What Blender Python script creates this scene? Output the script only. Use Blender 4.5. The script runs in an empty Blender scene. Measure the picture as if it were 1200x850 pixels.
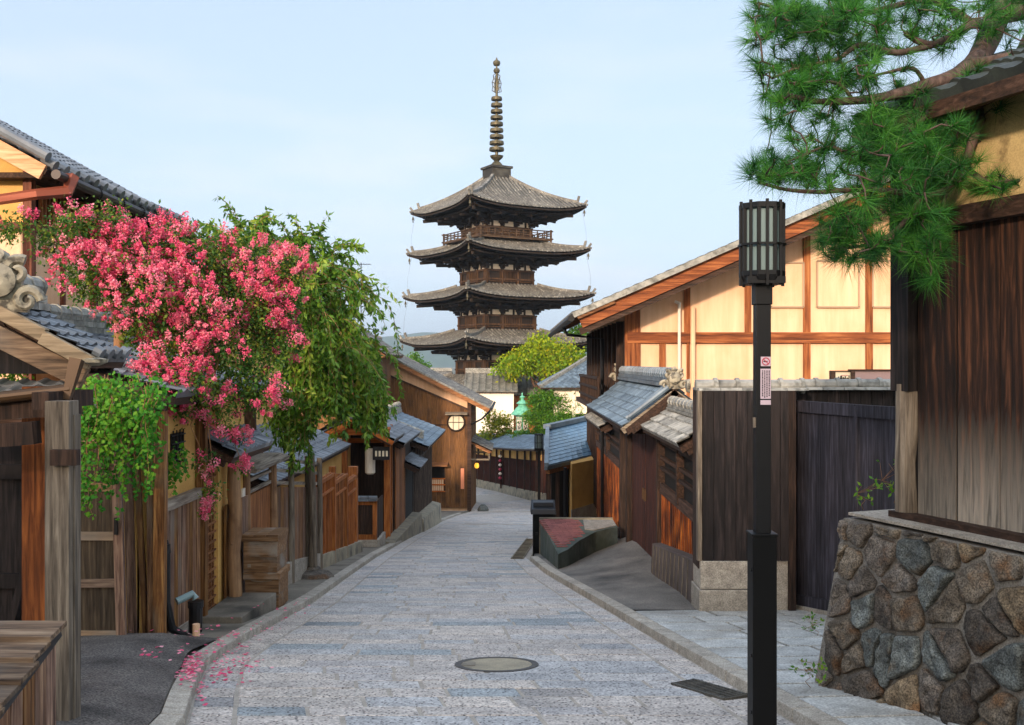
import bpy, math, random
import numpy as np
from mathutils import Vector, Matrix, noise as mnoise
R = random.Random(7)
NR = np.random.RandomState(11)
rad = math.radians
sc = bpy.context.scene
COL = sc.collection
F = 1167.0          # focal length in photo pixels (1200 wide), eye 1.5 m above the street
EYE = 1.5
HAZE = 2.0e-4
# ---------------------------------------------------------------- camera
cam = bpy.data.cameras.new("camera"); camo = bpy.data.objects.new("camera", cam); COL.objects.link(camo)
camo.location = (0, 0, EYE); camo.rotation_euler = (rad(90), 0, 0)
cam.sensor_width = 36; cam.lens = 35.0; cam.clip_start = .1; cam.clip_end = 20000
sc.camera = camo
# ---------------------------------------------------------------- light
SUN_EL, SUN_AZ = 15.0, -20.0       # azimuth of the sun measured from straight behind the camera, + = to the right
world = bpy.data.worlds.new("World"); sc.world = world; world.use_nodes = True
wn = world.node_tree; wn.nodes.clear()
def W(t): return wn.nodes.new(t)
out = W('ShaderNodeOutputWorld'); bg = W('ShaderNodeBackground'); sky = W('ShaderNodeTexSky')
sky.sky_type = 'NISHITA'; sky.sun_disc = False; sky.sun_elevation = rad(SUN_EL); sky.sun_rotation = rad(180 - SUN_AZ)
sky.air_density = 1.0; sky.dust_density = 1.6; sky.ozone_density = 1.3; sky.altitude = 50
# thin pale clouds low over the horizon
tc = W('ShaderNodeTexCoord'); mp = W('ShaderNodeMapping'); mp.inputs['Scale'].default_value = (1.2, 1.2, 5.5)
nz = W('ShaderNodeTexNoise'); nz.inputs['Scale'].default_value = 2.6; nz.inputs['Detail'].default_value = 7; nz.inputs['Roughness'].default_value = .55
rp = W('ShaderNodeValToRGB'); rp.color_ramp.elements[0].position = .47; rp.color_ramp.elements[1].position = .72
sx = W('ShaderNodeSeparateXYZ'); mr = W('ShaderNodeMapRange')
mr.inputs['From Min'].default_value = .02; mr.inputs['From Max'].default_value = .42; mr.inputs['To Min'].default_value = 1; mr.inputs['To Max'].default_value = .12
mu = W('ShaderNodeMath'); mu.operation = 'MULTIPLY'; mu2 = W('ShaderNodeMath'); mu2.operation = 'MULTIPLY'; mu2.inputs[1].default_value = .5
mx = W('ShaderNodeMix'); mx.data_type = 'RGBA'; mx.inputs[7].default_value = (6.0, 5.7, 6.1, 1)
# the air near the horizon is milky: blend a little pale light in towards the horizon
mrh = W('ShaderNodeMapRange'); mrh.inputs['From Min'].default_value = 0; mrh.inputs['From Max'].default_value = .45; mrh.inputs['To Min'].default_value = .8; mrh.inputs['To Max'].default_value = .6
mxh = W('ShaderNodeMix'); mxh.data_type = 'RGBA'; mxh.inputs[7].default_value = (4.15, 5.0, 6.25, 1)
L = wn.links.new
L(tc.outputs['Generated'], mp.inputs['Vector']); L(mp.outputs[0], nz.inputs['Vector']); L(nz.outputs[0], rp.inputs[0])
L(tc.outputs['Generated'], sx.inputs[0]); L(sx.outputs['Z'], mr.inputs['Value']); L(sx.outputs['Z'], mrh.inputs['Value'])
L(rp.outputs[0], mu.inputs[0]); L(mr.outputs[0], mu.inputs[1]); L(mu.outputs[0], mu2.inputs[0])
L(mrh.outputs[0], mxh.inputs[0]); L(sky.outputs[0], mxh.inputs[6]); L(mxh.outputs[2], mx.inputs[6]); L(mu2.outputs[0], mx.inputs[0])
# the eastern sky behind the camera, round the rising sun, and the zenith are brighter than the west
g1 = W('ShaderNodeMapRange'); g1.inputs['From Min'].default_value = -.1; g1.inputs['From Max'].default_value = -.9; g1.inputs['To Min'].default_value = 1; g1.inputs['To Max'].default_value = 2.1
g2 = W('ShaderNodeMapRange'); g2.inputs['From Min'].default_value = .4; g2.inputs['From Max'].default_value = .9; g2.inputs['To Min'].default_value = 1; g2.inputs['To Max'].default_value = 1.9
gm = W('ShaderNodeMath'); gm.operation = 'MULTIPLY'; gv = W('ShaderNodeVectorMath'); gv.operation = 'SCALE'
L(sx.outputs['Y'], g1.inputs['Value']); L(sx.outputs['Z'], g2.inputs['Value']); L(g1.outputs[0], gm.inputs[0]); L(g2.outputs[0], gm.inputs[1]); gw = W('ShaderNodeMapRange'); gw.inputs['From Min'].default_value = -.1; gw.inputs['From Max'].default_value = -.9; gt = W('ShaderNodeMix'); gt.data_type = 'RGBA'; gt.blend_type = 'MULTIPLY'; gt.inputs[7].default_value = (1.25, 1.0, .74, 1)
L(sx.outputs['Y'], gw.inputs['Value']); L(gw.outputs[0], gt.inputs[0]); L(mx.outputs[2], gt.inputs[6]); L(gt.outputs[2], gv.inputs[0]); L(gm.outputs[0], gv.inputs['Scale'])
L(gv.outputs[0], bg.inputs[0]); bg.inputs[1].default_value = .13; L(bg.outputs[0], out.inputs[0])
sun = bpy.data.lights.new("sun", 'SUN'); suno = bpy.data.objects.new("sun", sun); COL.objects.link(suno)
sun.energy = 3.4; sun.angle = rad(4); sun.color = (1.0, .79, .61)
sd = Vector((math.sin(rad(SUN_AZ)) * math.cos(rad(SUN_EL)), -math.cos(rad(SUN_AZ)) * math.cos(rad(SUN_EL)), math.sin(rad(SUN_EL))))
suno.rotation_euler = sd.to_track_quat('Z', 'Y').to_euler()
sc.view_settings.view_transform = 'Standard'; sc.view_settings.look = 'None'
sc.view_settings.exposure = .6; sc.view_settings.gamma = 1; sc.view_settings.use_curve_mapping = False
sc.render.engine = 'CYCLES'; sc.cycles.use_denoising = True; sc.cycles.max_bounces = 6; sc.cycles.volume_bounces = 0
# ---------------------------------------------------------------- helpers
def gz(y):
    xs = (-400, -60, 0, 24, 30, 38, 50, 62, 75, 95, 130, 9000)
    zs = (7.5, 7.5, 0, -3.0, -3.72, -4.68, -6.0, -7.05, -7.95, -9.0, -10.0, -12)
    return float(np.interp(y, xs, zs))
def P(px, py, Y): return Vector(((px - 600) / F * Y, Y, EYE + (425 - py) / F * Y))
def G(px, py, h=0.0):
    lo, hi = 2.0, 200.0
    k = (py - 425) / F
    for _ in range(60):
        m = (lo + hi) / 2
        if k * m > EYE - gz(m) - h: hi = m
        else: lo = m
    return Vector(((px - 600) / F * lo, lo, gz(lo) + h))
def lin(h):
    h = h.lstrip('#'); c = [int(h[i:i + 2], 16) / 255 for i in (0, 2, 4)]
    return tuple((x / 12.92 if x <= .04045 else ((x + .055) / 1.055) ** 2.4) for x in c) + (1,)
WL = {}
def wl(o):
    return WL.get(o.name, Vector((0, 0, 0))) if o else Vector((0, 0, 0))
def thing(name, label, cat, loc, group=None, kind=None):
    o = bpy.data.objects.new(name, None); COL.objects.link(o); o.location = loc; o.empty_display_size = .2
    o['label'] = label; o['category'] = cat
    if group: o['group'] = group
    if kind: o['kind'] = kind
    WL[o.name] = Vector(loc); return o
def tag(o, label, cat, group=None, kind=None):
    o['label'] = label; o['category'] = cat
    if group: o['group'] = group
    if kind: o['kind'] = kind
    return o
SINGLE = {'rail': 'rail', 'rails': 'rail', 'posts': 'post', 'cross_beams': 'cross_beam', 'log_posts': 'log_post', 'stone_plinth': 'plinth_stone', 'sill': 'sill', 'roof_beams': 'roof_beam', 'gate_posts': 'gate_post',
          'trim': 'trim_board', 'lintel': 'lintel', 'stiles': 'stile', 'bolts': 'bolt', 'granite_foot': 'foot_stone', 'top_rails': 'top_rail', 'fence_frame': 'frame_rail', 'frame': 'frame_bar', 'bargeboard': 'bargeboard', 'verge_boards': 'verge_board',
          'gutter': 'gutter', 'band_posts': 'band_post', 'concrete_step': 'concrete_ledge', 'bars': 'bar', 'brackets': 'bracket', 'shutter_frame': 'frame_bar', 'eave_end_tiles': 'eave_end_tile', 'verge_tiles': 'verge_tile', 'balcony_rail': 'railing_bar', 'leaf_frame': 'frame_board', 'roof_trim': 'roof_trim', 'core': 'wall_core', 'lean_post': 'post',
          'black_pipe': 'black_pipe', 'wall_core': 'wall_core', 'plaster_wall': 'plaster_wall', 'slab': 'slab', 'downpipe': 'downpipe', 'edge_post': 'edge_post'}
class MB:
    def __init__(s): s.v = []; s.f = []; s.a = []; s.m = []; s.mi = 0
    def add(s, vs, fs, a=None):
        b = len(s.v); s.st = getattr(s, 'st', []) + [(b, len(s.f))]; s.v += [tuple(p) for p in vs]
        a = R.random() if a is None else a
        for f in fs: s.f.append(tuple(i + b for i in f)); s.a.append(a); s.m.append(s.mi)
    def hexa(s, p, a=None):   # p: 4 bottom, 4 top
        s.add(p, [(3, 2, 1, 0), (4, 5, 6, 7), (0, 1, 5, 4), (1, 2, 6, 5), (2, 3, 7, 6), (3, 0, 4, 7)], a)
    def box(s, x0, x1, y0, y1, z0, z1, a=None):
        s.hexa([(x0, y0, z0), (x1, y0, z0), (x1, y1, z0), (x0, y1, z0), (x0, y0, z1), (x1, y0, z1), (x1, y1, z1), (x0, y1, z1)], a)
    def beam(s, p0, p1, w, h, up=(0, 0, 1), a=None):
        p0 = Vector(p0); p1 = Vector(p1); d = (p1 - p0).normalized(); up = Vector(up)
        x = d.cross(up)
        if x.length < 1e-4: x = d.cross(Vector((1, 0, 0)))
        x.normalize(); u = x.cross(d).normalized(); x = x * (w / 2); u = u * (h / 2)
        s.hexa([p0 - x - u, p0 + x - u, p1 + x - u, p1 - x - u, p0 - x + u, p0 + x + u, p1 + x + u, p1 - x + u], a)
    def prism(s, poly, vec, a=None):
        n = len(poly); vec = Vector(vec); poly = [Vector(p) for p in poly]
        s.add(poly + [p + vec for p in poly], [tuple(range(n))[::-1], tuple(range(n, 2 * n))] + [(i, (i + 1) % n, n + (i + 1) % n, n + i) for i in range(n)], a)
    def tube(s, pts, rs, n=8, a=None, cap=True):
        pts = [Vector(p) for p in pts]
        if not isinstance(rs, (list, tuple)): rs = [rs] * len(pts)
        vs = []; x = None
        for i, p in enumerate(pts):
            d = (pts[min(i + 1, len(pts) - 1)] - pts[max(i - 1, 0)])
            if d.length < 1e-9: d = Vector((0, 0, 1))
            d.normalize()
            if x is None:
                x = d.cross(Vector((0, 0, 1)))
                if x.length < .05: x = d.cross(Vector((1, 0, 0)))
            x = (x - d * x.dot(d)).normalized(); y = d.cross(x)
            for k in range(n):
                t = 2 * math.pi * k / n; vs.append(p + (x * math.cos(t) + y * math.sin(t)) * rs[i])
        fs = []
        for i in range(len(pts) - 1):
            for k in range(n): fs.append((i * n + k, i * n + (k + 1) % n, (i + 1) * n + (k + 1) % n, (i + 1) * n + k))
        if cap: fs.append(tuple(range(n))[::-1]); fs.append(tuple(range((len(pts) - 1) * n, len(pts) * n)))
        s.add(vs, fs, a)
    def lathe(s, c, prof, n=16, a=None, rot=0, sq=False):
        c = Vector(c); vs = []
        for r, z in prof:
            for k in range(n):
                t = 2 * math.pi * k / n + rot; vs.append(c + Vector((r * math.cos(t), r * math.sin(t), z)))
        fs = [(i * n + k, i * n + (k + 1) % n, (i + 1) * n + (k + 1) % n, (i + 1) * n + k) for i in range(len(prof) - 1) for k in range(n)]
        fs.append(tuple(range(n))[::-1]); fs.append(tuple(range((len(prof) - 1) * n, len(prof) * n)))
        s.add(vs, fs, a)
    def build(s, name, mat, parent=None, loc=None, smooth=False, bevel=0):
        st = getattr(s, 'st', [])
        if name in SINGLE and parent is not None and 1 < len(st) <= 24:      # pieces one could take off one by one
            nm = SINGLE[name]; first = None
            for i, (v0, f0) in enumerate(st):
                v1, f1 = st[i + 1] if i + 1 < len(st) else (len(s.v), len(s.f))
                c = MB(); c.v = s.v[v0:v1]; c.f = [tuple(k - v0 for k in f) for f in s.f[f0:f1]]; c.a = s.a[f0:f1]; c.m = s.m[f0:f1]
                o = c.build(nm, mat, parent, loc, smooth, bevel); first = first or o
            return first
        if parent is not None: off = wl(parent)
        elif loc is not None: off = Vector(loc)
        else: off = Vector((0, 0, 0))
        me = bpy.data.meshes.new(name)
        me.from_pydata([(x - off.x, y - off.y, z - off.z) for x, y, z in s.v], [], s.f)
        at = me.attributes.new('v', 'FLOAT', 'FACE'); at.data.foreach_set('value', s.a)
        for m in (mat if isinstance(mat, (list, tuple)) else [mat]): me.materials.append(m)
        if any(s.m): me.polygons.foreach_set('material_index', s.m)
        if smooth: me.polygons.foreach_set('use_smooth', [True] * len(s.f))
        me.update()
        o = bpy.data.objects.new(name, me); COL.objects.link(o)
        if parent is not None: o.parent = parent
        else: o.location = off
        WL[o.name] = off
        if bevel:
            b = o.modifiers.new('bevel', 'BEVEL'); b.width = bevel; b.segments = 2; b.limit_method = 'ANGLE'
        return o
def np_build(name, V, Fq, A, mat, parent=None, loc=None, smooth=False):
    off = wl(parent) if parent is not None else (Vector(loc) if loc is not None else Vector((0, 0, 0)))
    V = V - np.array(off); k = Fq.shape[1]; n = len(Fq)
    me = bpy.data.meshes.new(name); me.vertices.add(len(V)); me.vertices.foreach_set('co', V.astype(np.float32).ravel())
    me.loops.add(n * k); me.loops.foreach_set('vertex_index', Fq.astype(np.int32).ravel())
    me.polygons.add(n); me.polygons.foreach_set('loop_start', np.arange(0, n * k, k, dtype=np.int32))
    at = me.attributes.new('v', 'FLOAT', 'FACE'); at.data.foreach_set('value', A.astype(np.float32))
    me.materials.append(mat); me.update(calc_edges=True)
    if smooth: me.polygons.foreach_set('use_smooth', [True] * n)
    o = bpy.data.objects.new(name, me); COL.objects.link(o)
    if parent is not None: o.parent = parent
    else: o.location = off
    WL[o.name] = off; return o
def copy_tree(o, parent=None):
    c = o.copy(); COL.objects.link(c)
    if parent: c.parent = parent
    for ch in list(o.children): copy_tree(ch, c)
    return c
# ---------------------------------------------------------------- materials
def MAT(name, cols, scale=(1, 1, 1), ns=3.0, detail=6, rough=.8, bump=.0, bscale=None, var=.35, stain=None, stain_s=1.2, stain_r=(.5, .7),
        spec=.3, fade=None, fine=.0, metallic=0, fs=90, rings=None, dist=0.0, pos=(.3, .7), hue=0.0):
    m = bpy.data.materials.new(name); m.use_nodes = True; nt = m.node_tree; N = nt.nodes; l = nt.links.new
    b = N['Principled BSDF']; b.inputs['Roughness'].default_value = rough; b.inputs['Specular IOR Level'].default_value = spec
    b.inputs['Metallic'].default_value = metallic
    tc = N.new('ShaderNodeTexCoord'); at = N.new('ShaderNodeAttribute'); at.attribute_name = 'v'
    vm = N.new('ShaderNodeVectorMath'); vm.operation = 'MULTIPLY'; vm.inputs[1].default_value = scale
    off = N.new('ShaderNodeVectorMath'); off.operation = 'SCALE'; off.inputs[0].default_value = (13.7, 7.3, 3.1)
    l(at.outputs['Fac'], off.inputs['Scale'])
    ad = N.new('ShaderNodeVectorMath'); ad.operation = 'ADD'
    l(tc.outputs['Object'], vm.inputs[0]); l(vm.outputs[0], ad.inputs[0]); l(off.outputs[0], ad.inputs[1])
    n1 = N.new('ShaderNodeTexNoise'); n1.inputs['Scale'].default_value = ns; n1.inputs['Detail'].default_value = detail; n1.inputs['Roughness'].default_value = .62
    n1.inputs['Distortion'].default_value = dist
    l(ad.outputs[0], n1.inputs['Vector'])
    fac = n1.outputs[0]
    if rings:
        wv = N.new('ShaderNodeTexWave'); wv.wave_type = 'RINGS'; wv.rings_direction = rings[3] if len(rings) > 3 else 'Y'
        sc2 = N.new('ShaderNodeVectorMath'); sc2.operation = 'MULTIPLY'; sc2.inputs[1].default_value = rings[0]
        o2 = N.new('ShaderNodeVectorMath'); o2.operation = 'SCALE'; o2.inputs[0].default_value = (3.7, 3.3, 1.1); l(at.outputs['Fac'], o2.inputs['Scale'])
        a2 = N.new('ShaderNodeVectorMath'); a2.operation = 'ADD'
        l(tc.outputs['Object'], sc2.inputs[0]); l(sc2.outputs[0], a2.inputs[0]); l(o2.outputs[0], a2.inputs[1]); l(a2.outputs[0], wv.inputs['Vector'])
        wv.inputs['Scale'].default_value = rings[1]; wv.inputs['Distortion'].default_value = 3.5; wv.inputs['Detail'].default_value = 3; wv.inputs['Detail Scale'].default_value = .8
        mm = N.new('ShaderNodeMix'); mm.inputs[0].default_value = rings[2]
        l(fac, mm.inputs[2]); l(wv.outputs['Fac'], mm.inputs[3]); fac = mm.outputs[0]
    r = N.new('ShaderNodeValToRGB'); e = r.color_ramp.elements
    e[0].position = pos[0]; e[1].position = pos[1]; e[0].color = cols[0]; e[1].color = cols[-1]
    for i in range(1, len(cols) - 1):
        q = e.new(pos[0] + (pos[1] - pos[0]) * i / (len(cols) - 1)); q.color = cols[i]
    l(fac, r.inputs[0]); c = r.outputs[0]
    if stain:
        n2 = N.new('ShaderNodeTexNoise'); n2.inputs['Scale'].default_value = stain_s; n2.inputs['Detail'].default_value = 5
        s2 = N.new('ShaderNodeVectorMath'); s2.operation = 'ADD'; l(tc.outputs['Object'], s2.inputs[0]); l(off.outputs[0], s2.inputs[1]); l(s2.outputs[0], n2.inputs['Vector'])
        mr = N.new('ShaderNodeMapRange'); mr.inputs['From Min'].default_value = stain_r[0]; mr.inputs['From Max'].default_value = stain_r[1]
        l(n2.outputs[0], mr.inputs['Value']); f = mr.outputs[0]
        mx = N.new('ShaderNodeMix'); mx.data_type = 'RGBA'; l(f, mx.inputs[0]); l(c, mx.inputs[6]); mx.inputs[7].default_value = stain
        c = mx.outputs[2]
    if fade:    # weathered foot of the boards: (z_low, z_high, colour), ragged
        sp = N.new('ShaderNodeSeparateXYZ'); l(tc.outputs['Object'], sp.inputs[0])
        ma = N.new('ShaderNodeMath'); ma.operation = 'MULTIPLY_ADD'; ma.inputs[1].default_value = fade[3] if len(fade) > 3 else 1.2; l(n1.outputs[0], ma.inputs[0]); l(sp.outputs['Z'], ma.inputs[2])
        mr = N.new('ShaderNodeMapRange'); mr.inputs['From Min'].default_value = fade[0] + .5; mr.inputs['From Max'].default_value = fade[1] + .5
        mr.inputs['To Min'].default_value = 1; mr.inputs['To Max'].default_value = 0; l(ma.outputs[0], mr.inputs['Value'])
        mx = N.new('ShaderNodeMix'); mx.data_type = 'RGBA'; l(mr.outputs[0], mx.inputs[0]); l(c, mx.inputs[6])
        nn = N.new('ShaderNodeMix'); nn.data_type = 'RGBA'; nn.blend_type = 'MULTIPLY'; nn.inputs[0].default_value = 1; nn.inputs[6].default_value = fade[2]
        r3 = N.new('ShaderNodeValToRGB'); r3.color_ramp.elements[0].position = .36; r3.color_ramp.elements[1].position = .64; r3.color_ramp.elements[0].color = (.35, .35, .35, 1); r3.color_ramp.elements[1].color = (1.3, 1.3, 1.3, 1)
        l(n1.outputs[0], r3.inputs[0]); l(r3.outputs[0], nn.inputs[7]); l(nn.outputs[2], mx.inputs[7]); c = mx.outputs[2]
    hs = N.new('ShaderNodeHueSaturation')
    ma = N.new('ShaderNodeMath'); ma.operation = 'MULTIPLY_ADD'; ma.inputs[1].default_value = 2 * var; ma.inputs[2].default_value = 1 - var
    l(at.outputs['Fac'], ma.inputs[0]); l(ma.outputs[0], hs.inputs['Value']); l(c, hs.inputs['Color'])
    if hue:
        h1 = N.new('ShaderNodeMath'); h1.operation = 'MULTIPLY'; h1.inputs[1].default_value = 91.7; l(at.outputs['Fac'], h1.inputs[0])
        h2 = N.new('ShaderNodeMath'); h2.operation = 'FRACT'; l(h1.outputs[0], h2.inputs[0])
        h3 = N.new('ShaderNodeMath'); h3.operation = 'MULTIPLY_ADD'; h3.inputs[1].default_value = hue * 2; h3.inputs[2].default_value = .5 - hue; l(h2.outputs[0], h3.inputs[0]); l(h3.outputs[0], hs.inputs['Hue'])
        h4 = N.new('ShaderNodeMath'); h4.operation = 'MULTIPLY_ADD'; h4.inputs[1].default_value = .5; h4.inputs[2].default_value = .75; l(h2.outputs[0], h4.inputs[0]); l(h4.outputs[0], hs.inputs['Saturation'])
    c = hs.outputs[0]
    if fine:
        n3 = N.new('ShaderNodeTexNoise'); n3.inputs['Scale'].default_value = fs; n3.inputs['Detail'].default_value = 2; l(tc.outputs['Object'], n3.inputs['Vector'])
        r2 = N.new('ShaderNodeValToRGB'); r2.color_ramp.elements[0].color = (1 - fine,) * 3 + (1,); r2.color_ramp.elements[1].color = (1 + fine,) * 3 + (1,)
        r2.color_ramp.elements[0].position = .35; r2.color_ramp.elements[1].position = .65
        mx = N.new('ShaderNodeMix'); mx.data_type = 'RGBA'; mx.blend_type = 'MULTIPLY'; mx.inputs[0].default_value = 1
        l(n3.outputs[0], r2.inputs[0]); l(c, mx.inputs[6]); l(r2.outputs[0], mx.inputs[7]); c = mx.outputs[2]
    l(c, b.inputs['Base Color'])
    if bump:
        bp = N.new('ShaderNodeBump'); bp.inputs['Strength'].default_value = bump; bp.inputs['Distance'].default_value = .01
        if bscale:
            n4 = N.new('ShaderNodeTexNoise'); n4.inputs['Scale'].default_value = bscale; n4.inputs['Detail'].default_value = 5; l(tc.outputs['Object'], n4.inputs['Vector']); l(n4.outputs[0], bp.inputs['Height'])
        else: l(fac, bp.inputs['Height'])
        l(bp.outputs[0], b.inputs['Normal'])
    return m
def WOOD(name, cols, axis='Z', var=.3, k=1.0, **kw):
    s = {'Z': (34, 34, 2.2), 'X': (2.2, 34, 34), 'Y': (34, 2.2, 34)}[axis]; kw.setdefault('dist', .35)
    return MAT(name, [lin(c) if isinstance(c, str) else c for c in cols], scale=tuple(q * k for q in s), ns=1.0, detail=7, var=var, bump=kw.pop('bump', .5), rough=kw.pop('rough', .78), **kw)
def LEAF(name, cols, trans=.35, rough=.55):
    m = bpy.data.materials.new(name); m.use_nodes = True; nt = m.node_tree; N = nt.nodes; l = nt.links.new
    b = N['Principled BSDF']; b.inputs['Roughness'].default_value = rough; b.inputs['Specular IOR Level'].default_value = .25
    at = N.new('ShaderNodeAttribute'); at.attribute_name = 'v'; r = N.new('ShaderNodeValToRGB'); e = r.color_ramp.elements
    e[0].position = 0; e[1].position = 1; e[0].color = lin(cols[0]); e[1].color = lin(cols[-1])
    for i in range(1, len(cols) - 1): q = e.new(i / (len(cols) - 1)); q.color = lin(cols[i])
    l(at.outputs['Fac'], r.inputs[0]); l(r.outputs[0], b.inputs['Base Color'])
    t = N.new('ShaderNodeBsdfTranslucent'); l(r.outputs[0], t.inputs[0]); ms = N.new('ShaderNodeMixShader'); ms.inputs[0].default_value = trans
    l(b.outputs[0], ms.inputs[1]); l(t.outputs[0], ms.inputs[2]); l(ms.outputs[0], N['Material Output'].inputs['Surface']); return m
def FLAT(name, col, rough=.6, metallic=0, spec=.4, emit=None, es=1):
    m = bpy.data.materials.new(name); m.use_nodes = True; b = m.node_tree.nodes['Principled BSDF']
    b.inputs['Base Color'].default_value = lin(col); b.inputs['Roughness'].default_value = rough; b.inputs['Metallic'].default_value = metallic; b.inputs['Specular IOR Level'].default_value = spec
    if emit: b.inputs['Emission Color'].default_value = lin(emit); b.inputs['Emission Strength'].default_value = es
    return m
m_gateb = WOOD('gate_boards', ['#18171b', '#2e2c33', '#48454f'], 'Z', var=.25)
m_dark = WOOD('dark_wood', ['#150e0a', '#2f2018', '#4e392d'], 'Z')
m_darkX = WOOD('dark_wood_x', ['#1c130e', '#3a281d', '#574034'], 'X')
m_darkY = WOOD('dark_wood_y', ['#1c130e', '#3a281d', '#574034'], 'Y')
m_brown = WOOD('brown_wood', ['#4a2814', '#8a5630', '#b57c4a'], 'Z', fade=(-9, -8, lin('#777777')))
m_brownY = WOOD('brown_wood_y', ['#4a2c18', '#7d5232', '#a5764c'], 'Y')
m_brownX = WOOD('brown_wood_x', ['#4a2c18', '#7d5232', '#a5764c'], 'X')
m_weath = WOOD('weathered_wood', ['#2c1b10', '#70503a', '#a07e5c'], 'Z', stain=lin('#746a5e'), stain_s=1.1, stain_r=(.56, .8), hue=.005, bump=.8)
m_weathY = WOOD('weathered_wood_y', ['#3a2415', '#875f40', '#bb9468'], 'Y', stain=lin('#7c7468'), hue=.012)
m_weathX = WOOD('weathered_wood_x', ['#2f241a', '#7c634a', '#a89070'], 'X', stain=lin('#7a7064'), hue=.012)
m_grey = WOOD('grey_wood', ['#352e27', '#665c50', '#8c8172'], 'Z', var=.2)
m_greyX = WOOD('grey_wood_x', ['#3f372e', '#7a6d5c', '#9c8f7c'], 'X', var=.2)
m_greyY = WOOD('grey_wood_y', ['#4e443a', '#80766a', '#a49a8c'], 'Y', var=.2)
m_orange = WOOD('orange_wood', ['#5c2c12', '#985828', '#b87840'], 'Z', var=.2)
m_orangeX = WOOD('orange_wood_x', ['#7a3a14', '#b5642a', '#d08446'], 'X', var=.2)
m_orangeY = WOOD('orange_wood_y', ['#7a3a14', '#b5642a', '#d08446'], 'Y', var=.2)
m_redX = WOOD('cedar_beam', ['#3a1c0e', '#7a4222', '#a8683c'], 'X', var=.12, k=.5)
m_redZ = WOOD('cedar_post', ['#4a2412', '#8a4e28', '#b07444'], 'Z', var=.12, k=.5)
m_house = WOOD('house_boards', ['#4a2f17', '#6e4a28', '#8a6038'], 'Z', var=.16, stain=lin('#3e2a1a'), stain_s=.7, stain_r=(.52, .7))
m_black = WOOD('charred_boards', ['#0c0a0a', '#1c1717', '#382f2e'], 'Z', var=.3, stain=lin('#2e2624'), stain_s=.9)
m_store = WOOD('storehouse_boards', ['#0b0705', '#29180f', '#5c3a26'], 'Z', k=1.0, var=.35, bump=1.0, dist=.6, rings=((5, 5, .22), 2.6, .13, 'Y'), fade=(.0, .72, lin('#9a9082'), .9))
m_cedar = WOOD('cedar_gate_boards', ['#2a0f06', '#7d3d14', '#c67a34'], 'Z', var=.35, stain=lin('#2a1008'), stain_s=1.6, stain_r=(.45, .65))
m_maroon = WOOD('maroon_boards', ['#190c08', '#3c1c12', '#663420'], 'Z', var=.2)
m_plaster = MAT('ochre_plaster', [lin('#c79a55'), lin('#d8ad68')], ns=2.5, var=.04, rough=.95, fine=.06, stain=lin('#b98c50'), stain_s=1.5, stain_r=(.5, .8))
m_cream = MAT('cream_plaster', [lin('#d5aa86'), lin('#e8c2a0')], scale=(4, 4, .35), ns=1.5, var=.03, rough=.95, fine=.05, stain=lin('#c99c74'), stain_s=.8, stain_r=(.5, .8), bump=.15, bscale=30)
m_store_pl = MAT('aged_plaster', [lin('#a89062'), lin('#c0a876')], ns=3, var=.05, rough=.95, fine=.12, stain=lin('#7d6a48'), stain_s=6, stain_r=(.58, .7))
m_white = MAT('white_plaster', [lin('#e6d6c2'), lin('#efe3d2')], ns=1.5, var=.03, rough=.95)
m_tile = MAT('grey_roof_tile', [lin('#42454a'), lin('#777c82')], ns=2.2, var=.3, rough=.42, spec=.5, stain=lin('#575f66'), stain_s=4, fine=.05)
m_tileB = MAT('blue_grey_roof_tile', [lin('#394754'), lin('#6d7d88')], ns=2.0, var=.28, rough=.38, spec=.55, fine=.05)
m_tileW = MAT('weathered_roof_tile', [lin('#504d48'), lin('#8a857b')], ns=1.6, var=.4, rough=.6, stain=lin('#3a3833'), stain_s=1.4, stain_r=(.5, .65))
m_ridge = MAT('ridge_tile', [lin('#6a6a66'), lin('#a3a198')], ns=6, var=.22, rough=.55, stain=lin('#57564f'), stain_s=9)
m_oni = MAT('ogre_tile', [lin('#6d675c'), lin('#b0a892')], ns=8, var=.1, rough=.5, stain=lin('#4b473e'), stain_s=14, stain_r=(.5, .62), bump=.3)
m_asph = MAT('asphalt', [lin('#47423f'), lin('#66605b')], ns=2.2, var=.05, rough=.9, fine=.6, fs=70, bump=.8, bscale=90, stain=lin('#3a3633'), stain_s=1.6, stain_r=(.52, .64))
m_conc = MAT('concrete', [lin('#777063'), lin('#a0967f')], ns=3, var=.14, rough=.9, fine=.15, stain=lin('#5a564e'), stain_s=2.5, bump=.25, bscale=60)
m_concd = MAT('damp_concrete', [lin('#5f594f'), lin('#857d70')], ns=2.4, var=.14, rough=.85, fine=.12, stain=lin('#3f3c37'), stain_s=1.9, bump=.25, bscale=60)
m_granite = MAT('granite', [lin('#857e74'), lin('#b0a89b')], ns=9, var=.14, rough=.8, fine=.3, bump=.3, bscale=120)
m_pave = MAT('street_stone', [lin('#6c6866'), lin('#918c88')], ns=7, var=.13, rough=.62, spec=.45, fine=.26, hue=.03, stain=lin('#5d5a59'), stain_s=2.2, stain_r=(.5, .75))
m_mortar = MAT('mortar', [lin('#8a837a'), lin('#ada498')], ns=6, var=.05, rough=.95, fine=.15, bump=.3, bscale=60)
m_green = MAT('verdigris_copper', [lin('#4c9078'), lin('#7cc4a4')], ns=5, var=.1, rough=.6)
m_steel = FLAT('black_steel', '#0b0c0f', .5, 0, .3); m_steel2 = FLAT('black_pole_paint', '#050607', .5, 0, .2)
m_frost = FLAT('frosted_glass', '#7b9092', .3)
m_copper = FLAT('copper_gutter', '#8c4a36', .45, .3); m_brass = FLAT('bronze_gutter', '#4c3723', .45, .3)
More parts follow.
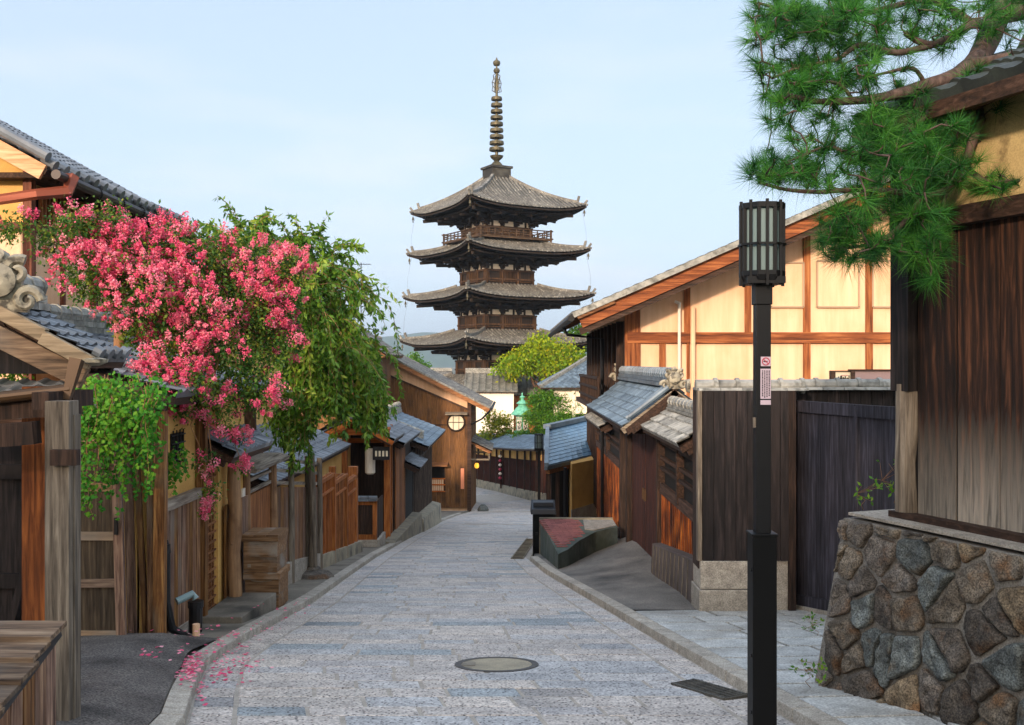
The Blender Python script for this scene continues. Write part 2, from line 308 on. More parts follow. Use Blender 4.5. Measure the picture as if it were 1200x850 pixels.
m_pipe = FLAT('pale_pipe', '#d9cfc0', .5); m_blackp = FLAT('black_plastic', '#121214', .4); m_void = FLAT('dark_interior', '#0d0b0a', .9)
m_paper = FLAT('paper_screen', '#d8cdb4', .9); m_red = FLAT('red_ink', '#b5304a', .6); m_ink = FLAT('ink', '#1b1a1c', .7); m_lav = FLAT('sticker', '#c5b2bd', .6)
m_bark = MAT('bark', [lin('#3b2a20'), lin('#7a5f4a')], scale=(6, 6, 2), ns=3, var=.1, rough=.95, bump=.9)
m_bark2 = MAT('pine_bark', [lin('#2a211d'), lin('#64524a')], scale=(6, 6, 3), ns=4, var=.1, rough=.95, bump=1.0)
m_bark3 = MAT('smooth_bark', [lin('#6e4c33'), lin('#a87d57')], scale=(3, 3, 1), ns=4, var=.1, rough=.8, bump=.3)
m_log = MAT('log_wood', [lin('#6a4e38'), lin('#a8835e')], scale=(20, 20, 1.5), ns=1, var=.1, rough=.7, bump=.3, stain=lin('#6a4c34'), stain_s=4)
# ---------------------------------------------------------------- roof, wall and ridge builders
def tiles(mb, A, B, C, D, pitch=.27, course=.24, amp=.035, step=.022, sag=0.0):
    A, B, C, D = [np.array(q, float) for q in (A, B, C, D)]
    nu = max(1, round(np.linalg.norm(B - A) / pitch)); nv = max(1, round(np.linalg.norm(D - A) / course))
    n = np.cross(B - A, D - A); n /= np.linalg.norm(n)
    if n[2] < 0: n = -n
    prof = [(0, .8), (.1, 1), (.22, .8), (.36, .2), (.62, 0), (.86, .2)]
    us = [((i + f) / nu, h) for i in range(nu) for f, h in prof] + [(1, .8)]
    K = len(us); lines = []
    def pt(u, v, h):
        p = (A * (1 - u) + B * u) * (1 - v) + (D * (1 - u) + C * u) * v
        return p + n * h - np.array((0, 0, sag * math.sin(math.pi * v)))
    vs = [pt(u, 0, -.03) for u, h in us]
    for j in range(nv):
        vs += [pt(u, j / nv, h * amp + step) for u, h in us]; vs += [pt(u, (j + 1) / nv, h * amp) for u, h in us]
    b = len(mb.v); mb.v += [tuple(map(float, p)) for p in vs]; rv = [[R.random() for _ in range(nu)] for _ in range(nv)]
    for r in range(2 * nv):
        for k in range(K - 1):
            mb.f.append((b + r * K + k, b + r * K + k + 1, b + (r + 1) * K + k + 1, b + (r + 1) * K + k))
            mb.a.append(rv[min(r // 2, nv - 1)][k // 6]); mb.m.append(mb.mi)
def roof_plane(root, A, B, C, D, mat, under, pitch=.27, course=.24, th=.07, amp=.035, sag=0.0, name='roof'):
    mb = MB(); tiles(mb, A, B, C, D, pitch, course, amp, sag=sag); r = mb.build(name, mat, root)
    A, B, C, D = [Vector(q) for q in (A, B, C, D)]; n = (B - A).cross(D - A).normalized()
    if n.z < 0: n = -n
    q = MB(); q.hexa([p - n * (.035 + th) - Vector((0, 0, sag * .6)) for p in (A, B, C, D)] + [p - n * .032 for p in (A, B, C, D)]); q.build('roof_board', under, r)
    # exposed rafters under the eave
    W = (B - A).length; k = max(2, int(W / .45)); q = MB()
    for i in range(k + 1):
        u = (i + .02) / (k + .04) if k else 0
        e = A.lerp(B, u); t = D.lerp(C, u); m = e.lerp(t, min(1, .9 / max(.1, (t - e).length)))
        q.beam(e - n * (th + .07) + (t - e).normalized() * .05, m - n * (th + .07), .045, .06, n)
    q.build('rafters', under, r)
    return r
def ridge(root, p0, p1, w=.2, h=.22, seg=.26, mat=None, name='ridge'):
    p0 = Vector(p0); p1 = Vector(p1); mb = MB(); d = (p1 - p0); Ln = d.length; d.normalize(); layers = 3
    for k in range(layers):
        z = h * k / layers; n = max(1, round(Ln / seg))
        for i in range(n):
            a = p0 + d * (Ln * (i + .5 * (k % 2) * 0) / n); b = p0 + d * (Ln * (i + 1) / n - .006)
            mb.beam(a + Vector((0, 0, z + h / layers / 2)), b + Vector((0, 0, z + h / layers / 2)), w * (1 - .18 * k), h / layers - .006)
    n = max(1, round(Ln / seg)); x = d.cross(Vector((0, 0, 1))).normalized()
    for i in range(n):
        a = p0 + d * (Ln * i / n); b = p0 + d * (Ln * (i + 1) / n)
        mb.tube([a + Vector((0, 0, h)), a.lerp(b, .85) + Vector((0, 0, h)), a.lerp(b, .86) + Vector((0, 0, h)), b + Vector((0, 0, h))], [w * .36, w * .36, w * .42, w * .42], 10)
    return mb.build(name, mat or m_ridge, root)
def oni(root, p, d, s=1.0, name='ridge_end_tile'):
    # carved end tile: plate, round boss, curling horns and curls at the foot. d = direction it faces
    p = Vector(p); d = Vector(d).normalized(); x = d.cross(Vector((0, 0, 1))).normalized(); z = Vector((0, 0, 1)); mb = MB()
    outl = [(-.2, -.04), (.2, -.04), (.22, .08), (.15, .14), (.17, .26), (.1, .34), (0, .38), (-.1, .34), (-.17, .26), (-.15, .14), (-.22, .08)]
    mb.prism([p + x * (a * s) + z * (b * s) for a, b in outl], d * .07 * s)
    c = p + z * .2 * s + d * .08 * s
    mb.tube([c, c + d * .05 * s, c + d * .075 * s], [.13 * s, .13 * s, .05 * s], 18)
    for sg in (-1, 1):
        for (cx, cz, r0, w, t0) in ((.2, .05, .1, .042, 0), (.13, .27, .1, .045, 1.0)):
            pts = []; rs = []
            for k in range(22):
                t = k / 21; an = t0 + t * 7.5; r = r0 * (1 - .82 * t)
                pts.append(p + x * (sg * (cx + r * math.cos(an)) * s) + z * ((cz + r * math.sin(an)) * s) + d * (.07 + .03 * t) * s); rs.append(w * s * (1 - .45 * t))
            mb.tube(pts, rs, 7)
    mb.tube([p + z * .3 * s + d * .03, p + z * .38 * s + d * .06 * s, p + z * .4 * s + d * .12 * s], [.1 * s, .08 * s, .05 * s], 10)
    return mb.build(name, m_oni, root, smooth=False)
def planks(mb, p0, p1, zb, zt, bw=.16, th=.025, gap=.006, jit=.01, batten=0, side=1):
    """vertical boards from p0 to p1 (xy); zb, zt = (z at p0, z at p1)"""
    p0 = Vector((p0[0], p0[1], 0)); p1 = Vector((p1[0], p1[1], 0)); d = p1 - p0; Ln = d.length; d.normalize()
    nrm = d.cross(Vector((0, 0, 1))) * side; n = max(1, round(Ln / bw)); w = Ln / n
    for i in range(n):
        a, b = i * w + gap / 2, (i + 1) * w - gap / 2; o = nrm * (R.random() * jit)
        def q(s, z, off): v = p0 + d * s + off; return (v.x, v.y, z)
        lz = lambda s, zz: zz[0] + (zz[1] - zz[0]) * s / Ln
        bt = o + nrm * th
        mb.hexa([q(a, lz(a, zb), o), q(b, lz(b, zb), o), q(b, lz(b, zb), bt), q(a, lz(a, zb), bt), q(a, lz(a, zt), o), q(b, lz(b, zt), o), q(b, lz(b, zt), bt), q(a, lz(a, zt), bt)])
        if batten:
            s = i * w; c = p0 + d * s + nrm * (th + jit + batten * .3)
            if i: mb.beam((c.x, c.y, lz(s, zb)), (c.x, c.y, lz(s, zt)), batten, batten * .6, nrm)
def wallbox(root, name, p0, p1, zb, zt, th, mat, side=-1):
    """solid slab behind the line p0-p1"""
    p0 = Vector((p0[0], p0[1], 0)); p1 = Vector((p1[0], p1[1], 0)); d = (p1 - p0).normalized(); n = d.cross(Vector((0, 0, 1))) * side * th
    mb = MB(); c = [p0, p1, p1 + n, p0 + n]; z0 = [zb[0], zb[1], zb[1], zb[0]]; z1 = [zt[0], zt[1], zt[1], zt[0]]
    mb.hexa([(q.x, q.y, z) for q, z in zip(c, z0)] + [(q.x, q.y, z) for q, z in zip(c, z1)], .5)
    return mb.build(name, mat, root)
# ---------------------------------------------------------------- terrain and street
def strip(name, edges, dz, mat, n=80, skirt=.0):
    """sheet between two xy polylines (lists of (y,x)), following the slope of the street"""
    mb = MB()
    (y0, y1) = edges[2]
    for i in range(n):
        a = y0 + (y1 - y0) * i / n; b = y0 + (y1 - y0) * (i + 1) / n
        fl = lambda y: float(np.interp(y, [q[0] for q in edges[0]], [q[1] for q in edges[0]])); fr = lambda y: float(np.interp(y, [q[0] for q in edges[1]], [q[1] for q in edges[1]]))
        lo = -.12
        mb.hexa([(fl(a), a, gz(a) + lo), (fr(a), a, gz(a) + lo), (fr(b), b, gz(b) + lo), (fl(b), b, gz(b) + lo), (fl(a), a, gz(a) + dz), (fr(a), a, gz(a) + dz), (fr(b), b, gz(b) + dz), (fl(b), b, gz(b) + dz)], .5)
    o = mb.build(name, mat); o['kind'] = 'structure'; return o
mb = MB(); ys = [-400, -60, -30, 0, 10, 24, 30, 38, 44, 50, 56, 62, 68, 75, 85, 95, 130, 400, 1200, 9000]; xs = [-9000, -400, -60, -15, 0, 15, 60, 400, 9000]
for j, y in enumerate(ys):
    for x in xs: mb.v.append((x, y, gz(y) - .06))
for j in range(len(ys) - 1):
    for i in range(len(xs) - 1): k = j * len(xs) + i; mb.f.append((k, k + 1, k + 1 + len(xs), k + len(xs))); mb.a.append(.5); mb.m.append(0)
m_ground = MAT('earth', [lin('#4b4a3c'), lin('#6c6a55')], ns=.3, var=.0, rough=.95)
g = mb.build('ground', m_ground); g['kind'] = 'structure'
LE = [(2, -1.62), (4, -1.78), (6.27, -2.05), (7.3, -2.32), (8.4, -2.56), (9.6, -2.6), (12.9, -2.58), (17.3, -2.76), (21.3, -2.9), (29, -2.98), (40, -2.85), (46, -2.5), (51, -1.9), (56, -2.7), (63, -5.2), (69, -9), (72, -16)]
RE = [(2, 2.2), (4, 2.02), (6.27, 1.8), (7.3, 1.69), (8.4, 1.57), (9.6, 1.43), (12.9, 1.07), (17.3, .57), (21.3, .3), (29, .75), (37, 1.9), (46, 2.55), (53, 2.7), (61, 1.1), (71, -1.3), (79, -3.8), (86, -14)]
Lp = np.array([(x, y) for y, x in LE]); Rp = np.array([(x, y) for y, x in RE])
seg = np.r_[0, np.cumsum(np.linalg.norm(np.diff((Lp + Rp) / 2, axis=0), axis=1))]
def rd(s, t):
    a = np.array([np.interp(s, seg, Lp[:, 0]), np.interp(s, seg, Lp[:, 1])]); b = np.array([np.interp(s, seg, Rp[:, 0]), np.interp(s, seg, Rp[:, 1])])
    p = a * (1 - t) + b * t; return p
mb = MB(); S = np.arange(0, seg[-1], .6)
for i in range(len(S) - 1):
    q = [rd(S[i], -.03), rd(S[i], 1.03), rd(S[i + 1], 1.03), rd(S[i + 1], -.03)]
    mb.add([(p[0], p[1], gz(p[1]) - .004) for p in q], [(0, 1, 2, 3)], .5)
o = mb.build('street_bed', m_mortar); o['kind'] = 'structure'
mb = MB(); s = 0.0
def stone(a, b, t0, t1, v, g=.0095, top=0.0):
    c = [rd(a, t0), rd(a, t1), rd(b, t1), rd(b, t0)]; cen = sum(c) / 4; o = []; t = []
    for p in c:
        dv = cen - p; L0 = np.linalg.norm(dv) + 1e-9; p1 = p + dv / L0 * g * 1.4; p2 = p + dv / L0 * (g * 1.4 + .011); o.append((p1[0], p1[1], gz(p1[1]) - .02)); t.append((p2[0], p2[1], gz(p2[1]) + top))
    m = [(q[0], q[1], gz(q[1]) + top - .006) for q in o]
    mb.add(o + m + t, [(8, 9, 10, 11)] + [(i, (i + 1) % 4, 4 + (i + 1) % 4, 4 + i) for i in range(4)] + [(4 + i, 4 + (i + 1) % 4, 8 + (i + 1) % 4, 8 + i) for i in range(4)], v)
while s < seg[-1] - .4:
    h = R.choice((.26, .3, .3, .34)); pl = rd(s, 0); pr = rd(s, 1); wd = np.linalg.norm(pr - pl); e = .3 / wd
    stone(s, s + h, 0, e * .98, R.random() * .4 + .5); stone(s, s + h, 1 - e * .98, 1, R.random() * .4 + .4)
    t = e; 
    while t < 1 - e - 1e-3:
        w = R.uniform(.42, .95) / wd
        if t + w > 1 - e - .3 / wd: w = 1 - e - t
        v = R.random(); v = .25 + .7 * v if R.random() > .07 else R.choice((0, .02, .05)); stone(s, s + h, t, t + w, v, top=R.uniform(-.003, .003)); t += w
    s += h
# chiselled street stone: pits plus a cool or warm cast that belongs to each block
def street_mat():
    m = MAT('street_stone', [lin('#97918b'), lin('#beb8b1')], ns=7, var=.08, rough=.6, spec=.5, fine=.34, fs=48, hue=.0, stain=lin('#7a7876'), stain_s=.6, stain_r=(.5, .75))
    nt = m.node_tree; N = nt.nodes; l = nt.links.new; b = N['Principled BSDF']; src = b.inputs['Base Color'].links[0].from_socket
    tc = N.new('ShaderNodeTexCoord'); vo = N.new('ShaderNodeTexVoronoi'); vo.inputs['Scale'].default_value = 27; vo.inputs['Randomness'].default_value = 1
    nzv = N.new('ShaderNodeTexNoise'); nzv.inputs['Scale'].default_value = 30; l(tc.outputs['Object'], nzv.inputs['Vector'])
    mv = N.new('ShaderNodeMapping'); mv.inputs['Scale'].default_value = (1.35, .75, 1); l(tc.outputs['Object'], mv.inputs['Vector']); l(mv.outputs[0], vo.inputs['Vector'])
    mr = N.new('ShaderNodeMapRange'); mr.inputs['From Min'].default_value = .2; mr.inputs['From Max'].default_value = .36; l(vo.outputs['Distance'], mr.inputs['Value'])
    mr2 = N.new('ShaderNodeMapRange'); mr2.inputs['From Min'].default_value = .55; mr2.inputs['From Max'].default_value = .68; l(nzv.outputs[0], mr2.inputs['Value'])
    mul = N.new('ShaderNodeMath'); mul.operation = 'MAXIMUM'; l(mr.outputs[0], mul.inputs[0]); l(mr2.outputs[0], mul.inputs[1])
    r = N.new('ShaderNodeValToRGB'); r.color_ramp.elements[0].color = (.28, .27, .28, 1); r.color_ramp.elements[1].color = (1.06, 1.06, 1.06, 1); l(mul.outputs[0], r.inputs[0])
    mx = N.new('ShaderNodeMix'); mx.data_type = 'RGBA'; mx.blend_type = 'MULTIPLY'; mx.inputs[0].default_value = 1; l(src, mx.inputs[6]); l(r.outputs[0], mx.inputs[7])
    at = N.new('ShaderNodeAttribute'); at.attribute_name = 'v'; r2 = N.new('ShaderNodeValToRGB'); r2.color_ramp.interpolation = 'CONSTANT'; e = r2.color_ramp.elements
    e[0].position = 0; e[0].color = (.68, .8, .9, 1); e[1].position = .1; e[1].color = (.96, .96, 1, 1)
    for p, c in ((.3, (.9, .95, 1.02, 1)), (.42, (1.02, .98, .96, 1)), (.75, (.94, .96, 1, 1)), (.85, (1.05, 1.0, .96, 1))): q = e.new(p); q.color = c
    l(at.outputs['Fac'], r2.inputs[0]); mx2 = N.new('ShaderNodeMix'); mx2.data_type = 'RGBA'; mx2.blend_type = 'MULTIPLY'; mx2.inputs[0].default_value = 1
    l(mx.outputs[2], mx2.inputs[6]); l(r2.outputs[0], mx2.inputs[7]); l(mx2.outputs[2], b.inputs['Base Color'])
    bp = N.new('ShaderNodeBump'); bp.inputs['Strength'].default_value = .7; bp.inputs['Distance'].default_value = .006; l(mul.outputs[0], bp.inputs['Height']); l(bp.outputs[0], b.inputs['Normal'])
    return m
m_street = street_mat()
o = mb.build('street', m_street); o['kind'] = 'structure'
# kerbs
def kerb(name, E, side, y0, y1, w=.16, h=.07, ln=.7):
    mb = MB(); y = y0
    fx = lambda q: float(np.interp(q, [p[0] for p in E], [p[1] for p in E]))
    while y < y1:
        b = min(y + ln * R.uniform(.85, 1.1), y1); a = y + .006; bb = b - .006
        xa, xb = fx(a), fx(bb); ww = w * side; za, zb = gz(a), gz(bb); c = .012
        mb.hexa([(xa, a, za - .1), (xa + ww, a, za - .1), (xb + ww, bb, zb - .1), (xb, bb, zb - .1), (xa + c * side, a, za + h), (xa + ww, a, za + h + .01), (xb + ww, bb, zb + h + .01), (xb + c * side, bb, zb + h)])
        y = b
    o = mb.build(name, m_granite, bevel=.008); o['kind'] = 'structure'
kerb('kerb_left', LE, -1, 2.2, 47); kerb('kerb_right', RE, 1, 2.2, 20.4, h=.08)
off = lambda E, d: [(y, x + d) for y, x in E]
# pavement behind the kerbs
strip('pavement_left', (off([(2, -7)] + [(12, -6), (13, -4.2), (52, -4.6)], 0), off(LE, -.165), (2.0, 50)), .06, m_concd)
ml = MB()
nx, ny = 18, 40; XL = lambda y: float(np.interp(y, [p[0] for p in LE], [p[1] for p in LE])) - .17
for j in range(ny + 1):
    y = 2.5 + (9.35 - 2.5) * j / ny
    for i in range(nx + 1):
        x = -5.2 + (XL(y) + 5.2) * i / nx; d = (XL(y) - x); hump = .09 * min(1, max(0, (d) / .35)) * min(1, (9.5 - y) / .5) + .05 * math.exp(-((x + 3.1) ** 2 + (y - 8.3) ** 2) / .5)
        ml.v.append((x, y, gz(y) + .075 + hump + .006 * mnoise.noise(Vector((x * 2, y * 2, 0)))))
for j in range(ny):
    for i in range(nx): k = j * (nx + 1) + i; ml.f.append((k, k + 1, k + nx + 2, k + nx + 1)); ml.a.append(.5); ml.m.append(0)
o = ml.build('asphalt_apron_left', m_asph, smooth=True); o['kind'] = 'structure'
strip('pavement_right', (off(RE, .165), [(2, 5), (11, 4.8), (11.5, 2.6), (34, 2.7)], (2.0, 33)), .05, m_concd)
# granite flags in front of the pier and the wooden gate
mb = MB(); y = 5.0
while y < 11.55:
    h = R.uniform(.42, .6); x = 0.0
    while x < 3.2:
        w = R.uniform(.5, 1.0)
        def q(xx, yy):   # rows run askew to the kerb
            Y = yy + .12 * xx; X = float(np.interp(Y, [p[0] for p in RE], [p[1] for p in RE])) + .17 + xx; return (X, Y, gz(Y) + .074)
        if True:
            g_ = .02; c = [q(x + g_, y + g_), q(min(x + w, 3.3) - g_, y + g_), q(min(x + w, 3.3) - g_, y + h - g_), q(x + g_, y + h - g_)]
            if c[0][0] < 4.6 and c[2][1] < 12.0: mb.hexa([(p[0], p[1], p[2] - .06) for p in c] + c)
        x += w
    y += h
m_flag = MAT('granite_flags', [lin('#93938f'), lin('#bfbfbb')], ns=5, var=.12, rough=.6, spec=.5, fine=.35, fs=60, stain=lin('#8c8880'), stain_s=1.5, bump=.35, bscale=70)
o = mb.build('flagstones', m_flag, bevel=.006); o['kind'] = 'structure'
# smooth asphalt ramp in front of the tiled gate
rm = MB(); nx, ny = 16, 30
fr = lambda y: float(np.interp(y, [p[0] for p in RE], [p[1] for p in RE])) + .17
for j in range(ny + 1):
    y = 11.6 + (21.5 - 11.6) * j / ny
    for i in range(nx + 1):
        x = fr(y) + (2.45 - fr(y)) * i / nx; t = i / nx
        rm.v.append((x, y, gz(y) + .07 + t * .1 * min(1, (y - 11.6) / 1.2) + .3 * t * t * min(1, max(0, (y - 15) / 4)) + .004 * mnoise.noise(Vector((x * 2, y * 2, 0)))))
for j in range(ny):
    for i in range(nx): k = j * (nx + 1) + i; rm.f.append((k, k + 1, k + nx + 2, k + nx + 1)); rm.a.append(.5); rm.m.append(0)
m_ramp = MAT('dark_ramp', [lin('#605b55'), lin('#837c73')], scale=(1, .5, 1), ns=2.0, var=.0, rough=.75, fine=.3, fs=60, stain=lin('#3c3a38'), stain_s=.9, bump=.5, bscale=50)
o = rm.build('ramp', m_ramp, smooth=True); o['kind'] = 'structure'
# manhole cover and drain grates
p = G(582, 779); t = thing('manhole_cover', 'round paved manhole cover in the middle of the stone street', 'manhole cover', p)
sl = (gz(p.y + .3) - gz(p.y - .3)) / .6
def tilt(mb_):
    mb_.v = [(x, y, z + (y - p.y) * sl) for x, y, z in mb_.v]
q = MB(); q.lathe(p + Vector((0, 0, -.01)), [(.355, 0), (.355, .016), (.3, .016), (.3, .005)], 40); tilt(q)
q.f = q.f[:-1]; q.a = q.a[:-1]; q.m = q.m[:-1]; q.build('ring', MAT('cast_iron', [lin('#3d3b3a'), lin('#5a5552')], ns=20, var=.05, rough=.6, metallic=.4, fine=.2), t)
q = MB(); q.lathe(p + Vector((0, 0, -.01)), [(.298, 0), (.298, .014)], 40); tilt(q); q.build('lid', m_conc, t)
q = MB(); q.box(p.x - .29, p.x - .18, p.y - .09, p.y + .08, p.z + .0045, p.z + .008); tilt(q); q.build('handle_plate', m_concd, t)
m_iron = MAT('grate_iron', [lin('#33322f'), lin('#5a5750')], ns=9, var=.1, rough=.7, fine=.3)
def grate(a, b, w, lab, n, gm=None):
    a = Vector(a); b = Vector(b); t = thing('drain_grate', lab, 'drain grate', a.lerp(b, .5)); d = (b - a).normalized(); s_ = d.cross(Vector((0, 0, 1))).normalized()
    q = MB(); q.beam(a - s_ * w / 2, b - s_ * w / 2, .02, .03); q.beam(a + s_ * w / 2, b + s_ * w / 2, .02, .03)
    for i in range(n + 1): c = a.lerp(b, i / n); q.beam(c - s_ * w / 2, c + s_ * w / 2, .012, .024)
    q.build('grid', gm or m_iron, t); q = MB(); q.beam(a + Vector((0, 0, -.008)), b + Vector((0, 0, -.008)), w, .008); q.build('pit', m_void, t)
a, b = G(800, 800, .008), G(862, 818, .008); grate(a, b, .2, 'dark iron drain grate beside the right kerb near the lamp post', 16)
a, b = G(606, 655, .008), G(622, 632, .008); grate(a, b, .25, 'narrow drain grate in the street in front of the black bin', 22, m_conc)
# blue hills beyond the town
hb = MB(); nx, ny = 90, 14
for j in range(ny + 1):
    for i in range(nx + 1):
        x = -3600 + 6600 * i / nx; y = 2600 + 1300 * j / ny; e = math.sin(math.pi * j / ny) ** .8
        env = float(np.interp(x, [-3600, -1500, -700, -430, -300, -150, 0, 300, 900, 3000], [110, 95, 84, 100, 112, 100, 84, 50, 34, 30]))
        hb.v.append((x, y, -14 + e * (env + 26 * mnoise.noise(Vector((x * .004, y * .004, 1))) + 8 * mnoise.noise(Vector((x * .02, y * .02, 3))))))
for j in range(ny):
    for i in range(nx): k = j * (nx + 1) + i; hb.f.append((k, k + 1, k + nx + 2, k + nx + 1)); hb.a.append(.5); hb.m.append(0)
m_hill = MAT('forested_hill', [lin('#24382c'), lin('#3d5640')], ns=.02, var=0, rough=1)
o = hb.build('hills', m_hill, smooth=True); o['kind'] = 'structure'
# ---------------------------------------------------------------- pagoda
PX, PY = -1.54, 100.0
pag = thing('pagoda', 'tall five storey dark timber pagoda with sweeping tiled roofs and a bronze spire', 'pagoda', (PX, PY, gz(PY)))
AL = rad(15); ROT = Matrix.Rotation(math.atan2(-math.cos(AL), -math.sin(AL)) + rad(45), 4, 'Z')
def pg(mb):   # local square-aligned coordinates to world
    mb.v = [tuple(Vector((PX, PY, 0)) + ROT @ Vector((x, y, 0)) + Vector((0, 0, z))) for x, y, z in mb.v]; return mb
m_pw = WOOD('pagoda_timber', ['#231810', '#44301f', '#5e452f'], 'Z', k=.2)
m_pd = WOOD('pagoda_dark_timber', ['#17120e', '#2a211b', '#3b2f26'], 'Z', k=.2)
m_pt = MAT('pagoda_tile', [lin('#1d1b18'), lin('#33302b')], ns=.9, var=.5, rough=.6, stain=lin('#45433d'), stain_s=.7, stain_r=(.48, .62))
m_pt2 = MAT('pagoda_cover_tile', [lin('#474642'), lin('#787670')], ns=6, var=.3, rough=.6, stain=lin('#a8a59c'), stain_s=5, stain_r=(.6, .68))
m_bronze = MAT('spire_bronze', [lin('#3a3a2e'), lin('#6f6650')], ns=2, var=.15, rough=.5, metallic=.5)
SQ = [Matrix.Rotation(rad(90 * k), 4, 'Z') for k in range(4)]
def ptier(ze, E, B, ztop, zb0, zb1, Bl, idx):
    """ze: z of the eave mid, E eave half width, B half width where the roof meets what stands on it, ztop z there; body below zb0..zb1, half width Bl"""
    tip = .62
    def surf(x, v):     # x along the eave in metres, v 0 eave .. 1 top
        w = E + (B - E) * v; u = min(1, abs(x) / w) if w > 0 else 0
        return ze + (ztop - ze) * (.62 * v + .38 * v * v) + tip * (u ** 3.2) * (1 - v) ** 1.6
    def yy(v): return -(E + (B - E) * v)
    def yc(x, v):       # eave bows out a little to the corners
        return yy(v) - .18 * (abs(x) / E) ** 3 * (1 - v)
    r = MB(); rb = MB(); so = MB(); ra = MB(); br = MB(); hip = MB()
    nv = 12
    for M_ in SQ:
        T = lambda x, y, z: tuple(M_ @ Vector((x, y, 0)) + Vector((0, 0, z)))
        nu = 24
        for j in range(nv):
            for i in range(nu):
                q = []
                for (ii, jj) in ((i, j), (i + 1, j), (i + 1, j + 1), (i, j + 1)):
                    v = jj / nv; w = E + (B - E) * v; x = -w + 2 * w * ii / nu; q.append(T(x, yc(x, v), surf(x, v)))
                r.add(q, [(0, 1, 2, 3)])
        # round cover tiles in rows straight up the slope
        s = -E + .12
        while s < E:
            vm = 1.0 if abs(s) < B else (E - abs(s)) / (E - B)
            k = max(1, int(vm * 9)); pr = None
            for j in range(k + 1):
                v = vm * j / k * .995; c = (s, yc(s, v), surf(s, v)); ring = [T(c[0] - .11, c[1], c[2] - .01), T(c[0] - .07, c[1], c[2] + .12), T(c[0] + .07, c[1], c[2] + .12), T(c[0] + .11, c[1], c[2] - .01)]
                if pr: rb.add(pr + ring, [(0, 1, 5, 4), (1, 2, 6, 5), (2, 3, 7, 6)])
                else: rb.add(ring, [(0, 1, 2, 3)])
                pr = ring
            s += .4
        # eave fascia and double rafters
        nu = 40
        for (dz, dy, h, mbx) in ((-.13, .05, .13, ra), (-.42, .95, .12, ra)):
            for i in range(nu):
                x0 = -E + 2 * E * i / nu; x1 = -E + 2 * E * (i + 1) / nu; lim = E - dy
                if abs(x0) > lim + .2 or abs(x1) > lim + .2: continue
                q = [];
                for x in (x0, x1):
                    y = yc(x, 0) + dy; z = surf(x, 0) + dz; q += [T(x, y, z - h), T(x, y, z), T(x, y + .12, z), T(x, y + .12, z - h)]
                mbx.add(q, [(0, 4, 5, 1), (3, 2, 6, 7), (0, 3, 7, 4), (1, 5, 6, 2)])
        s = -E + .3
        while s < E - .2:
            for (y0, y1, z0, z1, sz) in ((.02, 1.5, -.2, -.12, .09), (.9, 3.4, -.5, -.3, .1)):
                lim = E - y0
                if abs(s) < lim:
                    ye = min(y1, E - abs(s) + y0 * 0); 
                    if ye <= y0 + .1: continue
                    a = T(s, yc(s, 0) + y0, surf(s, 0) + z0); bz = surf(s, 0) + z0 + (z1 - z0) + .12 * (ye - y0); b_ = T(s, yc(s, 0) + ye, bz); ra.beam(a, b_, sz, sz)
            s += .36
        # soffit boards above the rafters
        for i in range(16):
            x0 = -1 + 2 * i / 16; x1 = -1 + 2 * (i + 1) / 16; q = []
            for x, w in ((x0, E - .03), (x1, E - .03), (x1, Bl), (x0, Bl)):
                X = x * w; z = (surf(x * E, 0) - .1) if w > Bl + .1 else ze + .55; q.append(T(X, -w - (.15 * abs(x) ** 3 if w > Bl + .1 else 0), z))
            so.add(q, [(0, 1, 2, 3)])
        # bracket clusters: three steps out at each column, with nose beams
        zt = ze - .1; zb = zb1; H = zt - zb; n = 4
        for c in range(n):
            x = -Bl + 2 * Bl * c / (n - 1)
            for st in range(3):
                o_ = .35 + .62 * st; z = zb + H * (.12 + .3 * st)
                br.beam(T(x, -Bl + .3, z), T(x, -Bl - o_ - .12, z), .2, .22)
                br.beam(T(x - .5, -Bl - o_, z + .18), T(x + .5, -Bl - o_, z + .18), .16, .16)
                for dx in (-.45, 0, .45): br.beam(T(x + dx, -Bl - o_, z + .28), T(x + dx, -Bl - o_, z + .44), .2, .2)
            br.beam(T(x, -Bl + .2, zt - .02 - H * .12), T(x, -Bl - 2.9, zb + H * .58), .2, .22)
        for st in range(3): br.beam(T(-Bl - .35 - .62 * st, -Bl - .35 - .62 * st, zb + H * (.12 + .3 * st) + .5), T(Bl + .35 + .62 * st, -Bl - .35 - .62 * st, zb + H * (.12 + .3 * st) + .5), .15, .15)
        for x in np.arange(-Bl + .6, Bl, 1.25): br.beam(T(x, -Bl, zb), T(x, -Bl, zb + H), .2, .2)
        br.beam(T(-Bl, -Bl, zb - .1 + H), T(-E * .86, -E * .86, ze - .42), .3, .3); br.beam(T(-Bl, -Bl, zb + H * .5), T(-Bl - 1.9, -Bl - 1.9, zb + H * .55), .28, .28)
        # hip ridge
        pts = []; 
        for j in range(15):
            v = .1 + .9 * j / 14; w = E + (B - E) * v; pts.append(T(-w, -w, surf(w, v) + .13))
        for a, b_ in zip(pts, pts[1:]): hip.beam(a, b_, .26, .3)
        e = .07; w = E - .15; hip.beam(T(-w - .3, -w - .3, surf(w, 0) + .02), T(-(E + (B - E) * .12), -(E + (B - E) * .12), surf(E, .12) * 1.0 + .05), .2, .2)
        hip.beam(T(-E + .1, -E + .1, surf(E, 0) + .05), T(-E - .12, -E - .12, surf(E, 0) + .45), .16, .2)
        c = .1; w = E + (B - E) * c; hip.beam(T(-w, -w, surf(w, c) + .15), T(-w - .12, -w - .12, surf(w, c) + .72), .2, .22)
    rf = pg(r).build('roof', m_pt, pag); pg(rb).build('cover_tiles', m_pt2, rf); pg(hip).build('hip_ridge', m_pt2, rf)
    pg(so).build('soffit', m_pd, rf); pg(ra).build('rafters', m_pd, rf)
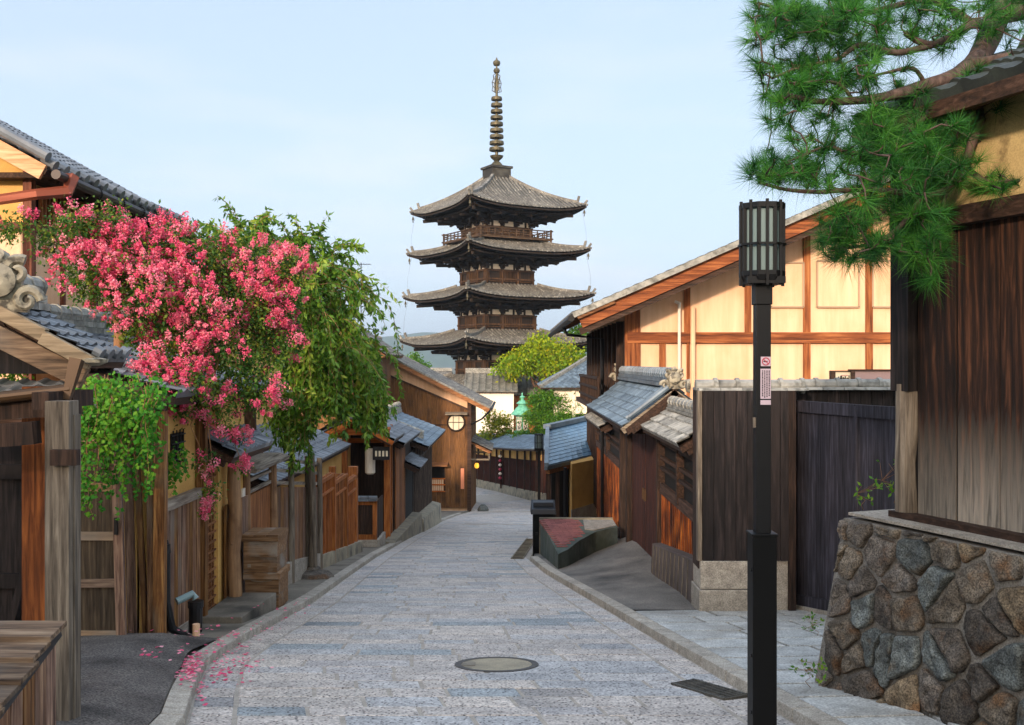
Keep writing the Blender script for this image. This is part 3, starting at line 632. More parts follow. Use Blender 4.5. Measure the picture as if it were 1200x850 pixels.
    bd = MB(); bd.box(-Bl, Bl, -Bl, Bl, zb0, ze + .2, .4); body = pg(bd).build('wall', m_pd, pag); pg(br).build('brackets', m_pd, body)
    # posts, rails and panels of the storey
    d = MB(); pn = MB(); pl = MB()
    for M_ in SQ:
        T = lambda x, y, z: tuple(M_ @ Vector((x, y, 0)) + Vector((0, 0, z)))
        for x in (-Bl, -Bl / 3, Bl / 3, Bl): d.beam(T(x, -Bl - .02, zb0), T(x, -Bl - .02, zb1), .24, .24)
        for z in (zb0 + .12, zb0 + (zb1 - zb0) * .42, zb1 - .1): d.beam(T(-Bl - .2, -Bl - .09, z), T(Bl + .2, -Bl - .09, z), .14, .16)
        for c in (-1, 0, 1):
            x0 = c * Bl * 2 / 3; w = Bl * .24; z0, z1 = zb0 + (zb1 - zb0) * .28, zb1 - .16
            for (a, b_) in (((x0 - w, z0), (x0 + w, z0)), ((x0 - w, z1), (x0 + w, z1)), ((x0 - w, z0), (x0 - w, z1)), ((x0 + w, z0), (x0 + w, z1))): pn.beam(T(a[0], -Bl - .13, a[1]), T(b_[0], -Bl - .13, b_[1]), .09, .08)
            if c == 0:
                for k in range(7): xx = x0 - w + 2 * w * (k + .5) / 7; pn.beam(T(xx, -Bl - .11, z0), T(xx, -Bl - .11, z1), .07, .05)
            pl.hexa([T(x0 - Bl * .27, -Bl - .03, zb1 + .02), T(x0 + Bl * .27, -Bl - .03, zb1 + .02), T(x0 + Bl * .27, -Bl + .05, zb1 + .02), T(x0 - Bl * .27, -Bl + .05, zb1 + .02), T(x0 - Bl * .2, -Bl - .03, zb1 + .5), T(x0 + Bl * .2, -Bl - .03, zb1 + .5), T(x0 + Bl * .2, -Bl + .05, zb1 + .5), T(x0 - Bl * .2, -Bl + .05, zb1 + .5)])
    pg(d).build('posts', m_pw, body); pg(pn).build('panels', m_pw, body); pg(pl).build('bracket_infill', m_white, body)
    # wind bells
    bl = MB()
    for M_ in SQ:
        c = M_ @ Vector((-E + .1, -E + .1, 0)); z = surf(E, 0) - .5
        bl.lathe((c.x, c.y, z - .35), [(.13, 0), (.11, .1), (.09, .26), (.03, .33)], 8); bl.tube([(c.x, c.y, z - .05), (c.x, c.y, z + .4)], .02, 4); bl.beam((c.x, c.y, z - .62), (c.x, c.y, z - .38), .1, .02)
    pg(bl).build('wind_bell', m_bronze, rf)
    return surf
Es = {5: 6.42, 4: 6.7, 3: 7.0, 2: 7.25, 1: 7.5}; Bs = {5: 2.5, 4: 2.62, 3: 2.78, 2: 2.95, 1: 3.1}
zt = {5: 16.35, 4: 12.1, 3: 7.68, 2: 3.23, 1: -1.2}
for k in (5, 4, 3, 2, 1):
    e = zt[k]; top = 20.25 if k == 5 else e + 1.45; Bu = .62 if k == 5 else Bs[k + 1] + .35
    zb1 = e - 1.5; zb0 = (zt[k - 1] + 1.3) if k > 1 else gz(PY)
    ptier(e, Es[k], Bu, top, zb0, zb1 + (.0 if k > 1 else -.3), Bs[k], k)
# balcony of the top storey
q = MB(); bw = 3.95; z0 = zt[4] + 1.5
for M_ in SQ:
    T = lambda x, y, z: tuple(M_ @ Vector((x, y, 0)) + Vector((0, 0, z)))
    for z, th in ((.1, .12), (.42, .07), (.62, .07), (.86, .1)): q.beam(T(-bw - (.25 if z > .8 or z < .2 else 0), -bw, z0 + z), T(bw + (.25 if z > .8 or z < .2 else 0), -bw, z0 + z), th, th)
    for x in np.linspace(-bw, bw, 11): q.beam(T(x, -bw, z0), T(x, -bw, z0 + .84), .09, .09)
    q.beam(T(-bw, -bw, z0 - .2), T(-bw, -bw, z0 + 1.0), .16, .16); q.beam(T(-bw, -bw + .5, z0 - .02), T(bw, -bw + .5, z0 - .02), 1.1, .1)
pg(q).build('balcony', WOOD('balcony_timber', ['#2e241c', '#4a3a2c', '#66503c'], 'X', k=.2), pag)
# spire
sp = MB(); q = MB(); q.box(-1.05, 1.05, -1.05, 1.05, 19.8, 20.9); q.box(-1.2, 1.2, -1.2, 1.2, 20.9, 21.12); base = pg(q).build('roban_base', m_pt, pag)
c = Vector((PX, PY, 0))
sp.lathe(c + Vector((0, 0, 21.1)), [(.62, 0), (.6, .25), (.4, .5), (.25, .6), (.3, .68), (.6, .95), (.68, 1.15), (.3, 1.05), (.16, 1.1), (.14, 6.5), (.1, 8.5), (.09, 9.6)], 16)
s_o = sp.build('spire', m_bronze, pag)
for i in range(9):
    z = 22.75 + i * .635; r = .74 - .025 * i; q = MB(); q.lathe(c + Vector((0, 0, z)), [(r - .12, 0), (r, 0), (r + .02, .16), (r - .02, .32), (r - .12, .32)], 20)
    q.f = q.f[:-2]; q.a = q.a[:-2]; q.m = q.m[:-2]
    q.lathe(c + Vector((0, 0, z)), [(.14, -.05), (.22, 0), (.22, .2), (.14, .25)], 10)
    for a in range(8): t = a * math.pi / 4; q.beam(c + Vector((0, 0, z + .13)), c + Vector((math.cos(t) * (r - .03), math.sin(t) * (r - .03), z + .13)), .06, .12)
    q.build('ring', m_bronze, s_o)
q = MB()
for a in range(4):       # openwork flame plates
    t = a * math.pi / 2 + .4; d = Vector((math.cos(t), math.sin(t), 0))
    for (r0, z0, r1, z1) in ((.1, 28.6, .5, 28.75), (.5, 28.75, .42, 29.2), (.42, 29.2, .5, 29.6), (.5, 29.6, .32, 30.0), (.32, 30.0, .38, 30.3), (.38, 30.3, .06, 30.55), (.1, 29.0, .42, 29.2), (.1, 29.5, .5, 29.6), (.1, 29.9, .32, 30.0), (.28, 28.7, .28, 30.2)):
        q.beam(c + d * r0 + Vector((0, 0, z0)), c + d * r1 + Vector((0, 0, z1)), .05, .06)
q.build('flame_plate', m_bronze, s_o)
q = MB(); q.lathe(c + Vector((0, 0, 30.5)), [(.06, 0), (.26, .1), (.34, .3), (.26, .5), (.09, .56), (.08, .78), (.3, .84), (.38, 1.05), (.34, 1.25), (.14, 1.36), (.03, 1.65)], 14); q.build('finial_jewel', m_bronze, s_o)
# thin lightning wires hanging from eave to eave
q = MB()
for M_ in SQ:
    for k in (5, 4, 3):
        a = M_ @ Vector((-Es[k] + .3, -Es[k] + .3, 0)); b_ = M_ @ Vector((-Es[k - 1] + .2, -Es[k - 1] + .2, 0))
        q.tube([(a.x, a.y, zt[k] + .3), ((a.x + b_.x) / 2 * 1.02, (a.y + b_.y) / 2 * 1.02, (zt[k] + zt[k - 1]) / 2 + .3), (b_.x, b_.y, zt[k - 1] + .5)], .007, 4)
pg(q).build('lightning_wire', m_steel, pag)
# ---------------------------------------------------------------- right side: storehouse on its rubble wall
d1 = Vector((.39, -1, 0)).normalized()      # along the face, towards the viewer
nn = Vector((-1, -.39, 0)).normalized()     # out of the face, to the street
c0 = Vector((2.42, 7.25, 0)); rw = thing('rubble_retaining_wall', 'rubble stone retaining wall of brown and blue boulders under the dark storehouse', 'stone wall', (c0.x, c0.y, gz(c0.y)))
zt_ = .38
def wall_pt(u, z, o, org, du, no):    # u along, z height, o outwards; battered
    b = (zt_ - z) * .17; p = org + du * u + no * (o + b); return Vector((p.x, p.y, z))
def rubble(org, du, no, Ln, zlo, name, seed, eL=True):
    rr = random.Random(seed); pts = []; H = zt_ - zlo; cs = .245
    nx, nz_ = round(Ln / cs), round(H / cs)
    for j in range(-1, nz_ + 1):
        for i in range(-1, nx + 1):
            pts.append(((i + .5 + rr.uniform(-.48, .48) + .5 * (j % 2)) * Ln / nx, zlo + (j + .5 + rr.uniform(-.46, .46)) * H / nz_))
    st = MB(); cells = 0
    for k, (px, pz) in enumerate(pts):
        poly = [(0, zlo), (Ln, zlo), (Ln, zt_ - .0), (0, zt_ - .0)]
        if not (-.15 < px < Ln + .15 and zlo - .15 < pz < zt_ + .15): continue
        for m_, (qx, qz) in enumerate(pts):
            if m_ == k: continue
            dx, dz = qx - px, qz - pz
            if dx * dx + dz * dz > 1.2: continue
            mx_, mz_ = (px + qx) / 2, (pz + qz) / 2; new = []
            for i in range(len(poly)):
                a = poly[i]; b = poly[(i + 1) % len(poly)]; sa = (a[0] - mx_) * dx + (a[1] - mz_) * dz; sb = (b[0] - mx_) * dx + (b[1] - mz_) * dz
                if sa <= 0: new.append(a)
                if (sa < 0) != (sb < 0) and sa != sb: t = sa / (sa - sb); new.append((a[0] + (b[0] - a[0]) * t, a[1] + (b[1] - a[1]) * t))
            poly = new
            if len(poly) < 3: break
        if len(poly) < 3: continue
        cx = sum(p[0] for p in poly) / len(poly); cz = sum(p[1] for p in poly) / len(poly)
        # resample the outline and round it
        n = 36; peri = [0]
        for i in range(len(poly)): a = poly[i]; b = poly[(i + 1) % len(poly)]; peri.append(peri[-1] + math.dist(a, b))
        if peri[-1] < .25: continue
        out = []
        for i in range(n):
            t = peri[-1] * i / n
            for e in range(len(poly)):
                if peri[e] <= t <= peri[e + 1]: break
            a = poly[e]; b = poly[(e + 1) % len(poly)]; w = (t - peri[e]) / max(1e-6, peri[e + 1] - peri[e]); out.append((a[0] + (b[0] - a[0]) * w, a[1] + (b[1] - a[1]) * w))
        for _ in range(1): out = [((out[i - 1][0] + 2 * out[i][0] + out[(i + 1) % n][0]) / 4, (out[i - 1][1] + 2 * out[i][1] + out[(i + 1) % n][1]) / 4) for i in range(n)]
        gp = rr.uniform(.009, .022); dep = rr.uniform(.018, .045); tx, tz = rr.uniform(-.12, .12), rr.uniform(-.12, .12); vs = []; rings = ((1.0, -.05), (.985, .35), (.96, .7), (.9, .9), (.76, 1.0), (.55, 1.02), (.3, 1.04))
        for (sc_, hh) in rings:
            for (x, z) in out:
                L0 = math.hypot(x - cx, z - cz) + 1e-6; s_ = max(.05, (L0 - gp) / L0) * sc_; X = cx + (x - cx) * s_; Z = cz + (z - cz) * s_
                o = dep * hh + (X - cx) * tx * hh + (Z - cz) * tz * hh
                if hh > 0: o += .03 * mnoise.noise(Vector((X * 9, Z * 9, k * 3.1))) + .016 * mnoise.noise(Vector((X * 30, Z * 30, k))) + .03 * abs(mnoise.noise(Vector((X * 5, Z * 5, k * 1.7))))
                X += .008 * mnoise.noise(Vector((x * 14, z * 14, 5.0 + k))); vs.append(wall_pt(X, min(Z, zt_ + .02), o, org, du, no))
        vs.append(wall_pt(cx, cz, dep * 1.02, org, du, no)); fs = []
        for r_ in range(len(rings) - 1):
            for i in range(n): fs.append((r_ * n + i, r_ * n + (i + 1) % n, (r_ + 1) * n + (i + 1) % n, (r_ + 1) * n + i))
        b_ = (len(rings) - 1) * n
        for i in range(n): fs.append((b_ + i, b_ + (i + 1) % n, len(rings) * n))
        if sum(1 for _ in fs): st.add(vs, fs, rr.random())
    return st.build(name, m_rub, rw, smooth=True)
def rub_mat():
    m = MAT('rubble_stone', [lin('#35312c'), lin('#7c766c')], ns=9, var=.3, rough=.85, fine=.55, stain=lin('#67503a'), stain_s=5, stain_r=(.55, .7), bump=1.0, bscale=55)
    nt = m.node_tree; N = nt.nodes; l = nt.links.new; b = N['Principled BSDF']; src = b.inputs['Base Color'].links[0].from_socket
    at = N.new('ShaderNodeAttribute'); at.attribute_name = 'v'; mm = N.new('ShaderNodeMath'); mm.operation = 'MULTIPLY'; mm.inputs[1].default_value = 17.3; fr_ = N.new('ShaderNodeMath'); fr_.operation = 'FRACT'
    l(at.outputs['Fac'], mm.inputs[0]); l(mm.outputs[0], fr_.inputs[0]); r2 = N.new('ShaderNodeValToRGB'); r2.color_ramp.interpolation = 'CONSTANT'; e = r2.color_ramp.elements
    e[0].position = 0; e[0].color = (1.0, .92, .84, 1); e[1].position = .3; e[1].color = (.62, .58, .57, 1)
    for p_, c_ in ((.45, (.74, .9, 1.02, 1)), (.66, (1.2, 1.0, .76, 1)), (.8, (1.0, .95, .95, 1))): q = e.new(p_); q.color = c_
    l(fr_.outputs[0], r2.inputs[0]); mx2 = N.new('ShaderNodeMix'); mx2.data_type = 'RGBA'; mx2.blend_type = 'MULTIPLY'; mx2.inputs[0].default_value = 1
    l(src, mx2.inputs[6]); l(r2.outputs[0], mx2.inputs[7]); l(mx2.outputs[2], b.inputs['Base Color']); return m
m_rub = rub_mat()
zl = gz(7.25) - .05
rubble(c0, d1, nn, 4.2, gz(7.25) - .1, 'boulders', 4)
d2 = Vector((1, .1, 0)).normalized(); n2 = Vector((.1, -1, 0)).normalized() * -1
rubble(c0 + Vector((0, 0, 0)), d2, n2, .9, gz(7.25) - .1, 'end_boulders', 9)
q = MB(); b0 = [wall_pt(0, zl - .15, -.0, c0, d1, nn), wall_pt(4.2, zl - .15, 0, c0, d1, nn)]; t0 = [wall_pt(0, zt_ - .012, 0, c0, d1, nn), wall_pt(4.2, zt_ - .012, 0, c0, d1, nn)]
bk = -nn * 1.6
q.hexa([b0[0] + n2 * .14, b0[1], b0[1] + bk, b0[0] + bk + n2 * .14, t0[0] + n2 * .0, t0[1], t0[1] + bk, t0[0] + bk]); q.build('mortar', MAT('wall_mortar', [lin('#625d56'), lin('#858078')], ns=6, var=.05, rough=.95, fine=.3), rw)
q = MB(); s0 = c0 + d1 * .02 - nn * .02; s0.z = zt_ + .012; e0 = c0 + d1 * 4.2 - nn * .02; e0.z = zt_ + .012
q.prism([s0, e0, e0 - nn * .5, s0 - nn * .5], (0, 0, .02)); q.build('coping', m_granite, rw)
# storehouse
sh = thing('storehouse', 'dark board storehouse with ochre plaster top standing on the rubble wall at the right edge', 'storehouse', (2.8, 7.2, .4))
f0 = c0 - nn * .24 + d1 * .3; f1 = f0 + d1 * 4.0      # face line
q = MB(); planks(q, (f0 + d1 * .16)[:2], f1[:2], (.44, .44), (2.4, 2.4), bw=.34, th=.03, jit=.01, gap=.012, side=-1); bo = q.build('board_wall', m_store, sh, bevel=.003)
q = MB(); a = f0 - nn * .014 + d1 * .1; b = f1 - nn * .014; q.prism([(a.x, a.y, .44), (b.x, b.y, .44), (b.x, b.y, 2.4), (a.x, a.y, 2.4)], -nn * .003); q.build('backing', m_void, sh)
q = MB(); a = f0 + d1 * -.02 + nn * .03; q.beam((a.x, a.y, 2.46), tuple((f1 + nn * .03)[:2]) + (2.46,), .1, .12); q.beam((a.x, a.y, .425), tuple((f1 + nn * .02)[:2]) + (.425,), .12, .06); q.build('rail', m_darkY, sh)
q = MB(); a = f0 - nn * .02; b = f1 - nn * .02; q.prism([(a.x, a.y, .42), (b.x, b.y, .42), (b.x, b.y, 3.2), (a.x, a.y, 3.2)], -nn * 1.5); q.build('plaster_wall', m_store_pl, sh)
q = MB(); a = f0 + d1 * .07 + nn * .0
q.tube([(a.x, a.y, .42), (a.x - .012, a.y, .8), (a.x + .005, a.y, 1.0), (a.x, a.y, 1.35)], [.085, .075, .085, .08], 12); q.build('log_post', m_grey, sh)
q = MB(); q.beam((a.x, a.y, 1.3), (a.x, a.y, 3.15), .17, .15, nn); q.build('post', m_black, sh)
q = MB(); a = f0 + d1 * 1.62 + nn * .045; q.tube([(a.x, a.y, .43), (a.x - .01, a.y + .01, 1.4), (a.x, a.y, 2.42)], [.05, .045, .045], 10); q.build('post', m_grey, sh)
# its roof
ea = f0 - d1 * .12 + nn * .3; eb = f1 + nn * .3; ra_ = f0 - d1 * .12 - nn * .9; rb_ = f1 - nn * .9
roof_plane(sh, (ea.x, ea.y, 3.2), (eb.x, eb.y, 3.2), (rb_.x, rb_.y, 3.75), (ra_.x, ra_.y, 3.75), MAT('mossy_dark_tile', [lin('#24282a'), lin('#3d4440')], ns=3, var=.25, rough=.6, fine=.1), m_darkY, pitch=.24, course=.2)
q = MB(); q.beam((ea.x, ea.y, 3.11), (eb.x, eb.y, 3.11), .05, .1); q.build('fascia', m_darkY, sh)
# ---------------------------------------------------------------- lamp post (near right)
def street_lamp(loc, label, name='street_lamp', detail=True):
    x, y, z = loc; t = thing(name, label, 'street lamp', loc, 'street lamps along the right side of the street')
    q = MB(); q.box(x - .07, x + .07, y - .07, y + .07, z, z + 1.15); q.box(x - .077, x + .077, y - .077, y + .077, z + 1.15, z + 1.165); q.build('base_casing', m_steel2, t, bevel=.004)
    q = MB(); q.box(x - .043, x + .043, y - .043, y + .043, z + 1.16, z + 2.5); q.box(x - .05, x + .05, y - .05, y + .05, z + 2.5, z + 2.68); q.build('pole', m_steel, t, bevel=.004)
    q = MB(); h0, h1 = z + 2.64, z + 3.06; w = .095
    q.box(x - .11, x + .11, y - .11, y + .11, h0 - .02, h0 + .02); 
    q.lathe((x, y, h1), [(.135, 0), (.135, .03), (.1, .035)], 8, rot=rad(22.5))
    q.lathe((x, y, h0), [(.125, 0), (.135, .03), (.135, .055)], 8, rot=rad(22.5))
    for k in range(8):
        a = k * math.pi / 4; c_ = Vector((x + math.cos(a + rad(22.5)) * .122, y + math.sin(a + rad(22.5)) * .122, 0))
        q.beam((c_.x, c_.y, h0 + .02), (c_.x, c_.y, h1 + .01), .018, .02)
        m_ = Vector((x + math.cos(a) * .122, y + math.sin(a) * .122, 0)); q.beam((m_.x, m_.y, h0 - .03), (m_.x, m_.y, h1 + .045), .016, .016)
        tn = Vector((-math.sin(a), math.cos(a), 0)) * .05
        q.beam((m_.x - tn.x, m_.y - tn.y, (h0 + h1) / 2), (m_.x + tn.x, m_.y + tn.y, (h0 + h1) / 2), .02, .012)
    q.build('lantern_frame', m_steel, t)
    q = MB(); q.lathe((x, y, h0 + .03), [(.105, 0), (.105, h1 - h0 - .02)], 8, rot=rad(22.5)); q.build('lantern_glass', m_frost, t)
    if detail:
        q = MB(); yy = y - .0465
        q.box(x - .018, x + .04, yy, yy + .003, z + 2.14, z + 2.195); q.box(x - .012, x + .046, yy, yy + .003, z + 1.865, z + 1.985) if False else None
        st = q.build('no_smoking_sticker', m_lav, t); cx, cz = x + .011, z + 2.1675
        q = MB(); pts = [(cx + .021 * math.cos(a * .3927), yy - .0015, cz + .021 * math.sin(a * .3927)) for a in range(17)]; q.tube(pts, .0028, 5); q.beam((cx - .015, yy - .0015, cz + .015), (cx + .015, yy - .0015, cz - .015), .004, .004)
        q.build('ban_ring', m_red, st)
        q = MB(); q.box(cx - .014, cx + .01, yy - .001, yy, cz - .003, cz + .003); q.build('cigarette', m_ink, st)
        q = MB(); q.box(x - .02, x + .04, yy, yy + .003, z + 1.95, z + 2.125); q.box(x - .02, x + .04, yy, yy + .003, z + 1.915, z + 1.942); np_ = q.build('notice_plate', m_lav, t)
        q = MB()
        for c_ in range(4):
            zz = z + 2.115
            while zz > z + 1.965:
                h = R.uniform(.004, .009); q.box(x - .012 + c_ * .013, x - .005 + c_ * .013, yy - .001, yy, zz - h, zz); zz -= h + .003
        q.build('lettering', m_ink, np_)
        q = MB(); q.tube([(x - .047, y - .02, z + 1.78), (x - .047, y - .02, z + 1.84)], .012, 8); q.build('socket', m_grey, t)
        q = MB()
        for zz in (.95, .45, .12): q.tube([(x - .07, y - .04, z + zz), (x - .078, y - .04, z + zz)], .01, 8)
        q.build('bolts', m_steel, t)
    return t
lx = 293 / F * 5.85; street_lamp((lx, 5.85, gz(5.85) + .07), 'tall black square lamp post with frosted lantern and stickers in the right foreground')
lp2 = street_lamp((.76, 28, gz(28) - .12), 'distant black lamp post beside the blue tiled shed', detail=False)
# ---------------------------------------------------------------- pier wall, plank gate, and tile coping
pw = thing('pier_wall', 'dark board wall with granite foot and tile coping beside the double wooden gate', 'wall', (2.7, 11.7, gz(11.7)))
z0 = gz(11.5) + .05; zc = 1.5 - 33 / F * 11.5
q = MB(); planks(q, (2.2, 11.5), (3.22, 11.5), (z0 + .6, z0 + .6), (zc, zc), bw=.13, th=.02, jit=.006, side=1); bw_ = q.build('board_face', m_black, pw)
q = MB(); planks(q, (3.26, 11.95), (4.7, 11.95), (z0 + .1, z0 + .1), (zc, zc), bw=.13, th=.02, jit=.006, side=1); q.build('board_face', m_black, pw)
q = MB(); q.box(2.16, 3.24, 11.53, 11.9, z0 + .5, zc, .5); q.box(3.24, 4.75, 11.98, 12.2, z0 - .2, zc, .5); q.build('core', m_dark, pw)
q = MB(); q.box(2.14, 2.19, 11.47, 11.56, z0 + .6, zc); q.build('edge_post', m_grey, pw); q = MB(); q.box(3.19, 3.27, 11.46, 11.96, z0, zc); q.build('edge_post', m_dark, pw)
q = MB(); q.box(2.15, 2.9, 11.44, 11.95, z0 - .15, z0 + .27); q.box(2.17, 2.88, 11.46, 11.93, z0 + .278, z0 + .6); q.box(2.9, 3.2, 11.52, 11.9, z0 - .1, z0 + .6); q.build('granite_foot', m_granite, pw, bevel=.008)
q = MB(); 
for i in range(16):
    x0 = 2.16 + i * .255; yb = 11.72 if x0 < 3.2 else 12.02
    if x0 > 4.7: break
    w = .255
    q.tube([(x0, yb, zc + .05), (x0 + w * .82, yb, zc + .05), (x0 + w * .83, yb, zc + .05), (x0 + w, yb, zc + .05)], [.075, .075, .095, .095], 12)
    q.hexa([(x0 + .004, yb - .22, zc + .0), (x0 + w - .004, yb - .22, zc + .0), (x0 + w - .004, yb + .22, zc + .0), (x0 + .004, yb + .22, zc + .0), (x0 + .004, yb - .2, zc + .03), (x0 + w - .004, yb - .2, zc + .03), (x0 + w - .004, yb + .2, zc + .03), (x0 + .004, yb + .2, zc + .03)])
q.build('coping_tiles', m_ridge, pw)
q = MB(); q.tube([(2.09, 11.72, zc + .05), (2.05, 11.72, zc + .05)], [.085, .07], 14); q.build('coping_end', m_oni, pw)
gt = thing('wooden_gate', 'pair of tall dark plank gate leaves standing at an angle behind the lamp post', 'gate', (3.5, 10.8, gz(10.8)))
ga, gb = Vector((3.34, 11.85, 0)), Vector((3.93, 9.9, 0)); mid = ga.lerp(gb, .62); zg = 1.5 - 46 / F * 11.85; zf = gz(10.8)
def leaf(a, b, g0, g1):
    q = MB(); planks(q, a[:2], b[:2], (gz(a.y) + .22, gz(b.y) + .22), (zg - .1, zg - .1), bw=.085, th=.018, gap=.003, jit=.003, side=1); l_ = q.build('gate_leaf', m_gateb, gt)
    nrm = (b - a).normalized().cross(Vector((0, 0, 1))); q = MB()
    for z, h in ((zg - .045, .13),): q.beam((a.x + nrm.x * .03, a.y + nrm.y * .03, z), (b.x + nrm.x * .03, b.y + nrm.y * .03, z), .05, h)
    q.beam((a.x + nrm.x * .03, a.y + nrm.y * .03, gz(a.y) + .15), (b.x + nrm.x * .03, b.y + nrm.y * .03, gz(b.y) + .15), .05, .18)
    for p_ in (a, b): q.beam((p_.x + nrm.x * .03, p_.y + nrm.y * .03, gz(p_.y) + .1), (p_.x + nrm.x * .03, p_.y + nrm.y * .03, zg), .05, .05)
    q.build('leaf_frame', m_gateb, l_)
leaf(ga, mid, 0, 0); leaf(mid + (gb - ga).normalized() * .02, gb, 0, 0)
q = MB(); q.beam((ga.x, ga.y, gz(ga.y) + .06), (gb.x, gb.y, gz(gb.y) + .06), .16, .12); q.build('threshold', m_granite, gt)
# ---------------------------------------------------------------- large cream house on the right
ch = thing('cream_house', 'large cream plastered timber frame house with red cedar bargeboard behind the wooden gate', 'house', (6, 22, gz(22)))
HY = 22.0; X = lambda px, Y=HY: (px - 600) / F * Y; Zp = lambda py, Y=HY: EYE + (425 - py) / F * Y
xl = X(735); xr = X(1330); rz = lambda x: Zp(388) + (x - X(672)) * (388 - 262) / (962 - 672) + .0    # roof line underside rising to the right
ridge_x = X(1175)
q = MB(); q.prism([(xl, HY, gz(HY) - .3), (xr, HY, gz(HY) - .3), (xr, HY, rz(2 * ridge_x - xr)), (ridge_x, HY, rz(ridge_x)), (xl, HY, rz(xl))], (0, 11, 0)); wl_ = q.build('gable_wall', m_cream, ch)
q = MB(); bz = Zp(396); q.beam((xl, HY - .03, bz), (xr, HY - .03, bz), .1, .24); q.build('beam', m_redX, ch)
for px, w, up, lo in ((741, 18, None, Zp(470)), (776, 7, Zp(400), Zp(480)), (805, 7, None, None), (876, 7, None, bz), (945, 8, None, None), (1018, 8, None, None), (806, 3, bz, Zp(470)), (1090, 8, None, None)):
    x = X(px); zt1 = (rz(x) - .1) if up is None else up; zb_ = Zp(600) if lo is None else lo
    if px == 805: zb_ = bz
    q = MB(); q.beam((x, HY - .024, zb_), (x, HY - .024, zt1), w / F * HY, .07, (0, 1, 0)); q.build('post', m_redZ, ch)
for px0, px1, py0, py1 in ((903, 941, 308, 360), (957, 1006, 306, 360), (1022, 1068, 306, 360)):
    q = MB(); q.box(X(px0), X(px1), HY - .03, HY + .02, Zp(py1), Zp(py0)); w_ = q.build('shutter', m_cream, ch)
    q = MB()
    for a_, b_ in (((px0, py0), (px1, py0)), ((px0, py1), (px1, py1)), ((px0, py0), (px0, py1)), ((px1, py0), (px1, py1))): q.beam((X(a_[0]), HY - .045, Zp(a_[1])), (X(b_[0]), HY - .045, Zp(b_[1])), .035, .035, (0, 0, 1) if a_[1] == b_[1] else (0, 1, 0))
    q.build('shutter_frame', FLAT('taupe_frame', '#a98f76', .7), w_)
q = MB(); q.tube([(X(795), HY - .12, Zp(355)), (X(795), HY - .12, Zp(450))], .035, 8); q.tube([(X(795), HY - .12, Zp(356)), (X(790), HY - .1, Zp(354))], .035, 8); q.build('drain_pipe', m_pipe, ch)
q = MB(); q.tube([(X(811), HY - .12, Zp(360)), (X(811), HY - .12, Zp(480))], .055, 8); q.build('drain_pipe', m_cream, ch)
# bargeboard and roof
e0 = Vector((X(672), HY - 1.0, 0)); 
def slope(x): return rz(x) + .02
q = MB(); y = HY - 1.0
for (dz, h, th, mt, nm) in ((.12, .3, .07, m_redX, 'bargeboard'), (-.1, .14, .06, m_darkX, 'lower_bargeboard')):
    q = MB(); yy = HY - 1.0 + (0 if dz > 0 else .05)
    q.beam((X(676), yy, slope(X(676)) + dz), (ridge_x, yy, slope(ridge_x) + dz), th, h, (0, 0, 1)); q.beam((ridge_x, yy, slope(ridge_x) + dz), (ridge_x + 4, yy, slope(ridge_x) + dz - 1.7), th, h); q.build(nm, mt, ch)
A_ = (X(668), HY - 1.12, slope(X(668)) + .34); D_ = (ridge_x, HY - 1.12, slope(ridge_x) + .34)
roof_plane(ch, (A_[0], HY + 11, A_[2]), A_, D_, (D_[0], HY + 11, D_[2]), m_tileW, m_brownX, th=.05)
roof_plane(ch, (ridge_x + 4.5, HY - 1.12, D_[2] - 1.95), (ridge_x + 4.5, HY + 11, D_[2] - 1.95), (D_[0], HY + 11, D_[2]), D_, m_tileW, m_brownX, th=.05)
q = MB(); q.beam((X(668), HY - 1.1, slope(X(668)) + .31), (ridge_x, HY - 1.1, slope(ridge_x) + .31), .12, .12); q.build('verge_tiles', m_ridge, ch)
q = MB(); xg = X(666); q.tube([(xg, HY - 1.1, A_[2] - .1), (xg, HY + 10.6, A_[2] - .14)], .07, 8); q.build('gutter', m_steel, ch)
q = MB(); q.tube([(xg, HY + 2.2, A_[2] - .15), (xg + .1, HY + 2.2, A_[2] - .35), (xl - .35, HY + 2.2, A_[2] - .45), (xl - .35, HY + 2.2, gz(24))], .045, 6); q.build('downpipe', m_steel, ch)
# street side: dark lattice upper floor with a railing
q = MB(); planks(q, (xl - .02, HY + 10.9), (xl - .02, HY + .1), (gz(HY), gz(HY)), (A_[2] - .1, A_[2] - .1), bw=.3, th=.03, side=1, batten=.06); q.build('side_boards', m_dark, ch)
q = MB()
for y in np.arange(HY + .5, HY + 8, 1.0): q.beam((xl - .12, y, Zp(470, 24)), (xl - .12, y, A_[2] - .1), .14, .14)
for z in (Zp(468, 24), Zp(455, 24), Zp(443, 24)): q.beam((xl - .5, HY + 1.6, z), (xl - .5, HY + 8, z), .06, .07)
for y in np.arange(HY + 1.6, HY + 8, .5): q.beam((xl - .5, y, Zp(478, 24)), (xl - .5, y, Zp(443, 24)), .04, .05)
q.build('balcony_rail', m_dark, ch)
q = MB(); q.beam((xl - .3, HY + 1.4, Zp(478, 24)), (xl - .3, HY + 8.2, Zp(478, 24)), .6, .12); q.build('balcony_floor', m_darkY, ch)
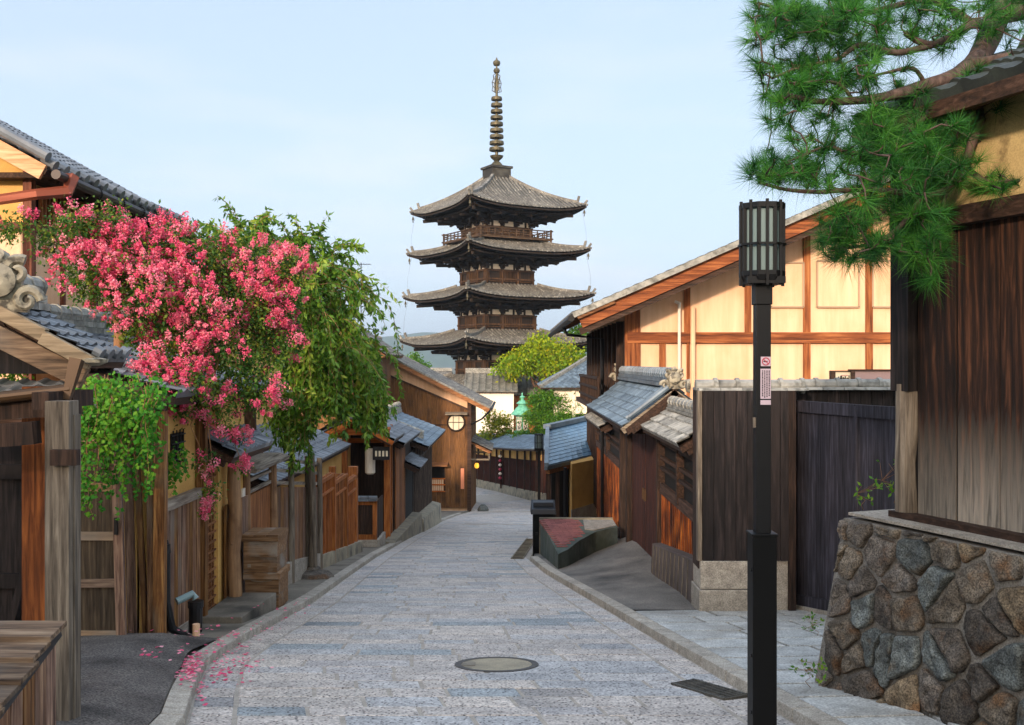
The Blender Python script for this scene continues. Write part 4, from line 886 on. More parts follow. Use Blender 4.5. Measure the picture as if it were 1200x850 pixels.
# sign box in front of the cream wall
sg = thing('shop_sign', 'brown framed long shop sign with dark brush marks above the tile coping', 'sign', P(1030, 442, 16.5)); Y = 16.5; xx = lambda px: (px - 600) / F * Y; zz = lambda py: 1.5 + (425 - py) / F * Y
q = MB(); q.box(xx(998), xx(1075), Y, Y + .12, zz(456), zz(435)); q.build('panel', FLAT('mauve_panel', '#9b8280', .5), sg)
q = MB(); q.box(xx(997), xx(1076), Y - .03, Y + .14, zz(435), zz(433)); q.box(xx(997), xx(1001.5), Y - .03, Y + .14, gz(16.5), zz(435.2)); q.box(xx(974), xx(979), Y - .01, Y + .1, gz(16.5), zz(434.5)); q.box(xx(979), xx(996.5), Y - .01, Y + .1, zz(436), zz(434.5)); q.build('frame', m_darkX, sg)
q = MB(); q.box(xx(979), xx(996.8), Y + .01, Y + .08, zz(456), zz(436.2)); en = q.build('name_plate', m_paper, sg)
q = MB()
for (a0, b0_, a1, b1_, w) in ((981.5, 444, 995.5, 444, .014), (983, 441.5, 983.5, 446.5, .02), (986, 440.5, 985.5, 447, .03), (988, 442, 990, 446, .02), (991, 441, 990, 446.5, .02), (993, 443, 995, 446, .02), (995.2, 440, 995.2, 447, .014)): q.beam((xx(a0), Y + .006, zz(b0_)), (xx(a1), Y + .006, zz(b1_)), .006, w, (0, 0, 1) if abs(a1 - a0) > abs(b1_ - b0_) else (1, 0, 0))
q.build('brush_marks', m_ink, en); q = MB(); q.box(xx(986), xx(994), Y + .004, Y + .009, zz(440.4), zz(439.9)); q.build('red_line', m_red, en)
# ---------------------------------------------------------------- tiled street gate (right, middle)
tg = thing('tiled_gate', 'dark cedar street gate with blue grey tiled gable roof and curled ridge end tile', 'gate', (2.4, 18, gz(18)))
FX = 2.35
m_tgt = m_tileB
ez, rzz = .5, 1.12; y0, y1 = 15.3, 22.6; rxx = 2.5
rp_ = roof_plane(tg, (1.72, y1, ez), (1.72, y0, ez), (rxx, y0, rzz), (rxx, y1, rzz), m_tgt, m_darkY, pitch=.22, course=.17, sag=.05)
roof_plane(tg, (2 * rxx - 1.72, y0, ez), (2 * rxx - 1.72, y1, ez), (rxx, y1, rzz), (rxx, y0, rzz), m_tgt, m_darkY, pitch=.22, course=.17, sag=.05)
ridge(tg, (rxx, y0 + .1, rzz), (rxx, y1, rzz), w=.26, h=.2, mat=m_tileB)
oni(tg, (rxx, y0 + .08, rzz + .0), (0, -1, 0), .72); oni(tg, (rxx, y1, rzz), (0, 1, 0), .9)
q = MB(); q.tube([(1.8, y0 + .02, ez + .16), (rxx - .1, y0 + .02, rzz + .0)], .045, 8); q.tube([(1.78, y0 + .2, ez + .13), (rxx - .1, y0 + .2, rzz + .02)], .04, 8); q.build('verge_tiles', m_tileB, tg)
q = MB()
for s_ in (-1, 1): q.beam((rxx + s_ * .02, y0 + .03, rzz - .1), (rxx + s_ * .8, y0 + .03, ez - .06), .05, .1)
q.build('bargeboard', m_greyX, tg)
q = MB(); q.beam((rxx, y0 + .1, rzz - .2), (rxx, y1, rzz - .2), .12, .14); q.beam((rxx - .65, y0 + .35, ez - .05), (rxx + .6, y0 + .35, ez - .05), .12, .14); q.beam((rxx, y0 + .35, ez), (rxx, y0 + .35, rzz - .1), .1, .1, (0, 1, 0)); q.beam((rxx - .4, y0 + .1, ez - .02), (rxx - .4, y1, ez - .02), .12, .14); q.build('roof_beams', m_darkY, tg)
dz = lambda y: gz(y) + .12
# doors
for k, (ya, yb) in enumerate(((15.75, 17.7), (17.75, 19.7))):
    q = MB(); planks(q, (FX + .06, yb), (FX + .06, ya), (dz(yb) + .1, dz(ya) + .1), (.38, .38), bw=.2, th=.03, jit=.003, side=1); d_ = q.build('door', m_maroon, tg)
    q = MB(); q.beam((FX + .0, ya + .1 if k else yb - .1, -.75), (FX + .0, ya + .1 if k else yb - .1, -.95), .02, .04); q.build('handle', m_brass, d_)
q = MB()
for y in (15.65, 19.8, 21.0): q.beam((FX, y, dz(y) - .1), (FX, y, .5), .16, .16, (0, 1, 0))
q.beam((FX + .0, 15.6, .4), (FX + .0, 21.0, .4), .14, .16); q.build('gate_posts', m_dark, tg)
# slatted walls
def slat_wall(ya, yb, root, nm):
    zt2 = .33 if ya < 16 else .08; q = MB(); planks(q, (FX + .02, yb), (FX + .02, ya), (dz(yb) + .2, dz(ya) + .2), (zt2 - .75, zt2 - .75), bw=.17, th=.02, side=1, batten=.05); q.build(nm, m_cedar, root)
    q = MB(); q.box(FX + .03, FX + .2, ya, yb, gz(yb), zt2, .4); q.build('wall_core', m_void, root)
    q = MB(); n = 2
    for k in range(n + 1): y = ya + (yb - ya) * k / n; q.beam((FX - .02, y, zt2 - .8), (FX - .02, y, zt2), .1, .1, (0, 1, 0))
    for z, h in ((zt2 - .78, .16), (zt2 - .04, .1), (zt2 - .3, .05), (zt2 - .46, .05)): q.beam((FX - .02, ya, z), (FX - .02, yb, z), .06, h)
    q.build('lattice', m_darkY, root)
slat_wall(12.1, 15.55, tg, 'slat_wall'); slat_wall(21.1, 27.3, tg, 'slat_wall')
q = MB()
for ya, yb in ((12.0, 14.1), (14.11, 15.5), (21.3, 24), (24.01, 27.2)): q.hexa([(FX - .2, ya, gz(ya) - .1), (FX + .25, ya, gz(ya) - .1), (FX + .25, yb, gz(yb) - .1), (FX - .2, yb, gz(yb) - .1), (FX - .17, ya, gz(ya) + .62), (FX + .25, ya, gz(ya) + .66), (FX + .25, yb, gz(yb) + .66), (FX - .17, yb, gz(yb) + .62)])
q.build('stone_plinth', MAT('brown_stone', [lin('#4a403c'), lin('#6e625c')], ns=4, var=.2, rough=.8, fine=.15), tg, bevel=.01)
q = MB()
for y in np.arange(12.3, 15.5, .33): q.beam((FX - .205, y, gz(y)), (FX - .178, y, gz(y) + .6), .008, .01)
q.build('plinth_joints', m_concd, tg)
# small wall roof nearer than the gate
e1, r1 = .5, .78
roof_plane(tg, (2.0, 15.5, e1), (2.0, 11.98, e1), (2.45, 11.98, r1), (2.45, 15.5, r1), m_ridge, m_darkY, pitch=.2, course=.16)
roof_plane(tg, (2.9, 11.98, e1), (2.9, 15.5, e1), (2.45, 15.5, r1), (2.45, 11.98, r1), m_ridge, m_darkY, pitch=.2, course=.16)
ridge(tg, (2.45, 11.98, r1), (2.45, 15.2, r1), w=.2, h=.13)
roof_plane(tg, (2.0, 27.4, .0), (2.0, 22.8, .0), (2.45, 22.8, .25), (2.45, 27.4, .25), m_ridge, m_darkY, pitch=.2, course=.16)
# brick topped planter and bin
pl_ = thing('raised_brick_bed', 'low concrete walled bed with red brick paving top beside the black bin', 'raised bed', (1.4, 19, gz(19)))
zq = -1.83; q = MB(); c_ = [(.80, 17.3), (1.0, 17.75), (1.25, 18.6), (1.65, 19.6), (2.14, 20.2), (2.14, 21.1), (.6, 21.1)]
q.prism([(x, y, -3.2) for x, y in c_], (0, 0, zq + 3.2)); q.build('concrete_sides', MAT('mossy_concrete', [lin('#3d4540'), lin('#5c655e')], ns=3, var=.05, rough=.85, fine=.15, stain=lin('#39453a'), stain_s=2), pl_)
m_brick = MAT('red_brick_paving', [lin('#6a3a38'), lin('#8c5550')], ns=12, var=.25, rough=.8, fine=.2)
q = MB()
for j in range(38):
    for i in range(12):
        y = 17.12 + j * .105; xl_ = float(np.interp(y, [17.3, 21.1], [.86, .56])); x = xl_ + i * .21 + .1 * (j % 2)
        if x + .24 < min(1.5, float(np.interp(y, [17.3, 17.75, 18.6, 19.6, 20.2], [.8, 1.0, 1.25, 1.65, 2.1]))) and y > 17.4: q.box(x, x + .2, y, y + .098, zq - .03, zq + .012)
q.build('brick_paving', m_brick, pl_)
q = MB(); q.prism([(1.62, 19.7, zq + .004), (2.12, 20.3, zq + .004), (2.13, 21, zq + .004), (1.5, 21, zq + .004), (1.45, 19.8, zq + .004)], (0, 0, .012)); q.build('mortar_patch', m_granite, pl_)
q = MB(); q.box(.58, 2.14, 21.1, 21.22, -3.2, zq + .03); q.build('back_kerb', m_conc, pl_)
bx = thing('litter_bin', 'square black steel bin with sloping lid beside the raised brick bed', 'bin', (.62, 21.6, gz(21.6)))
x0, x1, ya, yb, zb_ = .42, .93, 21.3, 21.8, gz(21.6)
q = MB(); q.box(x0 + .03, x1 - .03, ya + .03, yb - .03, zb_, zb_ + .95); q.build('body', m_steel2, bx, bevel=.01)
q = MB(); q.hexa([(x0 - .02, ya - .02, zb_ + .95), (x1 + .02, ya - .02, zb_ + .95), (x1 + .02, yb + .02, zb_ + .95), (x0 - .02, yb + .02, zb_ + .95), (x0, ya, zb_ + 1.06), (x1, ya, zb_ + 1.06), (x1, yb, zb_ + 1.2), (x0, yb, zb_ + 1.2)])
q.box(x0 + .04, x1 - .04, ya + .1, yb - .05, zb_ + 1.1, zb_ + 1.19); q.build('lid', FLAT('dark_lid', '#25282e', .5), bx, bevel=.01)
q = MB(); q.box(x0 + .08, x0 + .14, ya + .015, ya + .03, zb_ + .5, zb_ + .56); q.build('latch', m_steel, bx)
# blue tiled shed
sd_ = thing('blue_roof_shed', 'small cream shed under a blue grey slate roof beyond the brick bed', 'shed', (1.7, 30, gz(30)))
A_, B_, C_, D_ = Vector((.93, 27.5, -1.35)), Vector((2.75, 31.4, -1.35)), Vector((2.75, 36.7, -.6)), Vector((1.12, 32, -.62))
q = MB(); tiles(q, A_, B_, C_, D_, pitch=.5, course=.42, amp=.006, step=.01); rf = q.build('roof', MAT('blue_slate', [lin('#3f6886'), lin('#6f98b4')], ns=1.6, var=.12, rough=.35, spec=.6, fine=.04, stain=lin('#4f6f80'), stain_s=1.5), sd_)
q = MB(); dd = Vector((0, 0, -.1)); q.hexa([A_ + dd * 1.4, B_ + dd * 1.4, C_ + dd * 1.4, D_ + dd * 1.4] + [p_ + Vector((0, 0, -.035)) for p_ in (A_, B_, C_, D_)]); q.build('roof_board', m_brownX, rf)
q = MB(); q.beam(A_ + Vector((0, 0, -.07)), B_ + Vector((0, 0, -.07)), .1, .1); q.beam(D_ + Vector((0, 0, .06)), C_ + Vector((0, 0, .06)), .25, .14); q.beam(A_ + Vector((.02, 0, .02)), D_ + Vector((.02, 0, .02)), .12, .12); q.build('roof_trim', m_tileB, rf)
q = MB(); q.hexa([(1.72, 28.6, gz(30) - .6), (2.6, 30.2, gz(30) - .6), (2.6, 34, gz(30) - .6), (1.5, 34, gz(30) - .6), (1.72, 28.6, -1.42), (2.6, 30.2, -1.42), (2.6, 34, -1.2), (1.5, 34, -1.1)]); q.build('wall', m_plaster, sd_)
q = MB(); q.hexa([(1.71, 28.55, gz(28) - .6), (2.6, 30.15, gz(28) - .6), (2.6, 30.3, gz(30) - .6), (1.7, 28.7, gz(30) - .6), (1.71, 28.55, gz(28) + .75), (2.6, 30.15, gz(28) + .75), (2.6, 30.3, gz(28) + .75), (1.7, 28.7, gz(28) + .75)]); q.build('plinth', m_mortar, sd_)
for x, y in ((1.05, 28.1), (1.3, 28.4), (1.16, 32.2)):
    q = MB(); q.beam((x, y, gz(y) - .1), (x, y, -1.4), .1, .1); q.build('post', m_dark, sd_)
q = MB(); q.box(1.15, 1.65, 29.2, 31.5, gz(30), -1.5); q.build('dark_store', m_void, sd_)
q = MB(); q.tube([(1.5, 28.0, -1.45), (1.5, 28.0, gz(28))], .05, 8); q.build('downpipe', m_steel, sd_)
q = MB(); q.beam((1.0, 27.75, -1.52), (2.6, 31.2, -1.52), .12, .16); q.build('eave_beam', m_brownX, sd_)
# ---------------------------------------------------------------- foliage builders
def leaf_quads(Cn, axis, nrm, Ls, Ws):
    """diamond leaves: Cn base points, axis unit vectors along the leaf, nrm unit normals"""
    side = np.cross(axis, nrm); side /= (np.linalg.norm(side, axis=1, keepdims=True) + 1e-9)
    mid = Cn + axis * (Ls * .45)[:, None]; n = len(Cn)
    V = np.empty((n, 4, 3)); V[:, 0] = Cn; V[:, 1] = mid + side * (Ws / 2)[:, None] - nrm * (Ws * .12)[:, None]; V[:, 2] = Cn + axis * Ls[:, None] - nrm * (Ls * .12)[:, None]; V[:, 3] = mid - side * (Ws / 2)[:, None] - nrm * (Ws * .12)[:, None]
    return V.reshape(-1, 3), np.arange(n * 4).reshape(n, 4)
def unit(a): return a / (np.linalg.norm(a, axis=1, keepdims=True) + 1e-9)
def foliage(name, root, clumps, n, size, mat, aspect=.5, per=14, sig=.07, droop=.2, hollow=.45):
    w = np.array([c[3] * c[4] * c[5] for c in clumps]) ** .67; w /= w.sum(); k = max(1, n // per)
    ci = NR.choice(len(clumps), k, p=w); c = np.array(clumps)[ci]; d = unit(NR.normal(size=(k, 3))); r = (hollow + (1 - hollow) * NR.rand(k)) * (1 + .12 * NR.normal(size=k))
    cen = c[:, :3] + d * r[:, None] * c[:, 3:6]
    P0 = np.repeat(cen, per, 0) + NR.normal(size=(k * per, 3)) * sig; ax = unit(np.repeat(d, per, 0) * .6 + NR.normal(size=(k * per, 3)) * .8 + np.array([0, 0, -droop])); nm = unit(NR.normal(size=(k * per, 3)) * .7 + np.array([0, 0, .9]))
    Ls = size * NR.uniform(.6, 1.25, k * per); V, Q = leaf_quads(P0, ax, nm, Ls, Ls * aspect)
    A = np.clip(np.repeat(NR.rand(k), per) * .65 + NR.rand(k * per) * .35, 0, 1); return np_build(name, V, Q, A, mat, root)
def branch_mesh(name, root, paths, mat, n=7):
    q = MB()
    for pts, r0, r1 in paths:
        m = len(pts); q.tube(pts, [r0 + (r1 - r0) * i / (m - 1) for i in range(m)], n)
    return q.build(name, mat, root, smooth=True)
def wiggle(a, b, n=6, amp=.08):
    a = Vector(a); b = Vector(b); return [a.lerp(b, i / n) + (Vector((R.gauss(0, 1), R.gauss(0, 1), R.gauss(0, 1))) * amp * (a - b).length * math.sin(math.pi * i / n) * .5) for i in range(n + 1)]
def tree(name, label, base, clumps, n, size, mat, bark, r=.15, group=None, **kw):
    t = thing(name, label, 'tree', base, group); base = Vector(base); c = Vector(np.mean([q[:3] for q in clumps], 0)); lowz = min(q[2] - q[5] * .3 for q in clumps); fork = Vector(((base.x + c.x) / 2, (base.y + c.y) / 2, base.z + (lowz - base.z) * .85))
    paths = [(wiggle(base, fork, 6, .05), r, r * .75)]
    for q in clumps: paths.append((wiggle(fork, q[:3], 6, .15), r * .5, r * .12))
    branch_mesh('trunk', t, paths, bark); foliage('crown', t, clumps, n, size, mat, **kw); return t
def pc(px, py, Y, rx, rz=None, ry=None):
    p = P(px, py, Y); s = Y / F; return (p.x, p.y, p.z, rx * s, (ry if ry is not None else rx * s), (rz or rx) * s)
l_maple = LEAF('maple_leaf', ['#3c6410', '#6a8c14', '#98a81c', '#b8a424']); l_green = LEAF('bright_leaf', ['#2f5a14', '#4f8020', '#7a9a30']); l_dark = LEAF('dark_leaf', ['#1f3d16', '#356020', '#54762a'])
l_myrtle = LEAF('myrtle_leaf', ['#23481e', '#386426', '#62802e', '#a09a3a']); l_cherry = LEAF('cherry_leaf', ['#2d4c18', '#4e7824', '#769832', '#aab648'], rough=.4); l_ivy = LEAF('ivy_leaf', ['#1f5418', '#418a20', '#86b034'])
l_flower = LEAF('myrtle_petal', ['#cc3468', '#e6587e', '#f0829a', '#f8b4be'], trans=.3, rough=.7); l_pine = LEAF('pine_needle', ['#0e3014', '#1f5420', '#3c7a2a', '#5e9636'], trans=.25, rough=.5)
# one unseen house is added behind the camera, further down, to shade the near end
simple_house_later = True
# ---------------------------------------------------------------- far end of the street
fw = thing('roadside_wall', 'low roofed board wall curving round the far bend of the street', 'wall', (0, 66, gz(66)))
pth = [(3.3, 50.5), (2.6, 56), (.9, 63.5), (-1.5, 73), (-4.0, 81), (-14, 88)]
q1, q2, q3, q4 = MB(), MB(), MB(), MB(); rf_ = MB()
for i in range(len(pth) - 1):
    a, b = pth[i], pth[i + 1]; za, zb = gz(a[1]), gz(b[1]); d = (Vector((b[0], b[1], 0)) - Vector((a[0], a[1], 0))).normalized(); nrm = d.cross(Vector((0, 0, 1))) * -1   # towards the street (left)
    H = 3.25
    for (o0, o1, z0_, z1_, Q) in ((.12, -.5, -.3, .55, q1), (0, -.4, .54, H, q2)):
        p = [Vector((a[0], a[1], 0)) + nrm * o0, Vector((b[0], b[1], 0)) + nrm * o0, Vector((b[0], b[1], 0)) + nrm * o1, Vector((a[0], a[1], 0)) + nrm * o1]
        Q.hexa([(p[0].x, p[0].y, za + z0_), (p[1].x, p[1].y, zb + z0_), (p[2].x, p[2].y, zb + z0_), (p[3].x, p[3].y, za + z0_), (p[0].x, p[0].y, za + z1_), (p[1].x, p[1].y, zb + z1_), (p[2].x, p[2].y, zb + z1_), (p[3].x, p[3].y, za + z1_)], .5)
    o = nrm * .02; planks(q3, (a[0] + o.x, a[1] + o.y), (b[0] + o.x, b[1] + o.y), (za + .56, zb + .56), (za + 2.45, zb + 2.45), bw=.3, th=.04, side=-1, batten=.07)
    e = nrm * .62; t = nrm * -1.5; n_ = round((Vector(a + (0,)) - Vector(b + (0,))).length / 1.9)
    tiles(rf_, (b[0] + e.x, b[1] + e.y, zb + H - .1), (a[0] + e.x, a[1] + e.y, za + H - .1), (a[0] + t.x, a[1] + t.y, za + H + .75), (b[0] + t.x, b[1] + t.y, zb + H + .75), pitch=.3, course=.28)
    q4.hexa([(b[0] + e.x, b[1] + e.y, zb + H - .22), (a[0] + e.x, a[1] + e.y, za + H - .22), (a[0] + t.x, a[1] + t.y, za + H + .5), (b[0] + t.x, b[1] + t.y, zb + H + .5), (b[0] + e.x, b[1] + e.y, zb + H - .14), (a[0] + e.x, a[1] + e.y, za + H - .14), (a[0] + t.x, a[1] + t.y, za + H + .68), (b[0] + t.x, b[1] + t.y, zb + H + .68)])
    for k in range(5): c_ = Vector((a[0], a[1], 0)).lerp(Vector((b[0], b[1], 0)), k / 5) + nrm * .09; zc_ = za + (zb - za) * k / 5; q4.beam((c_.x, c_.y, zc_ + .5), (c_.x, c_.y, zc_ + H), .12, .1, nrm)
q1.build('stone_base', m_conc, fw); q2.build('plaster_wall', m_plaster, fw); q3.build('boards', m_maroon, fw); r_ = rf_.build('roof', m_tileB, fw); q4.build('roof_frame', m_dark, fw)
pa = Vector((-.52, 69.1, 0)); q = MB(); q.beam((pa.x - .25, pa.y, gz(69) + .3), (pa.x - .25, pa.y, gz(69) + 2.9), .12, .12); q.build('banner_post', m_maroon, fw)
bn = thing('lantern_string', 'vertical string of small red and white paper lanterns on the far wall', 'paper lanterns', (pa.x - .3, pa.y - .25, gz(69) + 1))
q = MB(); q2_ = MB()
for k in range(6): (q if k % 2 else q2_).lathe((pa.x - .3, pa.y - .25, gz(69) + .95 + k * .3), [(.03, 0), (.11, .06), (.12, .13), (.03, .2)], 8)
q.build('white_lantern', m_white, bn); q2_.build('red_lantern', m_red, bn); q = MB(); q.tube([(pa.x - .3, pa.y - .25, gz(69) + .9), (pa.x - .3, pa.y - .25, gz(69) + 2.8)], .01, 4); q.build('cord', m_ink, bn)
# houses behind the bend
m_tileF = MAT('far_roof_tile', [lin('#55544f'), lin('#86847b')], ns=1.2, var=.14, rough=.6)
def simple_house(name, label, x0, x1, y0, y1, zb, ze, zr, wallm, roofm, axis='X', over=.5, pitch=.3, amp=.035, parts=None, cat='house', ov_end=.35):
    t = thing(name, label, cat, ((x0 + x1) / 2, (y0 + y1) / 2, zb)); q = MB()
    if axis == 'X':   # ridge along x, slopes face front and back
        ym = (y0 + y1) / 2; q.prism([(x0, y0, zb - .4), (x0, y1, zb - .4), (x0, y1, ze), (x0, ym, zr - .1), (x0, y0, ze)], (x1 - x0, 0, 0)); q.build('wall', wallm, t)
        s = (zr - ze) / (ym - y0); e = ze - s * over
        roof_plane(t, (x0 - ov_end, y0 - over, e + .1), (x1 + ov_end, y0 - over, e + .1), (x1 + ov_end, ym, zr + .1), (x0 - ov_end, ym, zr + .1), roofm, m_darkX, pitch, .28, amp=amp)
        roof_plane(t, (x1 + ov_end, y1 + over, e + .1), (x0 - ov_end, y1 + over, e + .1), (x0 - ov_end, ym, zr + .1), (x1 + ov_end, ym, zr + .1), roofm, m_darkX, pitch, .28, amp=amp)
        ridge(t, (x0 - ov_end, ym, zr + .1), (x1 + ov_end, ym, zr + .1), w=.4, h=.35, seg=.35)
    else:
        xm = (x0 + x1) / 2; q.prism([(x0, y0, zb - .4), (x1, y0, zb - .4), (x1, y0, ze), (xm, y0, zr - .1), (x0, y0, ze)], (0, y1 - y0, 0)); q.build('wall', wallm, t)
        s = (zr - ze) / (xm - x0); e = ze - s * over
        roof_plane(t, (x1 + over, y0 - ov_end, e + .1), (x1 + over, y1 + ov_end, e + .1), (xm, y1 + ov_end, zr + .1), (xm, y0 - ov_end, zr + .1), roofm, m_darkY, pitch, .28, amp=amp)
        roof_plane(t, (x0 - over, y1 + ov_end, e + .1), (x0 - over, y0 - ov_end, e + .1), (xm, y0 - ov_end, zr + .1), (xm, y1 + ov_end, zr + .1), roofm, m_darkY, pitch, .28, amp=amp)
        ridge(t, (xm, y0 - ov_end, zr + .1), (xm, y1 + ov_end, zr + .1), w=.35, h=.3, seg=.35)
    return t
Y = 88; wh = simple_house('white_house', 'white walled house with grey ridged tile roof below the pagoda', (548 - 600) / F * Y, (602 - 600) / F * Y, Y, Y + 7, gz(Y), 1.5 - 34 / F * Y, 1.5 - 14 / F * (Y + 3.5), m_white, m_tileF, over=.3, pitch=.62, amp=.16)
q = MB(); q.box((548 - 600) / F * Y, (601 - 600) / F * Y, Y - .06, Y, gz(Y), 1.5 - 83 / F * Y); q.build('pink_base_board', FLAT('salmon_board', '#d9a494', .8), wh)
Y = 92; sh2 = simple_house('shed_row', 'long low weathered roof with orange boarded wall right of the white house', (599 - 600) / F * Y, (668 - 600) / F * Y, Y, Y + 5, gz(Y), 1.5 - 35 / F * Y, 1.5 - 15 / F * (Y + 2.5), m_orange, m_tileF, pitch=.62, amp=.14)
Y = 70; bh = thing('blue_roof_house', 'house with hipped blue grey tiled roof between the maple and the cream house', 'house', (7, Y + 4, gz(Y)))
q = MB(); q.box(2.9, 12, Y, Y + 8, gz(Y) - .4, 1.5 - 28 / F * Y); q.build('wall', m_white, bh); z0_, z1_ = 1.5 - 29 / F * Y, 1.5 + 12 / F * Y
roof_plane(bh, (2.0, Y - .8, z0_), (12.6, Y - .8, z0_), (12.6, Y + 4, z1_), (6.3, Y + 4, z1_), m_tileB, m_darkX, .42, .34, amp=.08)
roof_plane(bh, (2.0, Y + 8.8, z0_), (2.0, Y - .8, z0_), (6.3, Y + 4, z1_), (6.29, Y + 4.02, z1_), m_tileB, m_darkY, .42, .34, amp=.08)
ridge(bh, (6.3, Y + 4, z1_), (12.6, Y + 4, z1_), w=.35, h=.3)
q = MB(); q.beam((2.0, Y - .8, z0_ + .1), (6.3, Y + 4, z1_ + .12), .25, .2); q.build('hip_ridge', m_ridge, bh)
q = MB(); q.box(2.95, 8, Y - .06, Y, gz(Y), 1.5 - 60 / F * Y); q.build('dark_boards', m_dark, bh)
for x in (2.95, 4.2, 6.4):
    q = MB(); q.box(x, x + .25, Y - .12, Y, gz(Y), 1.5 - 27 / F * Y); q.build('post', m_white, bh)
# distant roofs of the lower town left of the pagoda
for i, (px, py, Y, w, lab) in enumerate(((512, 436, 150, 26, 'pale concrete block house far off behind the brown gable'), (470, 441, 170, 30, 'grey roofed house far off beneath the blue hills'), (690, 440, 135, 40, 'grey roofed town house far off behind the cream house'))):
    x = (px - 600) / F * Y; zt_f = 1.5 + (425 - py) / F * Y; simple_house('town_house', lab, x - w / F * Y / 2, x + w / F * Y / 2, Y, Y + 9, gz(Y), zt_f - 1.2, zt_f, m_white, m_tileW, pitch=.5)
# verdigris lantern
Y = 74; c = P(612, 505, Y); lt = thing('verdigris_lantern', 'green copper lantern with domed tiers and white script panels among the trees', 'lantern', (c.x, c.y, gz(Y))); q = MB()
q.tube([(c.x, c.y, gz(Y)), (c.x, c.y, c.z - .25)], .16, 10); q.lathe((c.x, c.y, c.z - .3), [(.2, 0), (.55, .12), (.6, .2), (.6, .3)], 6); q.build('post', m_green, lt)
q = MB(); q.lathe((c.x, c.y, c.z), [(.5, 0), (.5, 1.15)], 6, rot=rad(30)); q.build('lamp_body', m_green, lt); fr0 = Vector((c.x, c.y, c.z))
for k in range(6):
    a = k * math.pi / 3 + rad(60); n_ = Vector((math.cos(a), math.sin(a), 0)); s_ = Vector((-n_.y, n_.x, 0)); r_ = .5 * math.cos(math.pi / 6) + .01; q = MB()
    q.prism([fr0 + n_ * r_ + s_ * dx + Vector((0, 0, dz_)) for dx, dz_ in ((-.19, .05), (.19, .05), (.19, .85), (-.19, .85))], n_ * .02); pn_ = q.build('script_panel', m_white, lt); q = MB()
    for dx, z0_, z1_, w in ((-.08, .7, .55, .05), (-.03, .75, .45, .04), (.02, .6, .58, .12), (-.1, .4, .3, .06), (.06, .45, .2, .05), (-.05, .3, .12, .06), (.1, .78, .62, .04), (.0, .22, .2, .14)): q.beam(fr0 + n_ * (r_ + .025) + s_ * dx + Vector((0, 0, z0_)), fr0 + n_ * (r_ + .025) + s_ * (dx + .04) + Vector((0, 0, z1_)), w, .02, n_)
    q.build('script', m_ink, pn_)
    q = MB()
    for j in range(4): q.beam(fr0 + n_ * (r_ + .02) + s_ * (-.18 + j * .12) + Vector((0, 0, .92)), fr0 + n_ * (r_ + .02) + s_ * (-.18 + j * .12) + Vector((0, 0, 1.05)), .06, .02, n_)
    q.build('vent_slots', m_white, lt)
q = MB(); q.lathe((c.x, c.y, c.z + 1.12), [(.56, 0), (.86, .08), (.84, .14), (.6, .42), (.42, .62), (.3, .72), (.3, .84), (.44, .9), (.42, .95), (.2, 1.12), (.12, 1.2), (.12, 1.32), (.2, 1.36), (.18, 1.42), (.06, 1.5), (.06, 1.62), (.02, 1.72)], 18); q.build('dome', m_green, lt, smooth=False)
# trees at the far end
tree('maple_tree', 'yellow green maple crown in front of the lowest pagoda roof', (2.6, 91, gz(91)), [pc(612, 425, 90, 26, 16), pc(640, 412, 91, 30, 16), pc(600, 432, 89, 18, 10), pc(662, 422, 91, 26, 16), pc(650, 432, 90, 34, 10), pc(632, 402, 91, 14, 9)], 9000, .34, l_maple, m_bark, r=.3, sig=.28, per=16)
tree('broadleaf_tree', 'dark green tree rising behind the eave of the cream house', (6.6, 105, gz(105)), [pc(668, 400, 104, 14, 12), pc(684, 392, 104, 16, 16), pc(655, 412, 104, 12, 9), pc(700, 400, 104, 20, 20)], 4500, .4, l_green, m_bark, r=.3, sig=.3)
tree('garden_pine', 'bright green cloud pruned pine above the blue slate shed', (3.2, 72, gz(72)), [pc(640, 468, 70, 20, 8), pc(664, 474, 71, 22, 10), pc(630, 486, 70, 15, 9), pc(655, 492, 70, 26, 10), pc(672, 462, 72, 14, 6), pc(642, 503, 70, 16, 8), pc(680, 490, 71, 18, 12)], 16000, .3, l_green, m_bark2, r=.18, sig=.2, aspect=.24)
tree('garden_shrub', 'loose yellowish shrub left of the verdigris lantern', (-.6, 76, gz(76)), [pc(583, 505, 75, 16, 12), pc(597, 513, 75, 16, 9), pc(577, 490, 75, 9, 12), pc(592, 492, 75, 8, 6), pc(570, 512, 76, 10, 7)], 4200, .22, LEAF('shrub_leaf', ['#4a6a18', '#7c8a22', '#a8922c']), m_bark, r=.1, sig=.16)
tree('garden_shrub', 'dense green shrub right beneath the verdigris lantern', (1.2, 71.5, gz(71)), [pc(614, 513, 71, 16, 8), pc(630, 508, 71, 12, 9)], 2400, .2, l_green, m_bark, r=.08, sig=.14)
tree('broadleaf_tree', 'small tree top showing between the brown gable roof and the pagoda', (-12, 118, gz(118)), [pc(487, 424, 118, 8, 12), pc(497, 430, 118, 7, 8), pc(478, 432, 118, 6, 7)], 1500, .35, l_green, m_bark, r=.2, sig=.25)
